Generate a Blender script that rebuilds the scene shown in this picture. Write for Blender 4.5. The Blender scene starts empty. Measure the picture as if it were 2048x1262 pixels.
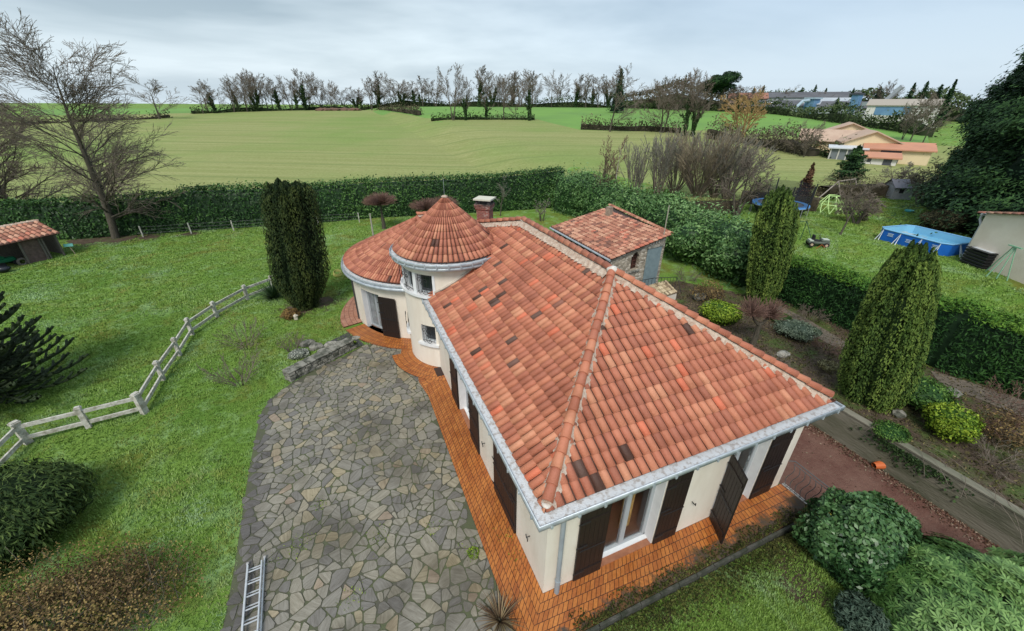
import bpy, bmesh, math, random
import numpy as np
from mathutils import Vector, Matrix
sc = bpy.context.scene
C = sc.collection
R_ = math.radians
# ------------------------------------------------------------------ camera
CAM = np.array([-2.559373, -4.215676, 9.37677]); FPX = 800.998; PITCH = 0.482903; ROLL = 0.007272; YAW = 0.400572
FW = np.array([math.cos(PITCH)*math.sin(YAW), math.cos(PITCH)*math.cos(YAW), -math.sin(PITCH)])
RT = np.cross(FW, [0, 0, 1]); RT /= np.linalg.norm(RT); UP = np.cross(RT, FW)
RT, UP = RT*math.cos(ROLL)+UP*math.sin(ROLL), -RT*math.sin(ROLL)+UP*math.cos(ROLL)
cd = bpy.data.cameras.new('camera'); cam = bpy.data.objects.new('camera', cd); C.objects.link(cam)
M = Matrix(((RT[0], UP[0], -FW[0], CAM[0]), (RT[1], UP[1], -FW[1], CAM[1]), (RT[2], UP[2], -FW[2], CAM[2]), (0, 0, 0, 1)))
cam.matrix_world = M
cd.sensor_fit = 'HORIZONTAL'; cd.sensor_width = 36; cd.lens = FPX/2048*36; cd.clip_start = 0.1; cd.clip_end = 6000
sc.camera = cam
sc.render.resolution_x = 1024; sc.render.resolution_y = 631
# ------------------------------------------------------------------ light
SUN_EL, SUN_AZ, SUN_STR, SKY_STR, EXPO = 50, 215, 2.1, 0.11, 0.50     # azimuth: compass-like, clockwise from +Y
sc.view_settings.view_transform = 'Standard'; sc.view_settings.look = 'None'; sc.view_settings.gamma = 1
sc.view_settings.exposure = EXPO
w = bpy.data.worlds.new('World'); sc.world = w; w.use_nodes = True
nt = w.node_tree; nt.nodes.clear()
def N(t, **k):
    n = nt.nodes.new(t)
    for a, b in k.items():
        setattr(n, a, b)
    return n
sky = N('ShaderNodeTexSky', sky_type='NISHITA', sun_disc=False, sun_elevation=R_(SUN_EL), sun_rotation=R_(SUN_AZ), air_density=1.2, dust_density=2.5)
bg1 = N('ShaderNodeBackground'); bg1.inputs[1].default_value = SKY_STR
nt.links.new(sky.outputs[0], bg1.inputs[0])
tc = N('ShaderNodeTexCoord'); sep = N('ShaderNodeSeparateXYZ'); nt.links.new(tc.outputs['Generated'], sep.inputs[0])
zz = N('ShaderNodeMath', operation='MAXIMUM'); nt.links.new(sep.outputs[2], zz.inputs[0]); zz.inputs[1].default_value = 0.0
za = N('ShaderNodeMath', operation='ADD'); nt.links.new(zz.outputs[0], za.inputs[0]); za.inputs[1].default_value = 0.16
dx = N('ShaderNodeMath', operation='DIVIDE'); nt.links.new(sep.outputs[0], dx.inputs[0]); nt.links.new(za.outputs[0], dx.inputs[1])
dy = N('ShaderNodeMath', operation='DIVIDE'); nt.links.new(sep.outputs[1], dy.inputs[0]); nt.links.new(za.outputs[0], dy.inputs[1])
cmb = N('ShaderNodeCombineXYZ'); nt.links.new(dx.outputs[0], cmb.inputs[0]); nt.links.new(dy.outputs[0], cmb.inputs[1])
mpw = N('ShaderNodeMapping'); mpw.inputs['Rotation'].default_value = (0, 0, R_(-62)); mpw.inputs['Scale'].default_value = (0.55, 0.85, 1); mpw.inputs['Location'].default_value = (1.3, 0.4, 0)
nt.links.new(cmb.outputs[0], mpw.inputs[0])
ns = N('ShaderNodeTexNoise'); ns.inputs['Scale'].default_value = 0.8; ns.inputs['Detail'].default_value = 5; ns.inputs['Roughness'].default_value = 0.52; ns.inputs['Distortion'].default_value = 0.25
nt.links.new(mpw.outputs[0], ns.inputs['Vector'])
rp = N('ShaderNodeValToRGB'); nt.links.new(ns.outputs[0], rp.inputs[0])
rp.color_ramp.elements[0].position = 0.36; rp.color_ramp.elements[0].color = (0.29, 0.37, 0.43, 1)
rp.color_ramp.elements[1].position = 0.62; rp.color_ramp.elements[1].color = (0.60, 0.69, 0.745, 1)
# bluer, thinner cloud towards the east (photo right)
dt = N('ShaderNodeVectorMath', operation='DOT_PRODUCT'); nt.links.new(tc.outputs['Generated'], dt.inputs[0]); dt.inputs[1].default_value = (math.cos(YAW), -math.sin(YAW), 0)
mr = N('ShaderNodeMapRange'); nt.links.new(dt.outputs['Value'], mr.inputs[0]); mr.inputs[1].default_value = -0.25; mr.inputs[2].default_value = 0.5
mxb = N('ShaderNodeMix', data_type='RGBA'); nt.links.new(mr.outputs[0], mxb.inputs[0]); nt.links.new(rp.outputs[0], mxb.inputs[6]); mxb.inputs[7].default_value = (0.35, 0.465, 0.60, 1)
mxc = N('ShaderNodeMix', data_type='RGBA'); mxc.inputs[0].default_value = 0.35; nt.links.new(mxb.outputs[2], mxc.inputs[6]); nt.links.new(rp.outputs[0], mxc.inputs[7])
# brighter band near the horizon
mh = N('ShaderNodeMapRange'); nt.links.new(sep.outputs[2], mh.inputs[0]); mh.inputs[1].default_value = 0.0; mh.inputs[2].default_value = 0.16; mh.inputs[3].default_value = 0.65; mh.inputs[4].default_value = 0
mxd = N('ShaderNodeMix', data_type='RGBA'); nt.links.new(mh.outputs[0], mxd.inputs[0]); nt.links.new(mxc.outputs[2], mxd.inputs[6]); mxd.inputs[7].default_value = (0.58, 0.68, 0.75, 1)
bg2 = N('ShaderNodeBackground'); nt.links.new(mxd.outputs[2], bg2.inputs[0]); bg2.inputs[1].default_value = 1.0
ms = N('ShaderNodeMixShader'); ms.inputs[0].default_value = 0.88
nt.links.new(bg1.outputs[0], ms.inputs[1]); nt.links.new(bg2.outputs[0], ms.inputs[2])
wo = N('ShaderNodeOutputWorld'); nt.links.new(ms.outputs[0], wo.inputs[0])
sl = bpy.data.lights.new('sun', 'SUN'); sl.energy = SUN_STR; sl.angle = R_(20); sl.color = (1, 0.95, 0.88)
so = bpy.data.objects.new('sun', sl); C.objects.link(so)
az, el = R_(SUN_AZ), R_(SUN_EL)
sd = Vector((math.sin(az)*math.cos(el), math.cos(az)*math.cos(el), math.sin(el)))
so.rotation_euler = sd.to_track_quat('Z', 'Y').to_euler()
# ------------------------------------------------------------------ measuring
def ss(t):
    t = min(1, max(0, t)); return t*t*(3-2*t)
HD = (math.sin(YAW), math.cos(YAW))
PX0, PX1, PY1 = 7.46, 12.30, 10.5       # the sunk driveway
def H(x, y):
    s = (x-CAM[0])*HD[0] + (y-CAM[1])*HD[1]
    z = 2.0*ss((x-17.0)/10.5)*ss((30+y)/20)
    t = (s-50)/140
    if t > 0:
        t = t - 0.06*(1-math.exp(-t/0.06)) if t < 1 else t-0.06
        if t > 0.9: t = 0.9+0.1*(1-math.exp(-(t-0.9)/0.1))
        z += 6.9*t
    if PX0 < x < PX1 and y < PY1: z = -1.15
    elif y < -0.93 and 0.35 < x <= PX0: z = -0.22
    elif y < -0.93 and x <= 0.35 and x > -0.9: z = -0.05
    return z
def ray(u, v): return FW*FPX + RT*(u-1024) - UP*(v-631)
def at(u, v, z): d = ray(u, v); return CAM+d*(z-CAM[2])/d[2]
def G(u, v, dz=0):
    d = ray(u, v); d = d/np.linalg.norm(d); t = 4.0; tp = t
    while t < 3000:
        q = CAM+d*t
        if q[2] < H(q[0], q[1])+dz: break
        tp = t; t *= 1.01
    for _ in range(30):
        m = (t+tp)/2; q = CAM+d*m
        if q[2] < H(q[0], q[1])+dz: t = m
        else: tp = m
    q = CAM+d*t
    return np.array([q[0], q[1], H(q[0], q[1])])
def Z(x, y, v):          # height over (x, y) that is seen at image row v
    k = (631-v)/FPX; a = (x-CAM[0], y-CAM[1])
    ru = UP-k*FW
    return CAM[2] - (a[0]*ru[0]+a[1]*ru[1])/ru[2]
def DEP(q): return float((np.array(q)-CAM)@FW)
def PXM(q): return FPX/DEP(q)    # photo pixels per metre
# ------------------------------------------------------------------ objects
def tag(o, label=None, cat=None, group=None, kind=None):
    if label: o['label'] = label
    if cat: o['category'] = cat
    if group: o['group'] = group
    if kind: o['kind'] = kind
    return o
def empty(name, loc, label, cat, group=None, rz=0):
    o = bpy.data.objects.new(name, None); C.objects.link(o); o.location = tuple(float(a) for a in loc); o.rotation_euler = (0, 0, rz)
    o.empty_display_size = 0.3
    return tag(o, label, cat, group)
def link(name, me, mat=None, parent=None, smooth=False):
    o = bpy.data.objects.new(name, me); C.objects.link(o)
    for m_ in (mat if isinstance(mat, (list, tuple)) else [mat]):
        if m_: me.materials.append(m_)
    if parent:
        o.parent = parent
    if smooth:
        me.polygons.foreach_set('use_smooth', [True]*len(me.polygons))
    return o
def pinv(p):
    m = Matrix.Identity(4); ch = []
    while p is not None: ch.append(p); p = p.parent
    for q in reversed(ch): m = m @ q.matrix_basis
    return m.inverted()
def npmesh(name, V, F, rnd=None, mat=None, parent=None, smooth=False):
    V = np.asarray(V, dtype=np.float32).reshape(-1, 3); F = np.asarray(F, dtype=np.int32)
    me = bpy.data.meshes.new(name); k = F.shape[1]
    me.vertices.add(len(V)); me.vertices.foreach_set('co', V.ravel())
    me.loops.add(F.size); me.loops.foreach_set('vertex_index', F.ravel())
    me.polygons.add(len(F)); me.polygons.foreach_set('loop_start', np.arange(len(F), dtype=np.int32)*k)
    me.update(calc_edges=True)
    if rnd is not None:
        a = me.attributes.new('rnd', 'FLOAT', 'FACE'); a.data.foreach_set('value', np.asarray(rnd, dtype=np.float32))
    if parent is not None:
        me.transform(pinv(parent))
    return link(name, me, mat, parent, smooth)
class MB:      # collects shapes into ONE mesh, world coordinates (or local when no parent shift is wanted)
    def __init__(s): s.bm = bmesh.new(); s.uv = None
    def box(s, c, d, rz=0, rx=0, ry=0, bev=0):
        r = bmesh.ops.create_cube(s.bm, size=1)['verts']
        m = Matrix.Translation(Vector([float(a) for a in c])) @ Matrix.Rotation(rz, 4, 'Z') @ Matrix.Rotation(ry, 4, 'Y') @ Matrix.Rotation(rx, 4, 'X') @ Matrix.Diagonal((d[0], d[1], d[2], 1))
        bmesh.ops.transform(s.bm, matrix=m, verts=r)
        if bev: bmesh.ops.bevel(s.bm, geom=list({e for v in r for e in v.link_edges}), offset=bev, segments=1, affect='EDGES')
        return s
    def span(s, a, b):      # box between two corners
        a = np.array(a, float); b = np.array(b, float)
        return s.box((a+b)/2, np.abs(b-a))
    def bar(s, a, b, w, h=None, up=(0, 0, 1)):
        a = Vector([float(q) for q in a]); b = Vector([float(q) for q in b]); d = b-a; L = d.length
        if L < 1e-6: return s
        x = d.normalized(); u = Vector(up)
        if abs(x.dot(u)) > 0.99: u = Vector((0, 1, 0))
        y = u.cross(x).normalized(); z = x.cross(y)
        r = bmesh.ops.create_cube(s.bm, size=1)['verts']
        m = Matrix((( x.x, y.x, z.x, 0), (x.y, y.y, z.y, 0), (x.z, y.z, z.z, 0), (0, 0, 0, 1)))
        bmesh.ops.transform(s.bm, matrix=Matrix.Translation((a+b)/2) @ m @ Matrix.Diagonal((L, w, h or w, 1)), verts=r)
        return s
    def tube(s, pts, r, n=8, close=False, cap=True):
        pts = [Vector([float(q) for q in p]) for p in pts]; m = len(pts)
        rs = r if isinstance(r, (list, tuple)) else [r]*m
        rings = []; prev = None
        for i, p in enumerate(pts):
            a = pts[(i-1) % m] if (close or i > 0) else p; b = pts[(i+1) % m] if (close or i < m-1) else p
            t = (b-a).normalized()
            if prev is None:
                u = Vector((0, 0, 1)) if abs(t.z) < 0.9 else Vector((1, 0, 0)); x = t.cross(u).normalized()
            else:
                x = (prev - t*prev.dot(t)).normalized()
            prev = x; y = t.cross(x)
            rings.append([s.bm.verts.new(p + (x*math.cos(2*math.pi*k/n)+y*math.sin(2*math.pi*k/n))*rs[i]) for k in range(n)])
        for i in range(m if close else m-1):
            A, B = rings[i], rings[(i+1) % m]
            for k in range(n): s.bm.faces.new((A[k], A[(k+1) % n], B[(k+1) % n], B[k]))
        if cap and not close:
            s.bm.faces.new(rings[0][::-1]); s.bm.faces.new(rings[-1])
        return s
    def face(s, pts):
        return s.bm.faces.new([s.bm.verts.new([float(a) for a in p]) for p in pts])
    def prism(s, poly, z0, z1):
        b = [s.bm.verts.new((float(p[0]), float(p[1]), z0)) for p in poly]; t = [s.bm.verts.new((float(p[0]), float(p[1]), z1)) for p in poly]; n = len(poly)
        s.bm.faces.new(b[::-1]); s.bm.faces.new(t)
        for i in range(n): s.bm.faces.new((b[i], b[(i+1) % n], t[(i+1) % n], t[i]))
        return s
    def lathe(s, c, prof, n=24, a0=0, a1=2*math.pi, close=True):
        rings = []; full = abs(a1-a0-2*math.pi) < 1e-6; m = n if full else n+1
        for k in range(m):
            a = a0+(a1-a0)*k/n
            rings.append([s.bm.verts.new((c[0]+r*math.cos(a), c[1]+r*math.sin(a), c[2]+z)) for r, z in prof])
        for k in range(n):
            A, B = rings[k], rings[(k+1) % m]
            for j in range(len(prof)-1):
                try: s.bm.faces.new((A[j], B[j], B[j+1], A[j+1]))
                except ValueError: pass
        return s
    def ball(s, c, r, sub=2, sq=(1, 1, 1), jit=0, seed=0):
        v = bmesh.ops.create_icosphere(s.bm, subdivisions=sub, radius=1)['verts']; rg = random.Random(seed)
        for q in v:
            k = 1+rg.uniform(-jit, jit)
            q.co = Vector((c[0]+q.co.x*r*sq[0]*k, c[1]+q.co.y*r*sq[1]*k, c[2]+q.co.z*r*sq[2]*k))
        return s
    def build(s, name, mat=None, parent=None, smooth=False, bevel=0):
        bm = s.bm
        if bevel: bmesh.ops.bevel(bm, geom=bm.edges[:], offset=bevel, segments=1, affect='EDGES')
        bmesh.ops.recalc_face_normals(bm, faces=bm.faces[:])
        me = bpy.data.meshes.new(name); bm.to_mesh(me); bm.free()
        if parent is not None:
            me.transform(pinv(parent))
        return link(name, me, mat, parent, smooth)
def children(o): return [c for c in bpy.data.objects if c.parent == o]
def copy_tree(o, loc=None, rz=None, scale=None, label=None):
    c = o.copy(); C.objects.link(c)
    if loc is not None: c.location = tuple(float(a) for a in loc)
    if rz is not None: c.rotation_euler = (0, 0, rz)
    if scale is not None: c.scale = scale if isinstance(scale, tuple) else (scale,)*3
    if label: c['label'] = label
    for k in KIDS.get(o.name, []):
        d = k.copy(); C.objects.link(d); d.parent = c
    return c
KIDS = {}
LEAFK = 1.35
# ------------------------------------------------------------------ materials
MATS = {}
def mat(name, col=(0.5, 0.5, 0.5), rough=0.7, col2=None, scale=5.0, metal=0.0, bump=0.0, bscale=None, attr=None, ramp=None, spec=0.4, stretch=None, detail=5, trans=0, coords='Object', lo=0.35, hi=0.65, emit=None, alpha=None):
    if name in MATS: return MATS[name]
    m = bpy.data.materials.new(name); m.use_nodes = True; t = m.node_tree; b = t.nodes['Principled BSDF']
    b.inputs['Roughness'].default_value = rough; b.inputs['Metallic'].default_value = metal
    b.inputs['Specular IOR Level'].default_value = spec
    b.inputs['Base Color'].default_value = (*col, 1)
    if trans: b.inputs['Transmission Weight'].default_value = trans
    L = t.links.new
    def nn(ty, **k):
        n = t.nodes.new(ty)
        for a, c in k.items(): setattr(n, a, c)
        return n
    out = None
    tcn = nn('ShaderNodeTexCoord'); mp = nn('ShaderNodeMapping'); L(tcn.outputs[coords], mp.inputs[0])
    if stretch: mp.inputs['Scale'].default_value = stretch
    if ramp:
        at_ = nn('ShaderNodeAttribute', attribute_name='rnd'); rr = nn('ShaderNodeValToRGB'); L(at_.outputs['Fac'], rr.inputs[0])
        e = rr.color_ramp.elements
        while len(e) < len(ramp): e.new(0.5)
        for i, (p, c) in enumerate(ramp): e[i].position = p; e[i].color = (*c, 1)
        rr.color_ramp.interpolation = 'LINEAR'
        out = rr.outputs[0]
    if col2 is not None:
        nz = nn('ShaderNodeTexNoise'); nz.inputs['Scale'].default_value = scale; nz.inputs['Detail'].default_value = detail; nz.inputs['Roughness'].default_value = 0.6
        L(mp.outputs[0], nz.inputs['Vector'])
        mrn = nn('ShaderNodeMapRange'); L(nz.outputs[0], mrn.inputs[0]); mrn.inputs[1].default_value = lo; mrn.inputs[2].default_value = hi
        mx = nn('ShaderNodeMix', data_type='RGBA'); L(mrn.outputs[0], mx.inputs[0])
        if out is not None:
            mx.blend_type = 'MULTIPLY'; mx.inputs[6].default_value = (1, 1, 1, 1); L(out, mx.inputs[6]); mx.inputs[7].default_value = (*col2, 1)
        else:
            mx.inputs[6].default_value = (*col, 1); mx.inputs[7].default_value = (*col2, 1)
        out = mx.outputs[2]
    if out is not None: L(out, b.inputs['Base Color'])
    if bump:
        nb = nn('ShaderNodeTexNoise'); nb.inputs['Scale'].default_value = bscale or scale*4; nb.inputs['Detail'].default_value = 4; L(mp.outputs[0], nb.inputs['Vector'])
        bp = nn('ShaderNodeBump'); bp.inputs['Strength'].default_value = bump; bp.inputs['Distance'].default_value = 0.05; L(nb.outputs[0], bp.inputs['Height']); L(bp.outputs[0], b.inputs['Normal'])
    MATS[name] = m
    return m
def leafmat(name, dark, mid, light, rough=0.5, patch=(0.45, 0.5, 0.4), scale=0.6, spec=0.35):
    dark, mid, light = [tuple(min(.8, c*LEAFK) for c in q) for q in (dark, mid, light)]; spec *= .5; rough = min(1, rough+.12)
    return mat(name, mid, rough, col2=patch, scale=scale, ramp=[(0.0, dark), (0.5, mid), (1.0, light)], spec=spec, detail=3, coords='Object')
# ------------------------------------------------------------------ ground sheet
def axis(lo, a, b, hi, step, brk=(), g=1.10):
    xs = list(np.arange(a, b+1e-6, step)); d = step; x = b
    while x < hi: d *= g; d = min(d, 40); x += d; xs.append(x)
    d = step; x = a
    while x > lo: d *= g; d = min(d, 40); x -= d; xs.append(x)
    for q in brk:
        xs = [k for k in xs if abs(k-q) > step*0.3] + [q-0.012, q+0.012]
    return np.array(sorted(xs))
gx = axis(-900, -30, 46, 1500, 0.6, (0.35, PX0, PX1))
gy = axis(-60, -12, 45, 2600, 0.6, (-0.93, PY1))
def inpoly(x, y, P):
    c = False; n = len(P)
    for i in range(n):
        x1, y1 = P[i][:2]; x2, y2 = P[i-1][:2]
        if (y1 > y) != (y2 > y) and x < (x2-x1)*(y-y1)/(y2-y1)+x1: c = not c
    return c
def pdist(x, y, P):
    best = 1e9; n = len(P)
    for i in range(n):
        x1, y1 = P[i-1][:2]; x2, y2 = P[i][:2]; dx_, dy_ = x2-x1, y2-y1
        k = max(0, min(1, ((x-x1)*dx_+(y-y1)*dy_)/(dx_*dx_+dy_*dy_+1e-9)))
        best = min(best, math.hypot(x-x1-k*dx_, y-y1-k*dy_))
    return best
BED = [G(1590, 600), G(1700, 650), G(1860, 735), G(2100, 800), (19.5, -8), (PX1, -8), (PX1, PY1), (7.4, PY1), (7.4, 14), G(1255, 585), G(1345, 560), G(1500, 590)]
BED = [tuple(p[:2]) for p in BED]
SOILS = [(G(600, 617)[:2], 1.0), (G(640, 605)[:2], 1.0), (G(180, 480)[:2], 1.6), (G(240, 478)[:2], 1.5), (G(300, 474)[:2], 1.0), (G(380, 468)[:2], .8), (G(1330, 1235)[:2], .35), (G(1560, 1100)[:2], 0.6), (G(1600, 1160)[:2], .7)]
V = np.zeros((len(gy), len(gx), 3)); soil = np.zeros((len(gy), len(gx))); drive = np.zeros_like(soil); wild = np.zeros_like(soil)
for j, y in enumerate(gy):
    for i, x in enumerate(gx):
        V[j, i] = (x, y, H(x, y) - .5*ss(((x-CAM[0])*HD[0]+(y-CAM[1])*HD[1]-56)/12))
        if -30 < x < 46 and -12 < y < 45:
            d = pdist(x, y, BED); s_ = 0.5 + (d if inpoly(x, y, BED) else -d)*0.8
            for (q, r_) in SOILS: s_ = max(s_, 1.0-0.5*math.hypot(x-q[0], y-q[1])/r_)
            soil[j, i] = min(1, max(0, s_))
            if x > 20: wild[j, i] = 1
        if PX0 < x < PX1 and y < PY1: drive[j, i] = 1
ny, nx = len(gy), len(gx)
idx = np.arange(ny*nx).reshape(ny, nx)
F = np.stack([idx[:-1, :-1], idx[:-1, 1:], idx[1:, 1:], idx[1:, :-1]], -1).reshape(-1, 4)
gm = bpy.data.materials.new('ground'); gm.use_nodes = True; t = gm.node_tree; bs = t.nodes['Principled BSDF']; bs.inputs['Roughness'].default_value = 0.9; bs.inputs['Specular IOR Level'].default_value = 0.15
class NT:
    def __init__(s, t): s.t = t
    def n(s, ty, **k):
        q = s.t.nodes.new(ty)
        for a, c in k.items(): setattr(q, a, c)
        return q
    def l(s, a, b): s.t.links.new(a, b)
    def noise(s, vec, scale, detail=5, rough=0.6, dist=0):
        q = s.n('ShaderNodeTexNoise'); q.inputs['Scale'].default_value = scale; q.inputs['Detail'].default_value = detail; q.inputs['Roughness'].default_value = rough; q.inputs['Distortion'].default_value = dist
        s.l(vec, q.inputs['Vector']); return q.outputs[0]
    def rng(s, v, a, b, c=0, d=1):
        q = s.n('ShaderNodeMapRange'); s.l(v, q.inputs[0])
        for i, k in enumerate((a, b, c, d)): q.inputs[i+1].default_value = k
        return q.outputs[0]
    def mix(s, f, a, b, mode='MIX'):
        q = s.n('ShaderNodeMix', data_type='RGBA', blend_type=mode)
        if isinstance(f, float): q.inputs[0].default_value = f
        else: s.l(f, q.inputs[0])
        for i, k in ((6, a), (7, b)):
            if isinstance(k, tuple): q.inputs[i].default_value = (*k, 1)
            else: s.l(k, q.inputs[i])
        return q.outputs[2]
    def math(s, op, a, b):
        q = s.n('ShaderNodeMath', operation=op)
        for i, k in enumerate((a, b)):
            if isinstance(k, (float, int)): q.inputs[i].default_value = k
            else: s.l(k, q.inputs[i])
        return q.outputs[0]
    def attr(s, nm): q = s.n('ShaderNodeAttribute', attribute_name=nm); return q.outputs['Fac']
    def bump(s, h, st, dist, to):
        q = s.n('ShaderNodeBump'); q.inputs['Strength'].default_value = st; q.inputs['Distance'].default_value = dist; s.l(h, q.inputs['Height']); s.l(q.outputs[0], to)
    def ramp(s, v, els):
        q = s.n('ShaderNodeValToRGB'); s.l(v, q.inputs[0]); e = q.color_ramp.elements
        while len(e) < len(els): e.new(0.5)
        for i, (p, c) in enumerate(els): e[i].position = p; e[i].color = (*c, 1)
        return q.outputs[0]
g_ = NT(t); tcg = g_.n('ShaderNodeTexCoord'); ob = tcg.outputs['Object']
n1 = g_.noise(ob, 0.22, 4); n2 = g_.noise(ob, 1.3, 5, 0.65); n3 = g_.noise(ob, 9, 5, 0.7); n4 = g_.noise(ob, 0.45, 5, 0.6, 0.8)
gr = g_.mix(g_.rng(n1, .38, .62), (0.12, 0.23, 0.035), (0.20, 0.32, 0.06))
gr = g_.mix(g_.rng(n4, .50, .66), gr, (0.17, 0.19, 0.035))
gr = g_.mix(g_.rng(n2, .50, .70), gr, (0.26, 0.40, 0.16))
gr = g_.mix(g_.rng(n3, .45, .75), gr, g_.mix(1.0, gr, (0.45, 0.55, 0.40), 'MULTIPLY'))
n5 = g_.noise(ob, 3.0, 6, 0.75)
so_ = g_.mix(g_.rng(n5, .35, .65), (0.060, 0.042, 0.030), (0.135, 0.102, 0.072))
so_ = g_.mix(g_.rng(g_.noise(ob, 14, 4), .6, .72), so_, (0.18, 0.14, 0.09))
so_ = g_.mix(g_.rng(g_.noise(ob, 0.8, 5, 0.7), .50, .62), so_, (0.085, 0.12, 0.035))
sf = g_.math('ADD', g_.attr('soil'), g_.rng(n2, .3, .7, -0.28, 0.28))
c1 = g_.mix(g_.rng(sf, .42, .58), gr, so_)
dr = g_.mix(g_.rng(g_.noise(ob, 0.9, 5, 0.7), .4, .65), (0.15, 0.072, 0.056), (0.215, 0.12, 0.092))
dr = g_.mix(g_.rng(g_.noise(ob, 30, 3), .58, .75), dr, (0.25, 0.17, 0.13))
c1 = g_.mix(g_.rng(g_.attr('drive'), .4, .6), c1, dr)
g_.l(c1, bs.inputs['Base Color'])
g_.bump(g_.math('ADD', g_.noise(ob, 5, 6, 0.75), g_.noise(ob, 24, 4, 0.7)), 0.7, 0.10, bs.inputs['Normal'])
go = npmesh('ground', V.reshape(-1, 3), F, None, gm, smooth=False)
for nm_, ar in (('soil', soil), ('drive', drive)):
    a = go.data.attributes.new(nm_, 'FLOAT', 'POINT'); a.data.foreach_set('value', ar.ravel().astype(np.float32))
tag(go, kind='structure')
# ------------------------------------------------------------------ overlays that follow the ground
def sheet(name, poly, mat_, dz, step, smooth=True):
    bm = bmesh.new(); bm.faces.new([bm.verts.new((p[0], p[1], 0)) for p in poly])
    bmesh.ops.triangulate(bm, faces=bm.faces[:])
    xs = [p[0] for p in poly]; ys = [p[1] for p in poly]
    for ax, lo, hi in ((0, min(xs), max(xs)), (1, min(ys), max(ys))):
        k = math.floor(lo/step)*step
        while k < hi:
            no = (1, 0, 0) if ax == 0 else (0, 1, 0); co = (k, 0, 0) if ax == 0 else (0, k, 0)
            bmesh.ops.bisect_plane(bm, geom=bm.verts[:]+bm.edges[:]+bm.faces[:], plane_co=co, plane_no=no)
            k += step
    for v in bm.verts: v.co.z = H(v.co.x, v.co.y)+dz
    bmesh.ops.recalc_face_normals(bm, faces=bm.faces[:])
    me = bpy.data.meshes.new(name); bm.to_mesh(me); bm.free()
    if me.polygons and me.polygons[0].normal.z < 0: me.flip_normals()
    o = link(name, me, mat_); tag(o, kind='structure'); return o
fm = bpy.data.materials.new('wheat_field'); fm.use_nodes = True; f_ = NT(fm.node_tree); bf = fm.node_tree.nodes['Principled BSDF']; bf.inputs['Roughness'].default_value = 0.95; bf.inputs['Specular IOR Level'].default_value = 0.1
tcf = f_.n('ShaderNodeTexCoord'); mpf = f_.n('ShaderNodeMapping'); mpf.inputs['Rotation'].default_value = (0, 0, YAW+R_(4)); f_.l(tcf.outputs['Object'], mpf.inputs[0])
ms_ = f_.n('ShaderNodeMapping'); ms_.inputs['Scale'].default_value = (0.02, 0.8, 1); f_.l(mpf.outputs[0], ms_.inputs[0])
fs = f_.noise(ms_.outputs[0], 0.9, 5, 0.8, 0.0)
fc = f_.mix(f_.rng(fs, .40, .60), (0.245, 0.275, 0.100), (0.315, 0.330, 0.140))
fc = f_.mix(f_.rng(f_.noise(mpf.outputs[0], 0.025, 4), .45, .65), fc, (0.21, 0.29, 0.085))
fc = f_.mix(f_.rng(f_.noise(mpf.outputs[0], 2.5, 5, .8), .4, .7), fc, f_.mix(1.0, fc, (0.72, 0.70, 0.62), 'MULTIPLY'))
wv = f_.n('ShaderNodeTexWave', bands_direction='Y'); wv.inputs['Scale'].default_value = 0.028; wv.inputs['Distortion'].default_value = 0.0; wv.inputs['Detail'].default_value = 2; wv.inputs['Detail Scale'].default_value = 0.1; f_.l(mpf.outputs[0], wv.inputs['Vector'])
fc = f_.mix(f_.rng(wv.outputs[1], .975, .995, 0, .55), fc, (0.16, 0.205, 0.07))
f_.l(fc, bf.inputs['Base Color']); f_.bump(f_.noise(tcf.outputs['Object'], 1.5, 6, .8), 0.5, .2, bf.inputs['Normal'])
def fa_(u, D): d = ray(u, 400); k = D/math.hypot(d[0], d[1]); return (CAM[0]+d[0]*k, CAM[1]+d[1]*k)
FIELD = [G(-260, 232), G(60, 232), G(290, 229), G(500, 224), G(640, 221), G(740, 221), G(800, 227), G(850, 237), G(920, 241), G(1075, 240), G(1110, 249), G(1160, 261), G(1260, 264), G(1400, 262), G(1480, 264), G(1560, 272), G(1640, 281), G(1720, 290), G(1860, 292), G(1960, 296)]
FIELD = [tuple(p[:2]) for p in FIELD] + [fa_(1900, 66), fa_(1860, 58), fa_(1760, 51), fa_(1640, 46), fa_(1480, 40), fa_(1340, 37), fa_(1230, 36), (19, 34.6), (0, 38), (-34, 41), (-90, 55)]
sheet('wheat_field', FIELD, fm, 0.14, 6)
mdm = mat('bright_meadow', (0.15, 0.295, 0.05), 0.95, (0.12, 0.235, 0.05), scale=0.06, bump=0.4, bscale=0.8)
for k, P_ in enumerate([[(60, 238), (290, 235), (600, 225), (600, 215.5), (300, 217), (60, 219)],
           [(700, 223), (790, 232), (850, 246), (920, 250), (1070, 250), (1105, 260), (1155, 270), (1260, 274), (1400, 272), (1560, 282), (1660, 292), (1860, 302), (1850, 225), (1600, 217.5), (1200, 214.5), (800, 213.5)]]):
    sheet('meadow', [tuple(G(*q)[:2]) for q in P_], mdm, -0.02+0.01*k, 8)
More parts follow.
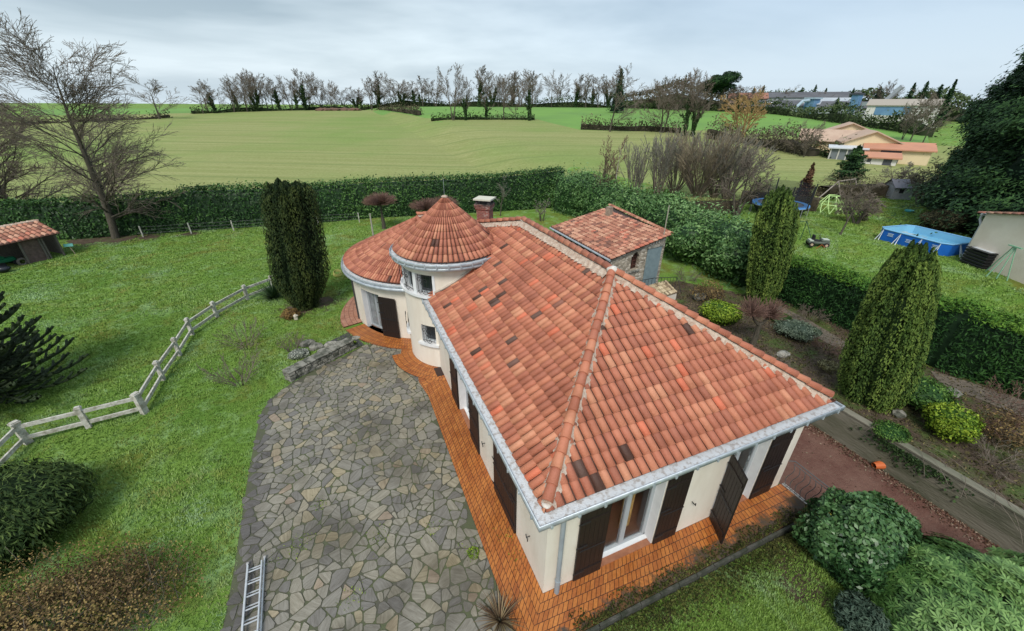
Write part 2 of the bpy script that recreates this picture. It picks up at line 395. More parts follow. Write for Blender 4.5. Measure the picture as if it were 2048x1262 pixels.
# ------------------------------------------------------------------ crazy paving
yard_px = [(435, 1300), (452, 1230), (470, 1130), (486, 1020), (500, 930), (512, 870), (524, 822), (545, 795), (581, 768), (640, 735), (690, 712), (728, 690)]
YARD = [tuple(at(u, v, 0)[:2]) for u, v in yard_px]
YARD += [(-1.75, 11.9), (-1.0, 11.4), (-.75, 10.4), (-.6, 9.2), (-.5, 8.4), (-0.5, 7.9), (-0.80, 7.7), (-0.86, -3.5), (YARD[0][0]-0.2, -3.5)]
rg = random.Random(5)
base = [p for p in YARD]
sheet('courtyard', base, mat('mortar', (0.075, 0.070, 0.056), 0.9, (0.085, 0.10, 0.045), scale=1.3, bump=.4), 0.012, 3)
def clip(poly, p, n):
    out = []; m = len(poly)
    for i in range(m):
        a, b = poly[i-1], poly[i]; da = (a[0]-p[0])*n[0]+(a[1]-p[1])*n[1]; db = (b[0]-p[0])*n[0]+(b[1]-p[1])*n[1]
        if (da >= 0) != (db >= 0):
            k = da/(da-db); out.append((a[0]+(b[0]-a[0])*k, a[1]+(b[1]-a[1])*k))
        if db >= 0: out.append(b)
    return out
def area(P): return 0.5*abs(sum(P[i-1][0]*P[i][1]-P[i][0]*P[i-1][1] for i in range(len(P))))
seeds = []
cell = 0.62
for i in range(-3, 14):
    for j in range(-8, 26):
        seeds.append((-7.2+i*cell+rg.uniform(-.26, .26), -3.6+j*cell+rg.uniform(-.26, .26)))
cells = []
for a in seeds:
    P = [(a[0]-1.3, a[1]-1.3), (a[0]+1.3, a[1]-1.3), (a[0]+1.3, a[1]+1.3), (a[0]-1.3, a[1]+1.3)]
    for b in seeds:
        if b is a or abs(b[0]-a[0]) > 2 or abs(b[1]-a[1]) > 2: continue
        P = clip(P, ((a[0]+b[0])/2, (a[1]+b[1])/2), (a[0]-b[0], a[1]-b[1]))
        if len(P) < 3: break
    if len(P) >= 3: cells.append(P)
stones = []
def split(P, lev):
    A = area(P)
    if A < 0.010: return
    tgt = rg.choice([0.05, 0.08, 0.10, 0.13, 0.18])
    if A < tgt or lev > 5: stones.append(P); return
    xs = [p[0] for p in P]; ys = [p[1] for p in P]; cx, cy = sum(xs)/len(P), sum(ys)/len(P)
    # cut across the longer direction
    cxx = sum((x-cx)**2 for x in xs); cyy = sum((y-cy)**2 for y in ys); cxy = sum((x-cx)*(y-cy) for x, y in P)
    th = 0.5*math.atan2(2*cxy, cxx-cyy)+rg.uniform(-.45, .45)
    n = (math.cos(th), math.sin(th)); c = (cx+rg.uniform(-.05, .05), cy+rg.uniform(-.05, .05))
    split(clip(P, c, n), lev+1); split(clip(P, c, (-n[0], -n[1])), lev+1)
for P in cells: split(P, 0)
Vs, Fs3, rn = [], [], []
bm = bmesh.new(); lay = bm.faces.layers.float.new('rnd'); lay2 = bm.faces.layers.float.new('ang'); 
LB = [at(u, v, 0)[:2] for u, v in yard_px[:7]]
for P in stones:
    cx, cy = sum(p[0] for p in P)/len(P), sum(p[1] for p in P)/len(P)
    if not inpoly(cx, cy, YARD) : continue
    dd = min(math.hypot(cx-x, cy-y) for x, y in LB)
    n = len(P); ins = 0.011; Q = P
    for i in range(n):     # shrink by clipping each side inwards
        a, b = P[i-1], P[i]; dx_, dy_ = b[0]-a[0], b[1]-a[1]; L = math.hypot(dx_, dy_)+1e-9
        nn_ = (-dy_/L, dx_/L)
        if (cx-a[0])*nn_[0]+(cy-a[1])*nn_[1] < 0: nn_ = (-nn_[0], -nn_[1])
        k = ins*rg.uniform(.6, 1.6)
        Q = clip(Q, (a[0]+nn_[0]*k, a[1]+nn_[1]*k), nn_)
        if len(Q) < 3: break
    if len(Q) < 3: continue
    if not all(inpoly(q[0], q[1], YARD) or pdist(q[0], q[1], YARD) < .12 for q in Q): continue
    # round the corners
    Rr = []
    for i in range(len(Q)):
        a, b, c = Q[i-1], Q[i], Q[(i+1) % len(Q)]
        k1 = rg.uniform(.12, .24); k2 = rg.uniform(.12, .24)
        Rr += [(b[0]+(a[0]-b[0])*k1, b[1]+(a[1]-b[1])*k1), (b[0]+(c[0]-b[0])*k2, b[1]+(c[1]-b[1])*k2)]
    z = 0.026+rg.uniform(-.005, .005); tx, ty = rg.uniform(-.015, .015), rg.uniform(-.015, .015)
    edge = cx < np.interp(cy, [q[1] for q in LB], [q[0] for q in LB]) + 0.42
    r = rg.random()*0.25 if edge else 0.25+0.75*rg.random()
    top = [bm.verts.new((x, y, z+(x-cx)*tx+(y-cy)*ty)) for x, y in Rr]; bot = [bm.verts.new((x, y, 0.0)) for x, y in Rr]
    ang = rg.random()
    f = bm.faces.new(top); f[lay] = r; f[lay2] = ang
    if f.normal.z < 0: f.normal_flip()
    for i in range(len(top)):
        f = bm.faces.new((bot[i-1], bot[i], top[i], top[i-1])); f[lay] = r; f[lay2] = ang
bm.normal_update(); bmesh.ops.recalc_face_normals(bm, faces=bm.faces[:])
me = bpy.data.meshes.new('paving_stones'); bm.to_mesh(me); bm.free()
pm = bpy.data.materials.new('paving_stone'); pm.use_nodes = True; p_ = NT(pm.node_tree); bp_ = pm.node_tree.nodes['Principled BSDF']
tcp = p_.n('ShaderNodeTexCoord'); vr = p_.n('ShaderNodeVectorRotate', rotation_type='Z_AXIS'); p_.l(tcp.outputs['Object'], vr.inputs[0]); p_.l(p_.math('MULTIPLY', p_.attr('ang'), 3.1), vr.inputs['Angle'])
mpp = p_.n('ShaderNodeMapping'); mpp.inputs['Scale'].default_value = (2.2, 17, 1); p_.l(vr.outputs[0], mpp.inputs[0])
pc = p_.ramp(p_.attr('rnd'), [(0.0, (0.115, 0.106, 0.100)), (0.22, (0.16, 0.148, 0.136)), (0.45, (0.225, 0.210, 0.182)), (0.68, (0.265, 0.245, 0.200)), (0.88, (0.305, 0.275, 0.210)), (0.97, (0.35, 0.295, 0.19)), (1.0, (0.31, 0.24, 0.18))])
st = p_.rng(p_.noise(mpp.outputs[0], 1.0, 5, .7), .35, .68)
pc = p_.mix(st, pc, p_.mix(1.0, pc, (0.62, 0.60, 0.56), 'MULTIPLY'))
pc = p_.mix(p_.rng(p_.noise(tcp.outputs['Object'], 0.55, 4), .47, .63), pc, p_.mix(1.0, pc, (0.58, 0.56, 0.52), 'MULTIPLY'))
p_.l(pc, bp_.inputs['Base Color']); p_.l(p_.rng(p_.noise(tcp.outputs['Object'], 0.7, 4), .35, .65, .38, .75), bp_.inputs['Roughness'])
p_.bump(p_.noise(mpp.outputs[0], 2.0, 5, .7), .5, .02, bp_.inputs['Normal'])
po = link('courtyard_paving', me, pm); tag(po, kind='structure')
# ------------------------------------------------------------------ terracotta terrace
def pavmat(name, a, b, wet):
    m = bpy.data.materials.new(name); m.use_nodes = True; q = NT(m.node_tree); bb = m.node_tree.nodes['Principled BSDF']
    uv = q.n('ShaderNodeTexCoord'); br = q.n('ShaderNodeTexBrick'); q.l(uv.outputs['UV'], br.inputs['Vector'])
    br.offset = 0.5; br.inputs['Scale'].default_value = 1; br.inputs['Brick Width'].default_value = 0.118; br.inputs['Row Height'].default_value = 0.215; br.inputs['Mortar Size'].default_value = 0.009; br.inputs['Mortar Smooth'].default_value = 0.2; br.inputs['Bias'].default_value = 0.0
    br.inputs['Color1'].default_value = (*a, 1); br.inputs['Color2'].default_value = (*b, 1); br.inputs['Mortar'].default_value = (0.085, 0.028, 0.010, 1)
    c = q.mix(q.rng(q.noise(uv.outputs['UV'], 2.2, 5, .7), .4, .66), br.outputs[0], q.mix(1.0, br.outputs[0], (0.75, 0.66, 0.58), 'MULTIPLY'))
    c = q.mix(q.rng(q.noise(uv.outputs['Object'], 17, 4, .7), .3, .7), c, q.mix(1.0, c, (0.8, 0.74, 0.7), 'MULTIPLY'))
    # moss and grime creeping in from the outer border (attribute), a stain that stays
    gfac = q.rng(q.math('ADD', q.attr('grime'), q.rng(q.noise(uv.outputs['Object'], 2.3, 6, .75), .3, .7, -.33, .33)), .42, .62)
    grc = q.mix(q.rng(q.noise(uv.outputs['Object'], 5, 4), .4, .6), (0.11, 0.055, 0.018), (0.065, 0.048, 0.034))
    c = q.mix(gfac, c, grc)
    q.l(c, bb.inputs['Base Color']); q.l(q.math('MAXIMUM', q.rng(q.noise(uv.outputs['Object'], 1.1, 4), .35, .65, wet, wet+.3), q.math('MULTIPLY', gfac, .8)), bb.inputs['Roughness'])
    bn = q.n('ShaderNodeBump'); bn.inputs['Strength'].default_value = .6; bn.inputs['Distance'].default_value = .006; bn.invert = True; q.l(br.outputs['Fac'], bn.inputs['Height']); q.l(bn.outputs[0], bb.inputs['Normal'])
    return m
pav1 = pavmat('terracotta_paver', (0.54, 0.205, 0.048), (0.40, 0.130, 0.032), 0.33)
pav2 = pavmat('pink_paver', (0.50, 0.27, 0.19), (0.42, 0.20, 0.13), 0.5)
def strip(name, A, B, mt, w=0.9, z=0.045, n=1, grime=(0, 0), u0=0, thick=0.3, nw=8):
    # a band of paving between two polylines (inner A, outer B)
    bm = bmesh.new(); uvl = bm.loops.layers.uv.new('UVMap'); gl = bm.verts.layers.float.new('grime')
    u = u0; rows = []
    for i in range(len(A)):
        if i: u += (math.dist(A[i], A[i-1])+math.dist(B[i], B[i-1]))/2
        row = []
        for k in range(nw+1):
            t_ = k/nw; x = A[i][0]+(B[i][0]-A[i][0])*t_; y = A[i][1]+(B[i][1]-A[i][1])*t_
            v = bm.verts.new((x, y, z)); f_g = grime[0]+(grime[1]-grime[0])*i/(len(A)-1)
            v[gl] = max(0, f_g + t_*1.0-0.62 if f_g else 0.0) if f_g else 0
            row.append((v, (u, math.dist(A[i], B[i])*t_)))
        rows.append(row)
    for i in range(len(A)-1):
        for k in range(nw):
            q = [rows[i][k], rows[i][k+1], rows[i+1][k+1], rows[i+1][k]]
            f = bm.faces.new([a[0] for a in q])
            for lp, a in zip(f.loops, q): lp[uvl].uv = a[1]
    # outer face
    for i in range(len(A)-1):
        a, b = rows[i][-1][0], rows[i+1][-1][0]
        c = bm.verts.new((b.co.x, b.co.y, z-thick)); d = bm.verts.new((a.co.x, a.co.y, z-thick)); f = bm.faces.new((a, b, c, d))
    for row, s_ in ((rows[0], 1), (rows[-1], -1)):
        a, b = row[0][0], row[-1][0]; c = bm.verts.new((b.co.x, b.co.y, z-thick)); d = bm.verts.new((a.co.x, a.co.y, z-thick)); bm.faces.new((a, d, c, b) if s_ > 0 else (a, b, c, d))
    bmesh.ops.recalc_face_normals(bm, faces=bm.faces[:])
    me = bpy.data.meshes.new(name); bm.to_mesh(me); bm.free()
    if me.polygons[0].normal.z < 0: me.flip_normals()
    o = link(name, me, mt); return tag(o, kind='structure')
HW = 7.316      # house width
def lin(a, b, n): return [(a[0]+(b[0]-a[0])*i/n, a[1]+(b[1]-a[1])*i/n) for i in range(n+1)]
strip('terrace_paving', lin((0, 0), (0, 8.9), 30), lin((-.85, -.92), (-.85, 8.1), 30), pav1)
strip('terrace_paving', lin((0, 0), (HW+.12, 0), 40), lin((-.85, -.92), (HW+.12, -.92), 40), pav1, grime=(0.24, .66), z=0.046)
TC = (1.0, 10.65); TR = 1.83
WC = (0.75, 15.4); WRX, WRY = 3.48, 3.93
def ell(a, k=0): return (WC[0]+(WRX+k)*math.cos(R_(a)), WC[1]+(WRY+k)*math.sin(R_(a)))
def tow(a, k=0): return (TC[0]+(TR+k)*math.cos(R_(a)), TC[1]+(TR+k)*math.sin(R_(a)))
strip('terrace_paving', [tow(a) for a in range(258, 176, -5)], [tow(a, .86) for a in range(258, 176, -5)], pav1, z=0.047, u0=9)
strip('terrace_paving', [(-.02, 8.0), (-.1, 8.6), (0.0, 9.3)], [(-.86, 7.6), (-1.0, 8.5), (-.9, 9.4)], pav1, z=0.042)
strip('terrace_paving', [ell(a) for a in range(256, 196, -4)], [ell(a, .9) for a in range(256, 196, -4)], pav1, z=0.048)
strip('terrace_paving', [ell(258, -.05), tow(186, -.05)], [ell(243, .9), tow(200, .9)], pav1, z=0.0405)
strip('terrace_paving', [ell(a) for a in range(196, 148, -4)], [ell(a, .55+.35*min(1, max(0, (a-150)/40))) for a in range(196, 148, -4)], pav2, z=0.0485)
# ------------------------------------------------------------------ driveway side walls, front kerb
wm = mat('old_concrete', (0.215, 0.20, 0.155), 0.85, (0.10, 0.105, 0.065), scale=1.6, bump=.5, bscale=14, stretch=(1, .35, 1.6))
mb = MB(); mb.span((PX1-.02, -14, -1.3), (PX1+.2, PY1, 0.03)); mb.span((PX1-.04, -14, .028), (PX1+.24, PY1, 0.075))
rw = mb.build('retaining_wall', wm); tag(rw, 'long grey concrete retaining wall beside the red earth driveway', 'wall')
mb = MB(); mb.span((PX0-.12, -8, -1.3), (PX0+.015, -0.93, -0.16)); mb.span((PX0-.02, -0.93, -1.3), (PX0+.02, 13, 0.0))
tag(mb.build('driveway_side_wall', wm), 'low concrete wall under the right end of the terrace above the driveway', 'wall')
mb = MB(); 
for i in range(16):
    x0 = -.75+i*.52; mb.box((x0+.25, -.97, -.08), (.5, .06, .2+.012*math.sin(i*2.3)), rz=.006*math.sin(i*5))
kb = mb.build('terrace_kerb', mat('dark_kerb', (.085, .082, .07), .85, (.030, .036, .022), scale=4, bump=.6)); tag(kb, 'dark mossy stone kerb along the front edge of the orange terrace', 'kerb')
mb = MB()
for i in range(7): mb.box((HW+.17, -.08-.125*i, .04), (.09, .105, .05))
tag(mb.build('terrace_edging', mat('white_edging', (.55, .5, .45), .6)), 'short row of pale edging bricks at the right end of the terrace', 'edging')
# ------------------------------------------------------------------ roof tiles
def tilemat(name, ramp, dirt=(0.70, 0.64, 0.60), sc_=1.6):
    return mat(name, (0.4, 0.15, 0.09), 0.62, dirt, scale=sc_, ramp=ramp, bump=.35, bscale=40, detail=6, lo=.42, hi=.72)
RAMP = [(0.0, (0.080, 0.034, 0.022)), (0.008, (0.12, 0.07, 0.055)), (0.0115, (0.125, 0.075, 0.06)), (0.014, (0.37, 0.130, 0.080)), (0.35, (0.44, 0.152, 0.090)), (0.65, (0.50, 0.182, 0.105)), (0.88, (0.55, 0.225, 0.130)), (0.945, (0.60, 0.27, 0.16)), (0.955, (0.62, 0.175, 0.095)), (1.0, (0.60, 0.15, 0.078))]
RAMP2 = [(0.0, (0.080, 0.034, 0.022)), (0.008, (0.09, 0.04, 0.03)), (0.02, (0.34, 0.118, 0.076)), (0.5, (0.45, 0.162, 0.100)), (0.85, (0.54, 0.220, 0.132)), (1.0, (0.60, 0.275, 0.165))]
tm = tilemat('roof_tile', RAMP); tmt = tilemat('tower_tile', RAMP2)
tm2 = tilemat('shed_tile', [(0, (.16, .08, .06)), (.15, (.36, .14, .09)), (.5, (.47, .22, .14)), (.8, (.58, .33, .22)), (1, (.52, .16, .10))])
PROF = [(0.0, -.15), (0.09, .52), (0.25, .88), (0.45, 1.0), (0.63, .88), (0.77, .50), (0.835, -.25)]
def tiles(name, nc, nr, fn, mt, parent, hgt=.07, lip=.03, clipn=(), seed=1, inside=None, jit=1.0):
    """fn(a, b, h) -> world point; a in columns, b in rows (0 = eave), h = height off the plane"""
    rr = np.random.default_rng(seed); V = []; F = []; RN = []
    for j in range(nr):
        for i in range(nc):
            if inside and not inside(i+.5, j+.5): continue
            r = rr.random(); o = len(V); dj = rr.normal(0, .012)*jit; dh = rr.normal(0, .0035)*jit; di = rr.normal(0, .01)*jit
            lo_, up = [], []
            for (p, h) in PROF:
                a = i+p+di*.5
                lo_.append(fn(a, j+dj-.06, h*hgt+lip+dh)); up.append(fn(a, min(j+1.0, nr), h*hgt*.92+dh*.5))
            base = [fn(i+p+di*.5, j+dj-.055, -.01) for p, h in PROF]
            V += lo_+up+base; n = len(PROF)
            for k in range(n-1):
                F.append((o+k, o+k+1, o+n+k+1, o+n+k)); RN.append(r)
                F.append((o+2*n+k, o+2*n+k+1, o+k+1, o+k)); RN.append(.012)  # lip faces darkened: shade under the tile edge put into the colour
            # flat channel between two covers, near-black: grime and shadow line put into colour
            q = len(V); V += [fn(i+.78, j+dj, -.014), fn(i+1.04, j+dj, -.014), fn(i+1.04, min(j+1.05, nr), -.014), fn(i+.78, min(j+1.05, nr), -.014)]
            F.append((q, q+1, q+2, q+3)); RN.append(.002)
    o = npmesh(name, V, F, RN, mt, None)
    if clipn:
        bm = bmesh.new(); bm.from_mesh(o.data)
        for p, n_ in clipn:
            bmesh.ops.bisect_plane(bm, geom=bm.verts[:]+bm.edges[:]+bm.faces[:], plane_co=p, plane_no=n_, clear_outer=True)
        bm.to_mesh(o.data); bm.free()
    o.data.transform(pinv(parent)); o.parent = parent
    return o
house = empty('house', (0, 0, 0), 'large cream house with round stair tower, red tile hip roof and brown shutters', 'house')
OV = .20; SL = .608733; ZE = 3.09; W_ = HW; AY = 3.79; BY = 9.386
AX = W_/2; ZR = ZE + .12 + SL*AX      # ridge height
wallm = mat('cream_render', (0.75, 0.69, 0.60), 0.85, (0.64, 0.57, 0.475), scale=1.0, bump=.25, bscale=60, lo=.38, hi=.72, stretch=(1.6, 1.6, .5))
zinc = mat('zinc', (0.50, 0.545, 0.58), 0.42, (0.36, 0.40, 0.44), scale=5, metal=.35, bump=.1)
zincd = mat('weathered_zinc_tray', (0.60, 0.62, 0.64), 0.5, (0.40, 0.37, 0.35), scale=9, metal=.2, bump=.3, lo=.48, hi=.62)
white = mat('white_paint', (0.74, 0.75, 0.76), 0.5, (.66, .67, .68), scale=3)
shutm = mat('dark_brown_shutter', (0.013, 0.0085, 0.0075), 0.5, (0.022, 0.014, 0.012), scale=7, stretch=(6, 6, .6), bump=.08)
iron = mat('black_iron', (0.02, 0.02, 0.022), 0.5)
glass = mat('window_glass', (0.10, 0.12, 0.13), 0.06, (0.20, 0.22, 0.23), scale=1.2, spec=0.8)
alu = mat('grey_window_frame', (0.36, 0.39, 0.41), 0.4)
mortm = mat('lime_mortar', (0.60, 0.50, 0.41), 0.9, (0.40, 0.27, 0.20), scale=9, bump=.8, bscale=30)
# slopes of the main roof
nf = 37; tw = (W_+2*OV)/nf; ex = .318
cs = 1/math.sqrt(1+SL*SL); 
def zplane(d): return ZE+.12-SL*OV+0 + SL*(d+OV) - 0    # d = distance inside the wall line
hip1 = ((0, 0, 0), (-1, 1, 0)); 
k1 = AY/AX
def front(a, b, h):
    run = b*ex*cs; x = -OV+a*tw; y = -OV+run
    return (x, y - h*SL*cs*AX/AY, ZE+.12+SL*AX/AY*(y) + h*cs)
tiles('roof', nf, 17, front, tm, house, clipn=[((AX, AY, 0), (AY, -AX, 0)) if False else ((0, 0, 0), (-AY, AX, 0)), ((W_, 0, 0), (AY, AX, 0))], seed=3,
      inside=lambda i, j: True)
DX, DY = 2.05, 13.4
ncl = 74; twl = .192
def left(a, b, h):
    run = b*ex*cs; y = -OV-.1+a*twl; x = -OV+run
    return (x - h*SL*cs, y, ZE+.12+SL*x + h*cs)
# keep the slope clear of the round tower
def in_left(i, j):
    p = left(i, j, 0); return math.hypot(p[0]-TC[0], p[1]-TC[1]) > TR-.25 and not (p[1] > TC[1] and p[0] < 1.6)
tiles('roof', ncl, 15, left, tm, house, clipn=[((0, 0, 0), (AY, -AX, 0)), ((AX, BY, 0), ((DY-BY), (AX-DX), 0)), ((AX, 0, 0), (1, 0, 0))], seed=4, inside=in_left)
def right(a, b, h):
    run = b*ex*cs; y = -OV-.1+a*twl; x = W_+OV-run
    return (x + h*SL*cs, y, ZE+.12+SL*(W_-x) + h*cs)
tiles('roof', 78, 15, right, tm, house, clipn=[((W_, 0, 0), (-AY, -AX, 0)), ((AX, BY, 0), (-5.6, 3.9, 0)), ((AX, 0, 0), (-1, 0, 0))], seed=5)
# roof boarding underneath closes the volume
A3 = (AX, AY, ZR); B3 = (AX, BY, ZR)
def zl(x): return ZE+.12+SL*min(x, W_-x)
mb = MB(); dz = -.03
e0 = (-OV, -OV, zl(-OV)+dz); e1 = (W_+OV, -OV, zl(-OV)+dz); e2 = (W_+OV, 15.9, zl(-OV)+dz); e3 = (-OV, 12.2, zl(-OV)+dz); Dp = (DX, DY, zl(DX)+dz)
a3 = (A3[0], A3[1], ZR+dz); b3 = (B3[0], B3[1], ZR+dz)
mb.face([e0, e1, a3]); mb.face([e0, a3, b3, Dp, e3]); mb.face([e1, e2, b3, a3]); mb.face([b3, e2, Dp]); mb.face([e2, e3, Dp])
mb.build('roof_deck', mat('dark_board', (.05, .035, .03)), house)
# ridge and hip caps
def caps(P, Q, n, r=.105, parent=house, mt=tm, seed=0, name='ridge_tiles', lift=.02, down=.0):
    P = np.array(P, float); Q = np.array(Q, float); d = Q-P; L = np.linalg.norm(d); d /= L
    s_ = np.cross(d, (0, 0, 1)); s_ /= np.linalg.norm(s_); u = np.cross(s_, d); rr = np.random.default_rng(seed); V, F, RN = [], [], []
    st_ = L/n; K = 9
    for i in range(n):
        o = len(V); c = rr.random(); j = rr.normal(0, .004, 3)
        for (tt, rad, hh) in ((i*st_, r*1.08, .012), ((i+1.12)*st_, r*.86, -.008)):
            for k in range(K):
                a = math.pi*(k/(K-1)); V.append(P+d*tt+s_*math.cos(a)*rad+u*(math.sin(a)*rad*1.02+lift+hh)+j)
        for k in range(K-1): F.append((o+k, o+k+1, o+K+k+1, o+K+k)); RN.append(.1+.8*c)
        # thickness ring at the open end
        q = len(V)
        for k in range(K): a = math.pi*(k/(K-1)); V.append(P+d*i*st_+s_*math.cos(a)*r*.88+u*(math.sin(a)*r*.84+lift)+j)
        for k in range(K-1): F.append((q+k, q+k+1, o+k+1, o+k)); RN.append(.15)
    return npmesh(name, V, F, RN, mt, parent, smooth=False)
def mortar(P, Q, w=.20, h=.075, seed=1, parent=house, scal=0):
    P = np.array(P, float); Q = np.array(Q, float); d = Q-P; L = np.linalg.norm(d); d /= L
    s_ = np.cross(d, (0, 0, 1)); s_ /= np.linalg.norm(s_); u = np.cross(s_, d); rr = np.random.default_rng(seed); n = int(L/.05); V, F = [], []
    K = [-1, -.72, -.4, 0, .4, .72, 1]
    for i in range(n+1):
        ww = w*(1+rr.normal(0, .12)); 
        for k in K:
            wv_ = ww*(1+(scal*math.sin(i*.05*2*math.pi/twl) if abs(k) > .9 else 0))
            V.append(P+d*i*L/n+s_*k*wv_+u*(h*(1-abs(k)**1.5)*1.0+.0-.125*abs(k)*SLK+rr.normal(0, .005)))
    m = len(K)
    for i in range(n):
        for k in range(m-1): F.append((i*m+k, i*m+k+1, (i+1)*m+k+1, (i+1)*m+k))
    return npmesh('mortar_bed', V, F, None, mortm, parent)
SLK = 1.0
L3 = (-OV+.05, -OV+.05, zl(-OV)+.06); R3 = (W_+OV-.05, -OV+.05, zl(-OV)+.06)
def up_(p, d): return (p[0], p[1], p[2]+d)
SLK = .75
mortar(up_(L3, .03), up_(A3, .09), .17, .09, 1); mortar(up_(R3, .03), up_(A3, .09), .17, .09, 2)
SLK = 1.0
mortar(up_(A3, .10), up_(B3, .10), .25, .08, 3, scal=.12); mortar(up_(B3, .10), (DX, DY, zl(DX)+.10), .22, .08, 4, scal=.12)
caps(up_(L3, .09), up_(A3, .15), 20, seed=11); caps(up_(R3, .09), up_(A3, .15), 20, seed=12)
caps(up_(B3, .15), up_(A3, .15), 16, seed=13); caps((DX, DY, zl(DX)+.14), up_(B3, .15), 12, seed=14)
mb = MB(); mb.ball(up_(A3, .17), .15, 2, (1, 1, .7), .06); mb.ball(up_(B3, .15), .13, 2, (1, 1, .7), .06); mb.ball(up_(L3, .04), .09, 2, (1, 1, .5), .08)
mb.build('mortar_cap', mat('pale_mortar', (.66, .62, .57), .9, (.5, .44, .38), scale=12), house, True)
# ------------------------------------------------------------------ walls with openings
def wall(name, a, b, z0, z1, th, holes, parent, mt, inward):
    """straight wall from a to b; holes = (s0, s1, zlo, zhi) along it"""
    a = np.array(a, float); b = np.array(b, float); L = np.linalg.norm(b-a); d = (b-a)/L; n = np.array(inward, float)
    mb = MB(); s = 0
    for (s0, s1, h0, h1) in sorted(holes)+[(L, L, 0, 0)]:
        def bx(u0, u1, v0, v1):
            if u1-u0 < .005 or v1-v0 < .005: return
            p = [a+d*u0, a+d*u1, a+d*u1+n*th, a+d*u0+n*th]; mb.prism([q[:2] for q in p], v0, v1)
        bx(s, s0, z0, z1)
        if s1 > s0: bx(s0, s1, z0, h0); bx(s0, s1, h1, z1)
        s = s1
    return mb.build(name, mt, parent)
def X0(u, v): d = ray(u, v); t_ = (0-CAM[1])/d[1]; return (CAM+d*t_)
def Y0(u, v): d = ray(u, v); t_ = (0-CAM[0])/d[0]; return (CAM+d*t_)
fx = [X0(*q)[0] for q in [(1143.6, 1163.5), (1198, 1138), (1301, 1089), (1346, 1067), (1417, 1033), (1494, 1000), (1533, 983)]]
ly = [Y0(*q)[1] for q in [(1032.7, 1067), (991, 979), (961, 919), (944.5, 886), (920.6, 828), (907, 791)]]
DH = 2.36
def_top = 2.95
wall('wall', (0, 0), (W_, 0), -1.2, def_top, .38, [(fx[1]+.0, fx[2], .0, DH), (fx[4]+.02, fx[5], .0, DH)], house, wallm, (0, 1))
wall('wall', (0, .382), (0, 9.6), -.3, def_top, .38, [(ly[0]-.37, ly[1]-.37, .0, DH), (ly[3]-.37, ly[4]-.37, .0, DH)], house, wallm, (1, 0))
wall('wall', (W_, .382), (W_, 15.9), -1.2, def_top, .38, [], house, wallm, (-1, 0))
mb = MB(); mb.span((.4, .4, 2.60), (W_-.4, 12, 2.66)); mb.build('ceiling', white, house)
mb = MB(); mb.span((.38, .38, -.02), (W_-.38, 12, 0.015)); mb.build('room_floor', mat('room_floor_wood', (.16, .08, .05), .4), house)
mb = MB(); mb.span((.4, 3.4, 0), (W_-.4, 3.5, 2.6)); mb.build('inner_wall', mat('inner_plaster', (.35, .30, .25), .8), house)
def frenchdoor(p0, p1, inn, depth=.27, sill=True):
    """glazed double door set back in the wall between p0 and p1 (x, y), inn = inward unit vector"""
    p0 = np.array([*p0, 0.0]); p1 = np.array([*p1, 0.0]); n = np.array([*inn, 0.0]); d = p1-p0; L = np.linalg.norm(d); d /= L
    o = p0+n*depth; fr = MB(); z0, z1 = .10, DH-.02
    def P(s, z, k=0): q = o+d*s+n*k; return (q[0], q[1], z)
    fr.bar(P(.03, z0), P(.03, z1), .06, .07); fr.bar(P(L-.03, z0), P(L-.03, z1), .06, .07); fr.bar(P(0, z1-.03), P(L, z1-.03), .07, .06); fr.bar(P(0, z0+.03), P(L, z0+.03), .07, .07)
    m_ = L/2; fr.bar(P(m_-.035, z0+.06), P(m_-.035, z1-.06), .065, .09, ); fr.bar(P(m_+.036, z0+.06), P(m_+.036, z1-.06), .065, .075)
    for q in (.095, L-.095): fr.bar(P(q, z0+.06), P(q, z1-.06), .05, .08)
    f = fr.build('window_frame', alu, house)
    g = MB()
    for s0, s1 in ((.12, m_-.07), (m_+.07, L-.12)):
        c = o+d*(s0+s1)/2; g.bar(P(s0, (z0+z1)/2, .0), P(s1, (z0+z1)/2, .0), .012, z1-z0-.2)
    gm_ = mat('clear_glass', (.55, .6, .62), .03, spec=.5, alpha=1); gl_ = g.build('pane', gm_, f)
    rv = MB()
    for s in (.006, L-.006): rv.bar(P(s, DH/2, -depth/2-.001), P(s+.0001, DH/2, -depth/2-.001), .01, .01)
    rv.bm.clear()
    for s in (.008, L-.008): a_ = o+d*s-n*depth*.995; b_ = o+d*s; rv.bar((a_[0], a_[1], DH/2), (b_[0], b_[1], DH/2), .014, DH-.01)
    rv.build('reveal', white, house)
    a_ = o-n*depth*.5; bs_ = MB(); bs_.bar((a_[0], a_[1], .0), tuple((a_+d*L)[:2])+(.0,), depth+.02, .13); bs_.build('doorstep', mat('step_tile', (.36, .16, .09), .5, (.27, .11, .06), scale=6), house)
    th = MB(); th.bar(P(-.0, .055, -.05), P(L, .055, -.05), .16, .07); th.build('threshold', white, house)
    return f
gm2 = mat('clear_glass', (.55, .6, .62), .03, spec=.5)
for nd in gm2.node_tree.nodes:
    if nd.type == 'BSDF_PRINCIPLED': nd.inputs['Transmission Weight'].default_value = 1; nd.inputs['Roughness'].default_value = 0; nd.inputs['IOR'].default_value = 1.12; nd.inputs['Base Color'].default_value = (.93, .95, .96, 1)
frenchdoor((fx[1], 0), (fx[2], 0), (0, 1)); frenchdoor((fx[4]+.02, 0), (fx[5], 0), (0, 1))
frenchdoor((0, ly[3]), (0, ly[4]), (1, 0))
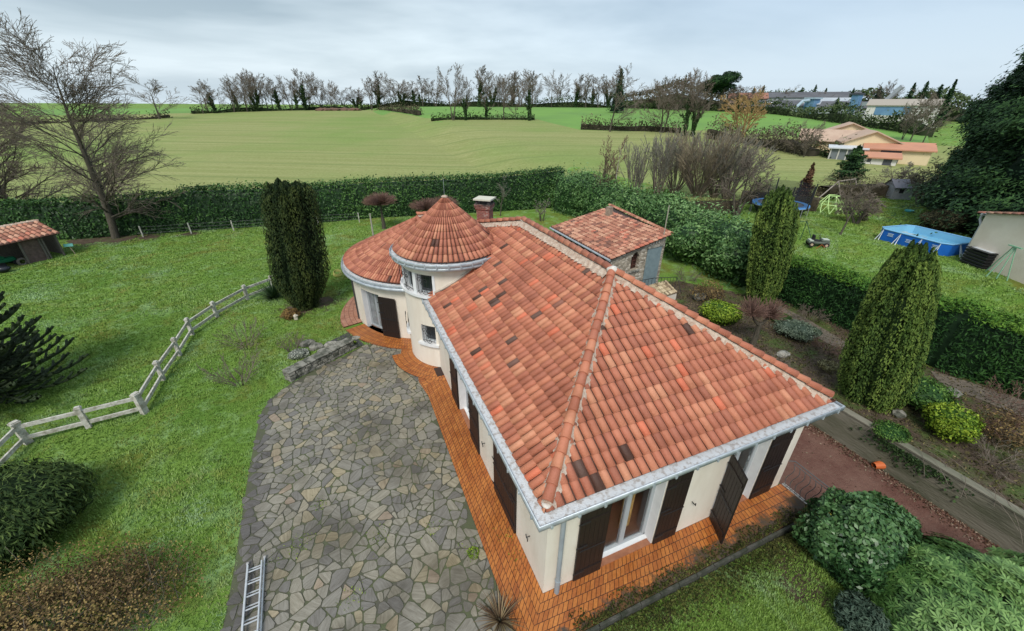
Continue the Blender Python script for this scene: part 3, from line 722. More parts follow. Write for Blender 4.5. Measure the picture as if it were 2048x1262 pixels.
# curtains behind the front doors
curt = mat('ochre_curtain', (.62, .40, .14), .9, (.50, .30, .09), scale=3); curw = mat('white_net_curtain', (.72, .72, .68), .9)
def curtain(x0, x1, y, mt, z0=.05, amp=.035, fr=9):
    V, F = [], []; n = 40
    for i in range(n+1):
        x = x0+(x1-x0)*i/n; yy = y+amp*math.sin(i/n*fr*2*math.pi)
        V += [(x, yy, z0), (x, yy+.01, 2.4)]
    for i in range(n): F.append((2*i, 2*i+2, 2*i+3, 2*i+1))
    npmesh('curtain', V, F, None, mt, house, smooth=True)
curtain(fx[2]-.50, fx[2]-.2, .62, curt); curtain(fx[4]-.2, fx[4]+.85, .6, curw)
def shutter(p0, p1, out, hinge_out=0.0, z0=.06, z1=2.30, both=False, label=None, off=.03):
    """one shutter leaf lying between two ground points, thickness towards 'out'"""
    p0 = np.array([*p0, 0.0]); p1 = np.array([*p1, 0.0]); n = np.array([*out, 0.0]); d = p1-p0; L = np.linalg.norm(d); d /= L
    mb = MB(); q0 = p0+n*off; q1 = p1+n*off; zc = (z0+z1)/2
    mb.bar((q0[0], q0[1], zc), (q1[0], q1[1], zc), .035, z1-z0)
    k = max(4, int(L/.11))
    for i in range(k):      # proud boards
        a = q0+d*(L*(i+.04)/k)+n*.0185; b = q0+d*(L*(i+.96)/k)+n*.0185
        mb.bar((a[0], a[1], zc), (b[0], b[1], zc), .008, z1-z0-.01)
    for z in (z0+.28, z1-.28): 
        a = q0+d*.03+n*.028; b = q1-d*.03+n*.028; mb.bar((a[0], a[1], z), (b[0], b[1], z), .02, .10)
    s = mb.build('shutter', shutm, house)
    hw = MB()
    for z in (z0+.28, z0+1.2, z1-.28):
        a = q0-d*.05+n*.04; b = q0+d*.22+n*.04; hw.bar((a[0], a[1], z), (b[0], b[1], z), .012, .035)
    a = q0+n*.045+d*.04; b = q1+n*.045-d*.02; zz_ = (z0+z1)/2-.05
    hw.bar((a[0], a[1], zz_), (b[0], b[1], zz_), .014, .022)
    hw.build('hinge', iron, s)
    if label: s['label'] = label
    return s
shutter((fx[0], 0), (fx[1]-.01, 0), (0, -1)); shutter((fx[2]+.02, 0), (fx[3], 0), (0, -1)); shutter((fx[5]+.02, 0), (fx[6], 0), (0, -1))
so_e = at(1443, 1088, .06); e2_ = np.array([so_e[0]-fx[4]-.0, so_e[1]]); 
shutter((fx[4]+.02, -.03), (so_e[0], so_e[1]), (e2_[1]/np.hypot(*e2_), -e2_[0]/np.hypot(*e2_)), off=.0, label='half open brown shutter swung out over the terrace')
shutter((0, ly[0]+.02), (0, (ly[0]+ly[1])/2), (-1, 0), label='closed brown shutter leaf'); shutter((0, ly[1]-.02), (0, (ly[0]+ly[1])/2), (-1, 0), label='closed brown shutter leaf')
shutter((0, ly[3]-.01), (0, ly[2]), (-1, 0)); shutter((0, ly[4]+.02), (0, ly[5]), (-1, 0))
def hook(p, out):
    mb = MB(); n = Vector((*out, 0)); s_ = Vector((-n.y, n.x, 0)); p = Vector(p)
    mb.tube([p, p+n*.09], .011, 6); mb.tube([p+n*.08-s_*.05+Vector((0, 0, .05)), p+n*.085, p+n*.08+s_*.04, p+n*.08+s_*.045+Vector((0, 0, -.08))], .012, 6)
    mb.build('shutter_hook', iron, house)
for q in [X0(1384, 1003)]: hook((q[0], 0, q[2]), (0, -1))
for q in [Y0(1060, 1072), Y0(970, 886)]: hook((0, q[1], q[2]), (-1, 0))
# ------------------------------------------------------------------ gutters
GO = .4227
def gutter(path, nor, parent=house, z=2.92, closed=False, cyl=None, brk=.55):
    """zinc box gutter swept along a path of wall-line points with outward normals (mitred)"""
    prof = [(0.0, -.13), (.30, -.13), (.345, -.10), (.345, 0.0), (GO-.03, 0.0), (GO, .015), (GO, .125), (GO-.015, .14), (GO-.03, .125), (GO-.035, .075), (.10, .12), (.08, .17), (.0, .2)]
    V, F, F2 = [], [], []
    for p, n_ in zip(path, nor):
        for (o, h) in prof: V.append((p[0]+n_[0]*o, p[1]+n_[1]*o, z+h))
    m = len(prof)
    for i in range(len(path)-1):
        for k in range(m-1): (F2 if k in (9, 10, 11) else F).append((i*m+k, i*m+k+1, (i+1)*m+k+1, (i+1)*m+k))
    npmesh('gutter', V, F, None, zinc, parent); npmesh('gutter_tray', V, F2, None, zincd, parent)
    mb = MB(); acc = 0
    for i in range(len(path)-1):
        a, b = Vector((*path[i], 0)), Vector((*path[i+1], 0)); na = Vector((*nor[i], 0)); nb = Vector((*nor[i+1], 0)); pa, pb = a+na*GO, b+nb*GO; L = (pb-pa).length; s = (brk-acc) if acc else brk*.4
        d = (pb-pa).normalized(); nn_ = Vector((d.y, -d.x, 0)); nn_ = nn_ if nn_.dot(na) > 0 else -nn_
        while s < L:
            q = pa+d*s; mb.box((q.x-nn_.x*.02, q.y-nn_.y*.02, z+.02), (.055, .07, .05), rz=math.atan2(d.y, d.x)); mb.bar((q.x+nn_.x*.006, q.y+nn_.y*.006, z-.02), (q.x+nn_.x*.006, q.y+nn_.y*.006, z+.13), .03, .016)
            s += brk
        acc = (L-(s-brk)) 
    if len(mb.bm.verts): mb.build('gutter_bracket', zinc, parent)
    else: mb.bm.free()
gutter([(0, 9.45), (0, 0), (W_, 0), (W_, 15.9)], [(-1, 0), (-1, -1), (1, -1), (1, 0)])
def circ(c, rx, ry, a0, a1, st_):
    P, Nn = [], []
    a = a0
    while a <= a1+1e-6:
        P.append((c[0]+rx*math.cos(R_(a)), c[1]+ry*math.sin(R_(a)))); l = math.hypot(math.cos(R_(a))*ry, math.sin(R_(a))*rx); Nn.append((math.cos(R_(a))*ry/l, math.sin(R_(a))*rx/l)); a += st_
    return P, Nn
TG = 4.40
GO_ = GO; GO = .37
P_, N_ = circ(TC, TR, TR, 0, 360, 6); gutter(P_, N_, z=TG, brk=.42)
GO = .30
P_, N_ = circ(WC, WRX, WRY, 96, 262, 4); gutter(P_, N_, z=2.60, brk=.5)
GO = GO_
# ------------------------------------------------------------------ tower
def curved_wall(name, c, rx, ry, a0, a1, z0, z1, holes, mt, st_=2.5, th=.3):
    """holes: (angle0, angle1, zlo, zhi) in degrees; inner returns included"""
    ang = sorted(set([round(x_, 3) for x_ in np.arange(a0, a1+.01, st_)]+[h[0] for h in holes]+[h[1] for h in holes]))
    zs = sorted(set([z0, z1]+[h[2] for h in holes]+[h[3] for h in holes]))
    def pt(a, r): return (c[0]+(rx-r)*math.cos(R_(a)), c[1]+(ry-r)*math.sin(R_(a)))
    mb = MB()
    for i in range(len(ang)-1):
        am = (ang[i]+ang[i+1])/2
        for j in range(len(zs)-1):
            zm = (zs[j]+zs[j+1])/2
            if any(h[0] < am < h[1] and h[2] < zm < h[3] for h in holes): continue
            p, q = pt(ang[i], 0), pt(ang[i+1], 0); mb.face([(p[0], p[1], zs[j]), (q[0], q[1], zs[j]), (q[0], q[1], zs[j+1]), (p[0], p[1], zs[j+1])])
    o = mb.build(name, mt, house)
    rt = MB()
    for (h0, h1, l, u) in holes:
        A, B, C1, D = pt(h0, 0), pt(h1, 0), pt(h1, th), pt(h0, th)
        rt.face([(*A, l), (*D, l), (*D, u), (*A, u)]); rt.face([(*B, l), (*C1, l), (*C1, u), (*B, u)]); rt.face([(*A, l), (*B, l), (*C1, l), (*D, l)]); rt.face([(*A, u), (*B, u), (*C1, u), (*D, u)])
    if holes: rt.build('reveal', white, house)
    else: rt.bm.free()
    return pt
up_w = [(214, 236), (187, 209), (160, 182)]
UZ0, UZ1, LZ0, LZ1 = 3.20, 3.98, 1.12, 1.88
holes = [(a, b, UZ0, UZ1) for a, b in up_w]+[(214, 234, LZ0, LZ1), (160, 180, LZ0, LZ1)]
pt_ = curved_wall('tower_wall', TC, TR, TR, 0, 360, -.2, TG+.1, holes, wallm)
darkg = mat('dark_pane', (.02, .025, .03), .08, spec=.7)
for (a, b, l, u) in holes:
    A, B = pt_(a, .2), pt_(b, .2); fr = MB()
    Lx = math.dist(A, B); d = ((B[0]-A[0])/Lx, (B[1]-A[1])/Lx)
    for s in (0.02, Lx-.02, ): fr.bar((A[0]+d[0]*s, A[1]+d[1]*s, l), (A[0]+d[0]*s, A[1]+d[1]*s, u), .05, .05)
    fr.bar((*A, l+.03), (*B, l+.03), .05, .06); fr.bar((*A, u-.03), (*B, u-.03), .05, .06)
    f = fr.build('window_frame', alu, house)
    g = MB(); g.bar((*pt_(a, .21), (l+u)/2), (*pt_(b, .21), (l+u)/2), .01, u-l-.02); g.build('pane', darkg, f)
    # wrought iron scroll grille
    gr_ = MB(); am = (a+b)/2; P = lambda s, z, r=-.05: (*pt_(a+(b-a)*s, r), l+(u-l)*z)
    for s in (.12, .88): gr_.tube([P(s, .02, .02), P(s, .5, -.0), P(s, .98, .02)], .009, 5)
    gr_.tube([P(.1, .1, .02), P(.9, .1, .02)], .009, 5); gr_.tube([P(.1, .92, .02), P(.9, .92, .02)], .009, 5)
    def scroll(cx, cz, r0, turns, s0, fl, ph=0):
        pts = []
        for i in range(22):
            t_ = i/21; an = ph+fl*t_*turns*2*math.pi; r = r0*(1-.8*t_); pts.append(P(cx+r*math.cos(an), cz+.8*r*math.sin(an), -.10))
        return pts
    gr_.tube(scroll(.33, .78, .2, 1.3, 0, 1, -1.2), .010, 5); gr_.tube(scroll(.66, .2, .2, 1.3, 0, 1, 2.0), .010, 5)
    gr_.tube([P(.38, .62, -.10), P(.52, .5, -.11), P(.62, .36, -.10)], .010, 5); gr_.tube(scroll(.3, .2, .15, 1.2, 0, -1, 1), .009, 5); gr_.tube(scroll(.68, .75, .15, 1.2, 0, -1, 4), .009, 5)
    for s in (.35, .5, .65): gr_.tube([P(s, .1, .0), P(s+.03*math.sin(s*20), .5, -.02), P(s, .92, .0)], .006, 4)
    gr_.build('window_grille', iron, house)
def curved_box(name, c, r0, r1, a0, a1, z0, z1, mt, st_=3):
    mb = MB(); mb.lathe((c[0], c[1], 0), [(r0, z0), (r1, z0), (r1, z1), (r0, z1), (r0, z0)], n=max(2, int((a1-a0)/st_)), a0=R_(a0), a1=R_(a1))
    for a in (a0, a1):
        mb.face([(c[0]+r*math.cos(R_(a)), c[1]+r*math.sin(R_(a)), z) for r, z in ((r0, z0), (r1, z0), (r1, z1), (r0, z1))])
    return mb.build(name, mt, house)
curved_box('window_sill', TC, TR-.05, TR+.13, 155, 240, UZ0-.10, UZ0-.005, white)
curved_box('window_sill', TC, TR-.05, TR+.12, 210, 238, LZ0-.10, LZ0-.005, white)
curved_box('window_sill', TC, TR-.05, TR+.12, 156, 184, LZ0-.10, LZ0-.005, white)
for a0, a1 in ((209, 214), (182, 187)): curved_box('window_post', TC, TR-.02, TR+.025, a0, a1, UZ0, UZ1, white)
for a0, a1 in ((155, 160), (236, 239)): curved_box('window_post', TC, TR-.02, TR+.025, a0, a1, UZ0, UZ1, white)
# cone roof
ZA = 6.42; RC = TR+.20; ZC = TG+.17; NCC = 66
slen = math.hypot(RC, ZA-ZC); nrc = 9
def cone(a, b, h):
    k = max(0.012, 1-b/nrc); r = RC*k; hh = h*(.35+.65*k) ; cs_ = (ZA-ZC)/slen; th = 2*math.pi*a/NCC
    r += hh*cs_; return (TC[0]+r*math.cos(th), TC[1]+r*math.sin(th), ZC+(ZA-ZC)*(1-k)+hh*RC/slen)
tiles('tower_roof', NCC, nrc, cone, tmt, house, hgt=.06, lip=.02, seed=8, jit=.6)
mb = MB(); mb.lathe((TC[0], TC[1], 0), [(RC, ZC-.03), (.01, ZA-.03)], 40); mb.lathe((TC[0], TC[1], 0), [(TR-.01, TG-.13), (TR-.01, TG+.2)], 40); mb.build('tower_roof_deck', MATS['dark_board'], house)
mb = MB(); mb.ball((TC[0], TC[1], ZA-.03), .12, 2, (1, 1, .5), .07); mb.build('mortar_cap', mortm, house, True)
mb = MB(); mb.tube([(TC[0], TC[1], ZA), (TC[0], TC[1], ZA+.62)], .005, 5); mb.build('lightning_rod', zinc, house)
# flashing where the tower meets the main roof
pts = []
for a in range(238, 350, 4):
    x, y = TC[0]+(TR+.03)*math.cos(R_(a)), TC[1]+(TR+.03)*math.sin(R_(a)); pts.append((x, y, zl(x)+.13))
MB().tube([p for p in pts if p[2] < 4.4], .045, 6).build('flashing', mat('mortar_flashing', (.55, .49, .42), .9, (.4, .33, .27), scale=8), house)
# ------------------------------------------------------------------ rounded wing
pw = curved_wall('wing_wall', WC, WRX, WRY, 96, 262, -.2, 2.62, [(205, 224, .0, 2.02)], wallm, st_=3, th=.32)
def wpt(a, k): return (WC[0]+(WRX+k)*math.cos(R_(a)), WC[1]+(WRY+k)*math.sin(R_(a)))
A, B = pw(205, .26), pw(224, .26); fr = MB()
Lx = math.dist(A, B); d = ((B[0]-A[0])/Lx, (B[1]-A[1])/Lx)
for s in (.03, Lx/2, Lx-.03): fr.bar((A[0]+d[0]*s, A[1]+d[1]*s, .08), (A[0]+d[0]*s, A[1]+d[1]*s, 2.0), .07, .06)
fr.bar((*A, .1), (*B, .1), .06, .08); fr.bar((*A, 1.98), (*B, 1.98), .06, .06)
f = fr.build('window_frame', alu, house); MB().lathe((WC[0], WC[1], 0), [(.01, .06), (3.4, .06)], 32).build('room_floor', MATS['room_floor_wood'], house); g = MB(); g.bar((*pw(205.5, .28), 1.05), (*pw(223.5, .28), 1.05), .01, 1.85); g.build('pane', mat('grey_pane', (.25, .27, .28), .07, (.12, .13, .14), scale=2, spec=.7), f)
sa = wpt(224.5, .0); sb = wpt(238, .0); dd_ = (sb[0]-sa[0], sb[1]-sa[1]); L_ = math.hypot(*dd_); shutter(sa, sb, (dd_[1]/L_ if dd_[1]*(-1) > 0 else -abs(dd_[1])/L_, -abs(dd_[0])/L_), z0=.05, z1=2.0, off=.10)
ZW = 4.62; RW = .16; nrw = 12; NCW = 88
def wing(a, b, h):
    th = math.pi/2+math.pi*a/NCW*1.04; k = max(.01, 1-b/nrw); sl_ = math.hypot(WRY, ZW-2.8); hh = h*(.35+.65*k)
    return (WC[0]+((WRX+RW)*k+hh*.4)*math.cos(th), WC[1]+((WRY+RW)*k+hh*.4)*math.sin(th), 2.80+(ZW-2.80)*(1-k)+hh*.9)
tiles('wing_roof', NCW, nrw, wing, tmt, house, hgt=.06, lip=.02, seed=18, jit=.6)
# straight part of the wing roof, towards the tower and behind it
def wingf(a, b, h):
    k = b/nrw; return (WC[0]-.1+a*.22, WC[1]-(WRY+RW)*(1-k)-h*.4, 2.80+(ZW-2.80)*k+h*.9)
tiles('wing_roof', 8, nrw, wingf, tmt, house, hgt=.06, lip=.02, seed=19)
mb = MB(); mb.lathe((0, 0, 0), [(1, 2.76), (.01, ZW-.05)], 30, a0=math.pi/2, a1=1.5*math.pi)
for v in mb.bm.verts: v.co.x = WC[0]+v.co.x*(WRX+RW); v.co.y = WC[1]+v.co.y*(WRY+RW)
q = WC[1]-WRY-RW; r = WC[1]+WRY+RW
mb.face([(WC[0], q, 2.76), (DX+.2, q, 2.76), (DX+.2, WC[1], ZW-.05), (WC[0], WC[1], ZW-.05)]); mb.face([(WC[0], r, 2.76), (DX+2.2, r, 2.76), (DX+.2, WC[1], ZW-.05), (WC[0], WC[1], ZW-.05)]); mb.face([(DX+.2, WC[1], ZW-.05), (DX+2.2, r, 2.76), (W_, 15.9, 2.76), (W_, 12, 2.9), (DX+.2, 12.5, 3.2)])
mb.build('wing_roof_deck', MATS['dark_board'], house)
SLK = .5; mortar((WC[0], WC[1], ZW+.03), (DX+.3, WC[1], ZW+.03), .16, .08, 9); caps((WC[0]-.05, WC[1], ZW+.06), (DX+.3, WC[1], ZW+.06), 5, seed=21)
mb = MB(); x_, y_ = wpt(190, .04); mb.tube([(x_, y_, 0), (x_, y_, 2.6)], .04, 8); mb.build('downpipe', mat('dark_pipe', (.05, .05, .05), .5), house)
# front downpipe
q = X0(1109, 1178)[0]
mb = MB(); mb.tube([(q, -.09, .08), (q, -.09, 2.72), (q, -.2, 2.86)], .048, 12); mb.tube([(q, -.09, .0), (q, -.09, .46)], .056, 12); mb.tube([(q, -.09, .45), (q, -.09, .49)], .062, 12)
mb.build('downpipe', mat('grey_pipe', (.30, .34, .37), .45, (.24, .27, .30), scale=3), house)
# wall lantern between wing and tower
q = wpt(255, 0)
mb = MB(); c = (q[0]-.16, q[1]-.14, 1.72); mb.bar((q[0], q[1], 1.85), (c[0], c[1], 1.9), .03); mb.lathe(c, [(.0, .2), (.09, .12), (.10, .10)], 6); mb.lathe(c, [(.035, -.14), (.05, -.12), (.0, -.17)], 6); mb.lathe(c, [(.03, -.12), (.075, .09)], 6)
mb.build('wall_lantern', mat('cream_lantern', (.62, .57, .5), .5), house)
# chimney
ch = (3.02, 12.0); rz = R_(-39)
bk = bpy.data.materials.new('chimney_brick'); bk.use_nodes = True; q = NT(bk.node_tree); bb = bk.node_tree.nodes['Principled BSDF']; bb.inputs['Roughness'].default_value = .85
tcq = q.n('ShaderNodeTexCoord'); vq = q.n('ShaderNodeMapping'); vq.inputs['Rotation'].default_value = (R_(90), 0, 0); q.l(tcq.outputs['Object'], vq.inputs[0]); br = q.n('ShaderNodeTexBrick'); q.l(vq.outputs[0], br.inputs[0]); br.inputs['Scale'].default_value = 1
br.inputs['Brick Width'].default_value = .16; br.inputs['Row Height'].default_value = .055; br.inputs['Mortar Size'].default_value = .006; br.inputs['Color1'].default_value = (.26, .06, .045, 1); br.inputs['Color2'].default_value = (.17, .045, .035, 1); br.inputs['Mortar'].default_value = (.3, .2, .16, 1)
cq = q.mix(q.rng(q.noise(tcq.outputs['Object'], 5, 5, .7), .55, .68), br.outputs[0], (.42, .33, .29)); sq_ = q.n('ShaderNodeSeparateXYZ'); q.l(tcq.outputs['Object'], sq_.inputs[0])
cq = q.mix(q.rng(q.math('ADD', sq_.outputs[2], q.rng(q.noise(tcq.outputs['Object'], 6, 4), .3, .7, -.12, .12)), 1.0, 1.15), cq, (.035, .028, .026))
q.l(cq, bb.inputs['Base Color'])
chim = bpy.data.objects.new('chimney', None); 
mb = MB(); mb.box((0, 0, .1), (.56, .52, 1.9)); 
zt = Z(ch[0], ch[1], 397); z0 = zt-1.30
for i, (k, z) in enumerate(((.64, .93), (.68, 1.0), (.72, 1.07))): mb.box((0, 0, z), (k, k-.04, .07))
for v in mb.bm.verts: pass
me = bpy.data.meshes.new('chimney'); bmesh.ops.recalc_face_normals(mb.bm, faces=mb.bm.faces[:]); mb.bm.to_mesh(me); mb.bm.free()
chim = link('chimney', me, bk, house); chim.location = (ch[0], ch[1], z0); chim.rotation_euler = (0, 0, rz)
def loc(o, p): return o.matrix_basis @ Vector(p)
mb = MB(); 
for sx in (-1, 1):
    for sy in (-1, 1): mb.box(loc(chim, (sx*.26, sy*.24, 1.19)), (.09, .09, .17), rz=rz)
for sx in (-.0,): mb.box(loc(chim, (0, 0, 1.19)), (.30, .28, .17), rz=rz)
mb.build('chimney_vent', mat('soot', (.05, .045, .045)), chim)
mb = MB(); mb.box(loc(chim, (0, 0, 1.30)), (.76, .72, .06), rz=rz); mb.build('chimney_cap', mat('cap_concrete', (.55, .53, .44), .85), chim)
mb = MB(); mb.box(loc(chim, (0, 0, .02)), (.585, .545, .34), rz=rz); mb.box(loc(chim, (0, 0, -.28)), (.75, .7, .3), rz=rz); mb.build('flashing', mat('zinc_flashing', (.60, .63, .68), .4, (.45, .48, .54), scale=6, metal=.3), chim)
# iron railing at the right end of the terrace
rail = empty('terrace_railing', (W_+.1, -.05, .04), 'wavy wrought iron railing at the right end of the orange terrace', 'railing')
mb = MB(); x = W_+.1
mb.tube([(x-.12, -.02, 1.0), (x, -.1, 1.02), (x, -1.6, .98)], .016, 6); mb.tube([(x, -.1, .93), (x, -1.6, .90)], .011, 6); mb.tube([(x, -.06, .14), (x, -1.6, .12)], .011, 6)
mb.build('handrail', mat('grey_iron', (.10, .10, .10), .5), rail)
for i in range(11):
    y = -.12-.14*i; mb = MB(); mb.tube([(x, y+.05*math.sin(t_*2*math.pi/8), .13+.8*t_/8) for t_ in range(9)], .010, 5); mb.build('baluster', MATS['grey_iron'], rail)
# flat slab between tower and house, the recess's shade put into its colour
mb = MB(); mb.span((-.28, 8.55, .03), (-.005, 9.15, .052)); mb.build('dark_recess_patch', mat('recess_shade', (.035, .018, .015), .5), house)
# ------------------------------------------------------------------ foliage generators
def unit(a): return a/(np.linalg.norm(a, axis=-1, keepdims=True)+1e-9)
def leafcloud(name, P, Nn, size, mt, parent, asp=.42, jit=.6, rs=None, bias=None, seed=0, up=0.0, core=None, szj=.35, rn=.24):
    """rhombic leaves at points P with outward normals Nn (N,3)"""
    rs = np.random.default_rng(seed); n = len(P); P = np.asarray(P, float); Nn = unit(np.asarray(Nn, float)+rs.normal(0, jit, (n, 3)))
    ax = rs.normal(0, 1, (n, 3)); ax[:, 2] += up*2; ax -= Nn*np.sum(ax*Nn, 1, keepdims=True); ax = unit(ax); sd = np.cross(Nn, ax)
    L = size*(1+rs.uniform(-szj, szj, (n, 1))); W = L*asp
    V = np.stack([P-ax*L*.5, P+sd*W*.5-Nn*L*.05, P+ax*L*.5+Nn*L*.06, P-sd*W*.5-Nn*L*.05], 1).reshape(-1, 3)
    F = np.arange(4*n).reshape(n, 4); R = rs.random(n) if bias is None else np.clip(.5+(bias-.5)*1.35+rs.normal(0, rn, n), 0, 1)  # bias lightens tops and darkens gaps: light and shade put into leaf colour
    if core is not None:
        cv, cf = core; F2 = np.asarray(cf)+len(V); V = np.vstack([V, cv]); F = np.vstack([F, F2]); R = np.concatenate([R, np.zeros(len(F2))])  # core: solid body added inside to block light, in the darkest leaf colour
    return npmesh(name, V, F, R, mt, parent)
def snoise(P, f, seed=0):      # cheap smooth pseudo noise in [-1, 1]
    r = np.random.default_rng(seed); s = np.zeros(len(P))
    for k in range(7):
        d = r.normal(0, 1, 3)*f*(1+.35*k); s += np.sin(P@d+r.uniform(0, 6.28))/(1+.35*k)
    return s/3.2
def blob(c, R, n, seed=0, rough=.18, f=2.2, shell=(.72, 1.02), zlo=-.9):
    rs = np.random.default_rng(seed); D = unit(rs.normal(0, 1, (n*2, 3))); D = D[D[:, 2] > zlo][:n]
    nz = snoise(D, f, seed); k = (1+rough*nz)*rs.uniform(shell[0], shell[1], len(D))**.6
    return np.array(c)+D*np.array(R)*k[:, None], unit(D/np.array(R)), nz
def blobcore(c, R, k=.8, rough=.18, f=2.2, seed=0, nu=20, nv=10):
    V, F = [], []
    for j in range(nv+1):
        ph = math.pi*(j/nv-.5)
        for i in range(nu):
            th = 2*math.pi*i/nu; V.append((math.cos(ph)*math.cos(th), math.cos(ph)*math.sin(th), math.sin(ph)))
    V = np.array(V); nz = snoise(V, f, seed); V2 = np.array(c)+V*np.array(R)*(k*(1+rough*nz))[:, None]
    for j in range(nv):
        for i in range(nu): F.append((j*nu+i, j*nu+(i+1) % nu, (j+1)*nu+(i+1) % nu, (j+1)*nu+i))
    return V2, np.array(F)
def bush(name, c, R, size, mt, label, cat='shrub', n=2500, seed=0, rough=.2, jit=.6, asp=.45, up=0, group=None, f=2.4, core=.78, stem=True, shell=(.7, 1.03), lobes=0):
    """rounded shrub standing on the ground point c"""
    c = np.array(c, float); e = empty(name, c, label, cat, group); cc = c+np.array([0, 0, R[2]*.88])
    P, Nn, nz = blob(cc, R, n, seed, rough, f, shell); bias = .5+.28*nz
    if lobes:
        rs = np.random.default_rng(seed+5); Ps, Ns, Bs = [P[:n//3]], [Nn[:n//3]], [bias[:n//3]]
        for k in range(lobes):
            d = unit(rs.normal(0, 1, 3)); d[2] = abs(d[2])*.9-.15; lc = cc+d*np.array(R)*.62; lr = np.array(R)*rs.uniform(.34, .5)
            p, q, z = blob(lc, lr, n//lobes, seed+k, .15, 3); Ps.append(p); Ns.append(q); Bs.append(.5+.2*z+.12*d[2])  # higher lobes lighter, hollows darker: light put into the leaf colour
        P, Nn, bias = np.vstack(Ps), np.vstack(Ns), np.concatenate(Bs)
    k = P[:, 2] > c[2]+.02; P, Nn, bias = P[k], Nn[k], bias[k]
    leafcloud('foliage', P, Nn, size, mt, e, asp, jit, bias=bias, seed=seed, up=up, core=blobcore(cc, R, core, rough, f, seed) if core else None)
    if stem:
        mb = MB(); rg = random.Random(seed)
        for k in range(4): a = rg.uniform(0, 6.28); mb.tube([c, c+np.array([math.cos(a)*R[0]*.35, math.sin(a)*R[1]*.35, R[2]*.9])], [.035, .012], 5)
        mb.build('stem', barkm, e)
    return e
barkm = mat('bark', (0.105, 0.088, 0.068), 0.9, (0.055, 0.052, 0.035), scale=5, bump=.5, stretch=(3, 3, .8))
twigm = mat('twig', (0.20, 0.165, 0.13), 0.9, (0.13, 0.105, 0.08), scale=3)
twigg = mat('grey_twig', (0.26, 0.245, 0.205), 0.9, (0.17, 0.16, 0.12), scale=3)
twigr = mat('reddish_twig', (0.22, 0.13, 0.10), 0.9, (0.16, 0.09, 0.07), scale=3)
twigo = mat('golden_twig', (0.42, 0.28, 0.11), 0.9, (0.32, 0.21, 0.09), scale=3)
def tubes(name, S, mt, parent, k=4):
    """S: list of (p0, r0, p1, r1)"""
    if not S: return None
    A = np.array([s[0] for s in S], float); B = np.array([s[2] for s in S], float); ra = np.array([s[1] for s in S])[:, None]; rb = np.array([s[3] for s in S])[:, None]
    d = unit(B-A); u = np.where(np.abs(d[:, 2:3]) > .9, np.array([[1., 0, 0]]), np.array([[0, 0, 1.]])); x = unit(np.cross(d, u)); y = np.cross(d, x)
    V = []
    for (Q, r) in ((A, ra), (B, rb)):
        for i in range(k): a = 2*math.pi*i/k; V.append(Q+(x*math.cos(a)+y*math.sin(a))*r)
    V = np.stack(V, 1).reshape(-1, 3); n = len(S); o = (np.arange(n)*2*k)[:, None]
    F = np.stack([np.concatenate([o+i, o+(i+1) % k, o+k+(i+1) % k, o+k+i], 1) for i in range(k)], 1).reshape(-1, 4)
    return npmesh(name, V, F, None, mt, parent, smooth=k > 4)
def grow(rs, p, d, L, r, lev, P, out, cut=0):
    """P: list per level of dict(n, ang, len, nseg, wob, trop, start)"""
    q = P[lev]; ns = q['nseg']; p = np.array(p, float); d = unit(np.array(d, float)); nodes = []
    last = lev == len(P)-1; rt = r*(.45 if last else (.08 if lev == 0 else .25))
    for i in range(ns):
        d = unit(d+rs.normal(0, q['wob'], 3)+np.array([0, 0, q['trop']])*(1+q.get('tc', 0)*i)); p2 = p+d*L/ns; r1 = r+(rt-r)*i/ns; r2 = r+(rt-r)*(i+1)/ns
        out.append((p, r1, p2, r2, lev)); nodes.append((p, p2, d.copy(), r1, r2)); p = p2
    if last: return
    n = q['n']; n = int(n*rs.uniform(.8, 1.2)+.5)
    for k in range(n):
        t = q['start']+(1-q['start'])*((k+rs.uniform(0, 1))/n); i = min(ns-1, int(t*ns)); a, b, dd, r1, r2 = nodes[i]; f = t*ns-i; pp = a+(b-a)*f
        ang = R_(q['ang'])*rs.uniform(.7, 1.25); s_ = rs.normal(0, 1, 3); s_[2] *= q.get('flat', 1); s_ -= dd*np.dot(s_, dd); s_ = unit(s_)
        nd = dd*math.cos(ang)+s_*math.sin(ang); l2 = L*q['len']*(1-q.get('taper', .55)*t)*rs.uniform(.75, 1.2)
        grow(rs, pp, nd, l2, max((r1+(r2-r1)*f)*q.get('rr', .55), P[-1].get('rmin', .01)), lev+1, P, out)
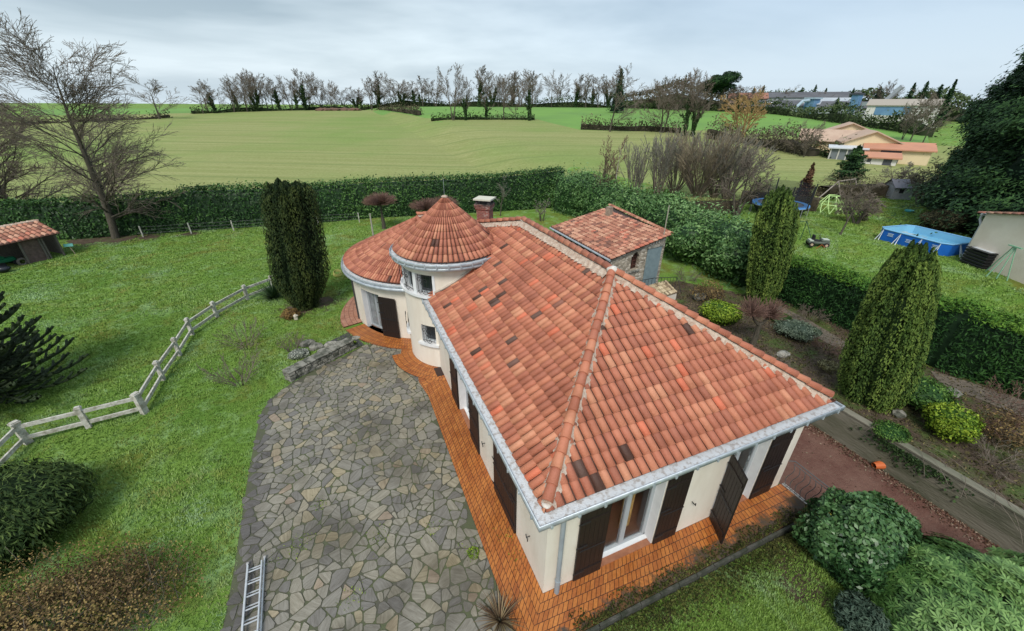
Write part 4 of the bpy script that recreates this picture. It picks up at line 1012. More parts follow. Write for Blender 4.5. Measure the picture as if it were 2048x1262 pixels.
def bare(name, base, h, seed, label, P, r0=None, mt=None, tmt=None, lean=(0, 0, 1), cat='tree', group=None, ivy=0, ivym=None, rmin=.012, split=2, stems=1, spread=.3, parent=None, rz=0, ivyh=.5):
    rs = np.random.default_rng(seed); e = empty(name, base, label, cat, group); b = np.array(base, float); P[-1]['rmin'] = rmin; out = []
    for s in range(stems):
        d = np.array(lean, float); bb = b.copy(); bb[2] -= .05
        if stems > 1: a = 2*math.pi*(s+rs.uniform(-.3, .3))/stems; d = d+np.array([math.cos(a), math.sin(a), 0])*spread*rs.uniform(.4, 1.2); bb += np.array([math.cos(a), math.sin(a), 0])*.12
        grow(rs, bb, d, h*P[0].get('tl', .85)*rs.uniform(.9, 1.05), r0 or h*.018, 0, P, out)
    k1 = tubes('trunk', [o for o in out if o[4] < split], tmt or barkm, e, 6); k2 = tubes('crown', [(o[0], max(o[1], rmin), o[2], max(o[3], rmin*.7)) for o in out if o[4] >= split], mt or twigm, e, 3)
    ks = [k for k in (k1, k2) if k]
    if ivy:
        pts, nn_ = [], []
        for o in out:
            if o[4] <= 1 and o[0][2]-b[2] < h*ivyh and o[1] > rmin*1.6:
                m = int(ivy*np.linalg.norm(o[2]-o[0])*(1 if o[4] == 0 else .35)); t_ = rs.random((m, 1)); dd = unit(rs.normal(0, 1, (m, 3))); pts.append(o[0]+(o[2]-o[0])*t_+dd*(o[1]+h*.02*rs.uniform(.4, 1.4, (m, 1)))); nn_.append(dd)
        if pts: ks.append(leafcloud('ivy', np.vstack(pts), np.vstack(nn_), h*.03, ivym or ivy_m, e, .8, .5, seed=seed))
    KIDS[e.name] = ks
    return e
ivy_m = leafmat('ivy', (0.012, 0.028, 0.010), (0.028, 0.055, 0.018), (0.06, 0.10, 0.035), .5)
laurel_m = leafmat('laurel_leaf', (0.010, 0.030, 0.008), (0.030, 0.078, 0.018), (0.080, 0.155, 0.035), .38, patch=(.55, .62, .6), scale=.35, spec=.5)
laurel2_m = leafmat('light_laurel_leaf', (0.014, 0.040, 0.010), (0.060, 0.130, 0.034), (0.17, 0.27, 0.10), .38, patch=(.55, .65, .6), scale=.5, spec=.5)
cypress_m = leafmat('cypress_leaf', (0.006, 0.020, 0.006), (0.016, 0.052, 0.012), (0.035, 0.095, 0.018), .6, patch=(.5, .55, .5), scale=.5)
cyptop_m = leafmat('cypress_top_leaf', (0.020, 0.060, 0.010), (0.055, 0.135, 0.018), (0.12, 0.22, 0.03), .6, scale=.8)
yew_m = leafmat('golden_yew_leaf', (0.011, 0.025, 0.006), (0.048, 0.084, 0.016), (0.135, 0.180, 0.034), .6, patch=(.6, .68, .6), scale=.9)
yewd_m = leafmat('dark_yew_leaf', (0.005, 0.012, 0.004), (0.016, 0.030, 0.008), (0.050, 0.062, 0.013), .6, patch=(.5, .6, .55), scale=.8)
cam_m = leafmat('camellia_leaf', (0.010, 0.030, 0.010), (0.032, 0.080, 0.026), (0.090, 0.165, 0.062), .25, patch=(.6, .66, .6), scale=1.2, spec=.6)
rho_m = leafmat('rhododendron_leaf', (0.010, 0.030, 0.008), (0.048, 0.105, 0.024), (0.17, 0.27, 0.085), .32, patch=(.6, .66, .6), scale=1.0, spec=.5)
lime_m = leafmat('lime_leaf', (0.035, 0.075, 0.008), (0.115, 0.185, 0.015), (0.26, 0.33, 0.035), .5, scale=1.5)
mids_m = leafmat('mid_green_leaf', (0.015, 0.045, 0.010), (0.045, 0.10, 0.02), (0.10, 0.18, 0.035), .5, scale=1.5)
grey_m = leafmat('grey_leaf', (0.05, 0.07, 0.05), (0.12, 0.15, 0.11), (0.22, 0.26, 0.20), .7, scale=2)
brown_m = leafmat('dry_brown_leaf', (0.045, 0.028, 0.016), (0.13, 0.085, 0.04), (0.30, 0.21, 0.08), .7, scale=1.5)
russet_m = leafmat('russet_leaf', (0.06, 0.035, 0.02), (0.17, 0.10, 0.04), (0.32, 0.20, 0.07), .7, scale=2)
fir_m = leafmat('fir_needles', (0.004, 0.014, 0.006), (0.014, 0.038, 0.014), (0.040, 0.085, 0.024), .6, patch=(.5, .6, .5), scale=.45)
# ------------------------------------------------------------------ hedges
def hedge(name, path, w, hts, mt, label, dens=45, size=.2, seed=0, rag=.12, asp=.42, jit=.6, up=.0, cat='hedge', topm=None, lean=0, jitp=.07, round_=.0, ck=1.0):
    """hedge along ground points; hts = height at each path point; front face towards the left side of travel is index +1"""
    path = [np.array(p, float) for p in path]; c = path[0]; e = empty(name, c, label, cat); rs = np.random.default_rng(seed); Ps, Ns, Bs, Tp = [], [], [], []
    CV, CF = [], []
    for i in range(len(path)-1):
        a, b = path[i], path[i+1]; L = np.linalg.norm((b-a)[:2]); d = (b-a)/L; s_ = np.array([-d[1], d[0], 0]); s_ = unit(s_); h0, h1 = hts[i], hts[i+1]; hm = (h0+h1)/2
        for side, ar in ((1, L*hm), (-1, L*hm), (0, L*w)):
            n = int(ar*dens*(2.4 if side == 0 else 2.0)); t_ = rs.random(n); hh = h0+(h1-h0)*t_
            if side: z = rs.random(n)*hh; off = side*(w/2)*(1-.10*z/hh); off = off-side*np.clip((z/hh-.8)/.2, 0, 1)**2*w*.14; nn_ = np.tile(s_*side, (n, 1)); nn_[:, 2] = .25
            else: off = rs.uniform(-.46, .46, n)*w; z = hh-(np.abs(off)/(w/2))**3*w*.14; nn_ = np.tile([0, 0, 1.], (n, 1))
            p = a+(b-a)*t_[:, None]+s_*off[:, None]; p[:, 2] = (a[2]+(b[2]-a[2])*t_)+z
            g_ = snoise(p, 1.3, seed)*.5+snoise(p, 4.0, seed+1)*.5
            p = p+nn_*(g_*rag+rs.uniform(-jitp*1.6, jitp, n))[:, None]
            if side == 0: p[:, 2] += np.abs(rs.normal(0, rag*.8, n))*(rs.random(n) < .35)
            Ps.append(p); Ns.append(nn_); Bs.append(.5+.28*g_+.22*snoise(p, .5, seed+7)+(.12 if side == 0 else 0)); Tp.append(z/hh > .93)  # top and bulges lighter, hollows darker: shade put into the leaf colour
        k = max(2, int(L/1.2))
        for j in range(k+1):
            t_ = j/k; q = a+(b-a)*t_; hh = (h0+(h1-h0)*t_)
            if i and j == 0: continue
            for (o, z) in ((-.38, -.1), (-.36, .80), (-.25, .90), (.25, .90), (.36, .80), (.38, -.1)): CV.append(q+s_*o*w*ck+np.array([0, 0, z*hh*(ck if z > 0 else 1)]))
    m = len(CV)//6
    for j in range(m-1):
        for k in range(5): CF.append((j*6+k, j*6+k+1, (j+1)*6+k+1, (j+1)*6+k))
    CF.append((0, 1, 4, 5)); CF.append((m*6-6, m*6-5, m*6-2, m*6-1))
    P, Nn, B, T = np.vstack(Ps), np.vstack(Ns), np.concatenate(Bs), np.concatenate(Tp)
    if topm is not None:
        leafcloud('foliage', P[~T], Nn[~T], size, mt, e, asp, jit, bias=B[~T], seed=seed, up=up, core=(np.array(CV), np.array(CF)))
        leafcloud('top_growth', P[T], Nn[T], size*1.1, topm, e, asp, jit, bias=B[T], seed=seed+1, up=up)
    else: leafcloud('foliage', P, Nn, size, mt, e, asp, jit, bias=B, seed=seed, up=up, core=(np.array(CV), np.array(CF)))
    return e
def column(name, base, h, R, mt, label, seed=0, n=60, size=.10, prof=None, dens=1.0, flare=.0, per=480, lean=(0, 0), tipf=.13, tv=.20):
    """fastigiate yew made of many upright plumes"""
    b = np.array(base, float); e = empty(name, b, label, 'tree'); rs = np.random.default_rng(seed); Ps, Ns, Bs = [], [], []
    prof = prof or (lambda t: math.sin(math.pi*min(.5, .22+t*.55))*(1 if t < .8 else 1-.25*((t-.8)/.2)**2))
    for k in range(n):
        a = k*2.39996+rs.uniform(-.2, .2); rr = math.sqrt((k+.5)/n); inner = 1-rr
        top = h*(1-tv*rr**3*rs.uniform(.2, 1.3)-.09*rs.random()); z0 = -.02*h; nl = int(per*2.4*dens*(.30+.70*rr)); pr = R*(.17+.05*rs.random())
        t_ = rs.random(nl)**.9 if rr > .5 else 1-rs.random(nl)**2*.5; z = z0+(top-z0)*t_
        radii = np.array([prof(q/h) for q in z])*R; tw_ = a+.12*math.sin(k)+.05*np.sin(z*1.3+k)
        cx = np.cos(tw_)*(radii-pr*.6)*rr+lean[0]*z; cy = np.sin(tw_)*(radii-pr*.6)*rr+lean[1]*z
        an = rs.uniform(0, 2*math.pi, nl); tip = np.clip((top-z)/(tipf*h), .0, 1)**.6; q = pr*tip*(1+.14*np.sin(z*9+k*1.7))
        P = np.stack([b[0]+cx+np.cos(an)*q, b[1]+cy+np.sin(an)*q, b[2]+z], 1); Nn = np.stack([np.cos(an), np.sin(an), .35*np.ones(nl)], 1)
        Ps.append(P); Ns.append(Nn); out_ = np.cos(an-a); Bs.append(.36+.36*out_*rr+.22*(1-tip)*rr+rs.normal(0, .07))  # inward plume sides darker, tips lighter: groove shade put into the leaf colour
    V, F = [], []; nu, nv = 24, 14
    for j in range(nv+1):
        z = h*.86*j/nv
        for i in range(nu):
            a = 2*math.pi*i/nu; q = R*(prof(z/h)*(.74 if j < nv-2 else .5) if j < nv else .02)*(1+.06*math.sin(a*9)); V.append((b[0]+math.cos(a)*q+lean[0]*z, b[1]+math.sin(a)*q+lean[1]*z, b[2]+z))
    for j in range(nv):
        for i in range(nu): F.append((j*nu+i, j*nu+(i+1) % nu, (j+1)*nu+(i+1) % nu, (j+1)*nu+i))
    P, Nn, B = np.vstack(Ps), np.vstack(Ns), np.concatenate(Bs); k = P[:, 2] > b[2]+.02
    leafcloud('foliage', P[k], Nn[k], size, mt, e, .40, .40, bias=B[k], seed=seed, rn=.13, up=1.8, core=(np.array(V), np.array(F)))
    mb = MB(); mb.tube([b-np.array([0, 0, .1]), b+np.array([0, 0, h*.5])], [R*.16, R*.05], 7); mb.build('trunk', barkm, e)
    return e
def conifer(name, base, h, R, mt, label, seed=0, n=9000, size=.25, group=None, power=1.0, ragged=.25, skirt=.03, up=-.2, cat='tree'):
    b = np.array(base, float); e = empty(name, b, label, cat, group); rs = np.random.default_rng(seed); Ps, Ns, Bs = [], [], []
    nb = int(26+h*3.2); per = n//nb
    for k in range(nb):
        t_ = (k+rs.random())/nb; z = h*(skirt+(1-skirt)*t_); L = R*(1-t_)**power*rs.uniform(1-ragged, 1+ragged*.5)+.04*R; 
        for q in range(1 if nb > 60 else 1):
            a = k*2.39996*1.7+rs.uniform(-.5, .5); 
            m = per; u_ = rs.random(m)**.7; w_ = rs.normal(0, .16+.16*(1-u_), m)*L; da = np.array([math.cos(a), math.sin(a)]); sa = np.array([-math.sin(a), math.cos(a)])
            x = da[0]*u_*L+sa[0]*w_*1.3; y = da[1]*u_*L+sa[1]*w_*1.3; zz_ = z+u_*L*.18-(u_*L)**2*.03+rs.normal(0, h*.018, m)
            Ps.append(np.stack([b[0]+x, b[1]+y, b[2]+np.clip(zz_, .05, h)], 1)); Ns.append(np.stack([x*.6, y*.6, np.ones(m)*L*.7], 1)); Bs.append(.35+.35*u_+rs.normal(0, .1))
    # tip
    m = max(30, n//60); u_ = rs.random(m); a = rs.uniform(0, 6.28, m); Ps.append(np.stack([b[0]+np.cos(a)*R*.05*(1-u_), b[1]+np.sin(a)*R*.05*(1-u_), b[2]+h*(.9+.14*u_)], 1)); Ns.append(np.stack([np.cos(a), np.sin(a), 1+0*a], 1)); Bs.append(np.full(m, .5))
    nu, nv = 16, 8; V, F = [], []
    for j in range(nv+1):
        z = h*(skirt+(.97-skirt)*j/nv); rr = R*.48*(1-j/nv)**power+.02
        for i in range(nu): aa = 2*math.pi*i/nu; V.append((b[0]+math.cos(aa)*rr*(1+.15*math.sin(i*3+j)), b[1]+math.sin(aa)*rr*(1+.15*math.sin(i*3+j)), b[2]+z))
    for j in range(nv):
        for i in range(nu): F.append((j*nu+i, j*nu+(i+1) % nu, (j+1)*nu+(i+1) % nu, (j+1)*nu+i))
    k1 = leafcloud('foliage', np.vstack(Ps), np.vstack(Ns), size, mt, e, .4, .5, bias=np.concatenate(Bs), seed=seed, up=up, core=(np.array(V), np.array(F)))
    mb = MB(); mb.tube([b-np.array([0, 0, .1]), b+np.array([0, 0, h*.6])], [h*.02, h*.008], 6); k2 = mb.build('trunk', barkm, e); KIDS[e.name] = [k1, k2]
    return e
def gp(u, v): return G(u, v)
# ------------------------------------------------------------------ hedges round the garden
A_ = [G(-90, 487), G(150, 479), G(388, 463)]
off = np.array([-.0, .75, 0])
hedge('laurel_hedge', [a+off for a in A_], 1.5, [2.75, 2.9, 3.0], laurel_m, 'lower left stretch of the dark laurel hedge, behind the wood shed', dens=42, size=.23, seed=1, rag=.16)
B_ = [G(386, 463), G(640, 446), G(745, 437), G(990, 424), G(1128, 412)]
hedge('laurel_hedge', [a+off for a in B_], 1.5, [3.35, 3.25, 3.35, 3.4, 3.7], laurel_m, 'tall clipped laurel hedge between the house and the wheat field', dens=42, size=.22, seed=2, rag=.20, jitp=.10)
hedge('mixed_hedge', [(18.6, 32.2, .0), (19.4, 27, .0), (19.9, 21, .0), (19.8, 15.5, .0), (19.5, 10.3, .0)], 3.6, [3.5, 3.2, 3.1, 3.1, 2.7], laurel2_m, 'wide billowing glossy laurel hedge beside the stone outbuilding', dens=34, size=.22, seed=3, rag=.55, jitp=.22)
for k, (u, v, r, hh, mt_, lb) in enumerate([(1165, 408, 2.0, 1.75, laurel2_m, 'pale green laurel bush at the corner where two hedges meet'),
                            (1475, 545, 1.2, 1.15, mids_m, 'soft bright green shrub in front of the laurel hedge, left of the first yew')]):
    bush('hedge_shrub', G(u, v), (r, r, hh), .2, mt_, lb, n=3600, seed=30+k, rough=.25, lobes=8)
for k, (x, y, r, hh, lb) in enumerate([(19.0, 28.5, 1.7, 1.75, 'bulging laurel bush in the wide hedge, the farthest one, near the hedge corner'), (18.9, 24.0, 1.8, 1.6, 'bulging laurel bush in the wide hedge level with the outbuilding chimney'), (20.2, 19.5, 2.0, 1.75, 'tallest bulging laurel bush in the wide hedge behind the outbuilding'), (18.6, 15.0, 1.9, 1.6, 'bulging laurel bush right of the outbuilding gable'), (18.6, 11.6, 1.5, 1.45, 'nearest bulging laurel bush of the wide hedge, next to the first yew')]):
    bush('laurel_bush', (x, y, H(x, y)), (r, r, hh), .21, laurel2_m, lb, n=5200, seed=230+k, rough=.3, lobes=9, group='laurel bushes bulging out of the wide hedge')
C_ = [(19.1, 9.8, .05), (19.15, 7.3, .1), (19.1, 4.6, .1), (18.95, 1.6, .07), (19.6, -1.2, .2), (20.4, -5, .3)]
hedge('cypress_hedge', C_, 1.5, [2.15, 2.3, 2.2, 2.65, 2.2, 2.2], cypress_m, 'dark green clipped cypress hedge with shaggy light top between the two gardens', dens=150, size=.15, seed=5, rag=.10, asp=.3, up=.5, topm=cyptop_m, jitp=.10)
# ------------------------------------------------------------------ yews
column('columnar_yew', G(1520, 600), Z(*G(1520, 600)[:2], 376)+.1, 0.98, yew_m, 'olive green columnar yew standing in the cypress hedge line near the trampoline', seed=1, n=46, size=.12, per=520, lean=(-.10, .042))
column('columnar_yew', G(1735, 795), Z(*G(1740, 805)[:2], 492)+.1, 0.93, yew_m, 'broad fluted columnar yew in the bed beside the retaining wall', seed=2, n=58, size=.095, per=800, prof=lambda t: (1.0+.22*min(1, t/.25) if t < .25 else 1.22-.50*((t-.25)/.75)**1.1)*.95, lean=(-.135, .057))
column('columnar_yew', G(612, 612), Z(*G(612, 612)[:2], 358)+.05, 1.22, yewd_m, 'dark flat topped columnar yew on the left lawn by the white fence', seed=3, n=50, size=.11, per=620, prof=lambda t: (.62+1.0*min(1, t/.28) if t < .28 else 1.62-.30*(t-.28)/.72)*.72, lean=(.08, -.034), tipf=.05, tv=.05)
# mound at lower left
q = G(40, 1120); bush('clipped_yew', q+np.array([-.75, .75, 0]), (1.85, 1.6, .82), .15, leafmat('mound_yew_leaf', (.008, .018, .005), (.028, .050, .014), (.085, .12, .032), .6, patch=(.6, .7, .6), scale=2.5), 'big dark rounded yew mound at the bottom left corner of the lawn', n=26000, seed=7, rough=.10, jit=.45, asp=.24, up=2.4, f=3.5, core=.84, shell=(.8, 1.10), lobes=40)
# brown scrub at lower left
q = G(110, 1235); e = bush('dry_shrub', q+np.array([.2, -.35, 0]), (2.3, 1.35, .62), .05, brown_m, 'sprawling dry brown shrub with yellowing leaves at the bottom left corner', n=21000, seed=8, rough=.4, jit=.9, asp=.6, core=.0, f=3, shell=(.2, 1.05))
rs = np.random.default_rng(4); S = []
for k in range(520):
    a = rs.uniform(0, 6.28); r = rs.random()**.5; p = q+np.array([.2+math.cos(a)*2.1*r, -.35+math.sin(a)*1.1*r, .0]); d = rs.normal(0, .35, 3)+np.array([0, 0, .6]); S.append((p, .008, p+d*rs.uniform(.4, 1.1), .004))
tubes('twigs', S, twigm, e, 3)
# ------------------------------------------------------------------ shrubs at lower right
def bigshrub(name, c, R, mt_, label, size, n, seed, asp, stalk=None, jit=.55, lobes=14, whorl=False):
    e = empty(name, c, label, 'shrub'); rs = np.random.default_rng(seed); c = np.array(c, float); cc = c+np.array([0, 0, R[2]*.8]); R = np.array(R)
    P, Nn, nz = blob(cc, R, n, seed, .34, 2.6, (.74, 1.06)); B = .42+.38*nz+.22*Nn[:, 2]  # upward leaves lighter, hollows darker: light put into the leaf colour
    if whorl:      # leaves in rosettes of seven
        m = 8; P0 = P[::m]; N0 = unit(Nn[::m]+np.array([0, 0, .5])); b0 = B[::m]; PP, NN, BB, AX = [], [], [], []
        for j in range(m):
            u = unit(np.cross(N0, rs.normal(0, 1, (len(N0), 3)))) if j == 0 else u
            v = np.cross(N0, u); a = 2*math.pi*j/m; r_ = unit(u*math.cos(a)+v*math.sin(a)+N0*.25); L = size*(.8+.4*rs.random((len(P0), 1))); W = L*asp; s_ = unit(np.cross(N0, r_))
            PP.append(np.stack([P0, P0+r_*L*.5+s_*W*.5, P0+r_*L-N0*L*.1, P0+r_*L*.5-s_*W*.5], 1)); BB.append(b0+rs.normal(0, .15, len(P0)))
        V = np.concatenate(PP, 0).reshape(-1, 3); F = np.arange(len(V)).reshape(-1, 4); B = np.concatenate(BB)
        cv, cf = blobcore(cc, R, .74, .34, 2.6, seed); F = np.vstack([F, cf+len(V)]); V = np.vstack([V, cv]); B = np.concatenate([np.clip(B, 0, 1), np.zeros(len(cf))])  # dark core added inside to block light
        npmesh('foliage', V, F, B, mt_, e)
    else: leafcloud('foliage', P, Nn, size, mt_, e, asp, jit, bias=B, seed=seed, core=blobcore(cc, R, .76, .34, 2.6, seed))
    mb = MB()
    for k in range(5): a = k*1.3; mb.tube([c, c+np.array([math.cos(a)*R[0]*.4, math.sin(a)*R[1]*.4, R[2]*.9])], [.05, .02], 5)
    mb.build('stem', barkm, e); return e
cm = bigshrub('camellia', (7.1, -1.93, -.25), (1.0, .98, 1.02), cam_m, 'dense glossy camellia with a few yellow flowers at the terrace corner', .10, 20000, 11, .55)
fl = MB(); fm_ = mat('yellow_petal', (.75, .62, .12), .6)
for (u, v) in ((1617, 1028), (1625, 1032), (1632, 1030), (1661, 1028), (1655, 1131)):
    d = ray(u, v); d = d/np.linalg.norm(d); best = None
    for t_ in np.arange(5, 20, .02):
        p_ = CAM+d*t_
        if ((p_-np.array([7.35, -1.95, .59]))/np.array([1.13, 1.02, 1.08]))@((p_-np.array([7.35, -1.95, .59]))/np.array([1.13, 1.02, 1.08])) < 1: best = p_; break
    if best is not None:
        for j in range(5): a = j*1.257; fl.box(best+np.array([math.cos(a)*.02, math.sin(a)*.02, .0]), (.03, .03, .008), rz=a, rx=.4)
if len(fl.bm.verts): fl.build('flowers', fm_, cm)
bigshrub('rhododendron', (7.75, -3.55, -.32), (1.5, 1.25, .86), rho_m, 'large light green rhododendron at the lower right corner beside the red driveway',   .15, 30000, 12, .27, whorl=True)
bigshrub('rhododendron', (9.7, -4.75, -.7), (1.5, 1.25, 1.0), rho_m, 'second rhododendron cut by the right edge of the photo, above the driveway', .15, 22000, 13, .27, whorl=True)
bigshrub('juniper', (5.9, -3.0, -.25), (.5, .45, .34), leafmat('juniper_leaf', (.010, .022, .014), (.028, .048, .034), (.065, .095, .07), .7), 'low blue grey juniper below the camellia at the bottom edge', .09, 3500, 14, .3)
# ------------------------------------------------------------------ beds behind the house
bush('spurge', G(1437, 640), (.95, .95, .50), .12, lime_m, 'rounded lime green spurge in the bed behind the roof', n=4200, seed=21, lobes=14, rough=.2)
bush('yellow_shrub', G(1887, 868), (.72, .72, .58), .10, lime_m, 'compact yellow green shrub standing alone above the retaining wall', n=4600, seed=22, lobes=10, rough=.15)
bush('green_shrub', G(1830, 805), (.95, .85, .50), .11, mids_m, 'loose mid green shrub to the right of the broad yew', n=3800, seed=23, lobes=10, rough=.25)
bush('lavender', G(1590, 668), (1.0, .95, .30), .10, grey_m, 'low grey green lavender cushion between the two yews', n=3600, seed=24, rough=.25, up=1, lobes=6)
bush('heather', G(1720, 790), (.5, .5, .22), .08, lime_m, 'small light green tuft at the foot of the broad yew', n=900, seed=25)
bush('brown_shrub', G(1412, 602), (.9, .8, .62), .09, mat_ if False else brown_m, 'bare brown shrub beside the dark rockery stones', n=1600, seed=26, core=0, shell=(.2, 1))
bush('brown_shrub', G(2005, 880), (1.1, .9, .5), .09, brown_m, 'reddish brown dry shrub at the right edge of the photo', n=1500, seed=27, core=0, shell=(.2, 1))
bush('ground_ivy', G(1560, 640), (.6, .5, .15), .08, mids_m, 'flat patch of green ivy beside the small pollard tree', n=900, seed=28)
bush('ground_ivy', G(1780, 868), (.55, .45, .14), .08, mids_m, 'flat green creeper on top of the retaining wall below the broad yew', n=900, seed=29)
bush('dried_iris', G(1655, 738), (.5, .4, .16), .14, leafmat('straw_leaf', (.10, .08, .03), (.22, .19, .09), (.42, .38, .22), .7), 'pale yellow withered clump left of the broad yew', n=500, seed=31, asp=.15, core=0, shell=(.3, 1))
for k, (u, v, h_, lb) in enumerate([(1620, 640, .8, 'bare twiggy shrub between the lavender and the cypress hedge'), (1650, 700, .6, 'knee high bare twigs in the bed left of the broad yew'), (1545, 735, .7, 'brown bare shrub close to the hip of the roof'), (1960, 860, .9, 'tangled bare bramble at the right edge above the wall'), (1990, 930, .8, 'low bare tangle beside the retaining wall at the right edge'), (2020, 820, 1.0, 'tall thin bare shrub near the cypress hedge at the right edge'), (1370, 560, .9, 'brown twiggy shrub at the foot of the outbuilding corner')]):
    bare('bare_shrub', G(u, v), h_, 250+k, lb, [dict(n=6, ang=40, len=.6, nseg=5, wob=.12, trop=.0, start=.15, tl=1, rr=.7), dict(n=5, ang=40, len=.5, nseg=3, wob=.15, trop=-.02, start=.2, rr=.7), dict(n=0, ang=0, len=0, nseg=2, wob=.1, trop=0, start=0)], r0=.012, stems=12, spread=1.3, cat='shrub', rmin=.006, mt=twigr if k % 2 else twigm, tmt=twigm, split=1)
# pollard with two fists
def pollard(base, h, R, seed, label, heads, mt_=twigr, tw_=.9, n=260, trunk=.12):
    e = empty('pollard_tree', base, label, 'tree'); b = np.array(base, float); mb = MB(); rs = np.random.default_rng(seed); S = []
    fk = b+np.array([0, 0, h*.5])
    mb.tube([b-np.array([0, 0, .1]), b+np.array([.03, 0, h*.25]), fk], [trunk*1.2, trunk, trunk*.85], 8)
    for hd in heads:
        p = b+np.array(hd); mb.tube([fk, (fk+p)/2+np.array([0, 0, -.08]), p], [trunk*.7, trunk*.55, trunk*.65], 7); mb.ball(p, trunk*1.0, 1, (1, 1, .8), .2, seed)
        for k in range(n//len(heads)):
            d = rs.normal(0, 1, 3); d[2] = abs(d[2])*.8+.1; d = unit(d)*np.array(R); q = p+d*rs.uniform(.6, 1)*tw_; m = (p+q)/2+np.array([0, 0, -.05])+rs.normal(0, .03, 3); S += [(p, .016, m, .012), (m, .012, q, .008)]
    mb.build('trunk', barkm, e); tubes('crown', S, mt_, e, 3); return e
pollard(G(1505, 690), 2.0, (.85, .85, 1.0), 3, 'small two headed pollard tree with red brown twigs in the garden bed', [(-.50, .14, 1.6), (.40, -.05, 1.4)], trunk=.11, n=420)
zc_ = Z(*G(768, 458)[:2], 404); pollard(G(768, 458), zc_*.9, (1.55, 1.55, .95), 4, 'pollarded tree with a mossy trunk and round russet crown before the tall hedge', [(0, 0, zc_-.1)], tw_=1.0, n=1300, trunk=.15)
zc_ = Z(*G(872, 455)[:2], 408); pollard(G(872, 455), zc_*.8, (1.7, 1.6, 1.0), 5, 'wide russet pollard crown showing behind the tower roof', [(-.75, 0, zc_-.3), (.75, 0, zc_-.2)], n=1900, trunk=.15)
# ------------------------------------------------------------------ garden trees (bare)
LV = lambda n0, a0, l0, n1, a1, l1, n2, a2, l2, **k: [dict(n=n0, ang=a0, len=l0, nseg=7, wob=k.get('w0', .05), trop=k.get('t0', .03), start=k.get('s0', .22), tl=k.get('tl', .85), taper=k.get('tp', .55), rr=k.get('rr', .5)),
     dict(n=n1, ang=a1, len=l1, nseg=5, wob=.09, trop=k.get('t1', .02), start=.2, rr=.6), dict(n=n2, ang=a2, len=l2, nseg=4, wob=.10, trop=k.get('t2', .0), start=.15, rr=.6), dict(n=0, ang=0, len=0, nseg=3, wob=.12, trop=k.get('t3', -.01), start=0)]
b = G(232, 476); hh = Z(b[0], b[1], 42)
P5 = [dict(n=50, ang=62, len=.42, nseg=12, wob=.03, trop=.03, start=.11, tl=.80, taper=.15, rr=.32), dict(n=15, ang=34, len=.52, nseg=8, wob=.06, trop=.005, start=.12, rr=.6, flat=.6), dict(n=8, ang=30, len=.55, nseg=5, wob=.07, trop=.0, start=.1, rr=.6, flat=.7), dict(n=0, ang=0, len=0, nseg=3, wob=.10, trop=-.02, start=0)]
bare('lime_tree', b, hh, 41, 'tall bare lime tree with a mossy trunk in front of the left hedge', P5, r0=.27, lean=(.15, -.03, 1), rmin=.012)
b2 = G(38, 470)+np.array([-.6, 2.2, 0]); bare('lime_tree', b2, 12.5, 42, 'second bare lime tree cut off by the left edge of the photo', P5, r0=.30, lean=(.0, 0, 1), rmin=.015)
b = G(1000, 432); bare('fruit_tree', b+np.array([0, 0, 0]), 3.6, 43, 'thin pale bare fruit tree growing behind the chimney', LV(8, 45, .6, 6, 38, .5, 5, 35, .5), r0=.06, mt=twigg, rmin=.009, lean=(.15, 0, 1))
b = G(1083, 442); bare('fruit_tree', b, 2.2, 44, 'little round bare shrub tree on the lawn near the outbuilding', LV(9, 50, .55, 6, 40, .5, 6, 35, .5), r0=.05, mt=twigg, rmin=.008, stems=3)
# forsythia-like bare shrubs on the left lawn
for k, (u, v, h_, lb) in enumerate([(493, 695, 1.15, 'upright bare twiggy shrub on the left lawn, the one nearer the yew'), (482, 768, 1.25, 'spreading bare twiggy shrub on the left lawn, the one nearer the courtyard'), (585, 700, .7, 'low bare brown twigs beside the stone rockery')]):
    bare('bare_shrub', G(u, v), h_, 50+k, lb, [dict(n=7, ang=28, len=.5, nseg=5, wob=.07, trop=.02, start=.2, tl=1, rr=.7), dict(n=5, ang=30, len=.5, nseg=3, wob=.1, trop=.02, start=.2, rr=.7), dict(n=0, ang=0, len=0, nseg=2, wob=.1, trop=0, start=0)], r0=.016, stems=11, spread=.9, cat='shrub', rmin=.006, mt=twigm, tmt=twigm, split=1)
# ------------------------------------------------------------------ field-side scrub between garden and field
SH = [dict(n=6, ang=16, len=.55, nseg=6, wob=.035, trop=.02, start=.25, tl=.98, rr=.7), dict(n=5, ang=18, len=.5, nseg=4, wob=.06, trop=.03, start=.2, rr=.7), dict(n=0, ang=0, len=0, nseg=3, wob=.08, trop=.02, start=0)]
def atd(u, D): d = ray(u, 400); k = D/math.hypot(d[0], d[1]); x, y = CAM[0]+d[0]*k, CAM[1]+d[1]*k; return np.array([x, y, H(x, y)])
for k, (u, D, vt, st, sp, lb) in enumerate([(1268, 40, 300, 10, .30, 'low pale bare hazel just right of the white birch'), (1312, 40, 285, 14, .30, 'narrow multi stemmed bare hazel between the birch and the wide coppice'), (1345, 41.5, 280, 16, .55, 'bare hazel clump filling the gap left of the wide coppice'), (1425, 41.5, 276, 18, .6, 'bare hazel clump just right of the wide coppice'), (1392, 41, 266, 34, .72, 'wide many stemmed bare hazel coppice at the edge of the wheat field'), (1452, 41, 292, 18, .5, 'small grey coppice on the right side of the wide hazel')]):
    q = atd(u, D); bare('hazel_coppice', q, Z(q[0], q[1], vt)-q[2], 60+k, lb, SH, r0=.055, stems=int(st*1.5), spread=sp, cat='shrub', rmin=.018, mt=twigg if k != 4 else mat('olive_twig', (.30, .245, .165), .9, (.20, .165, .105), scale=2), tmt=twigm, split=1)
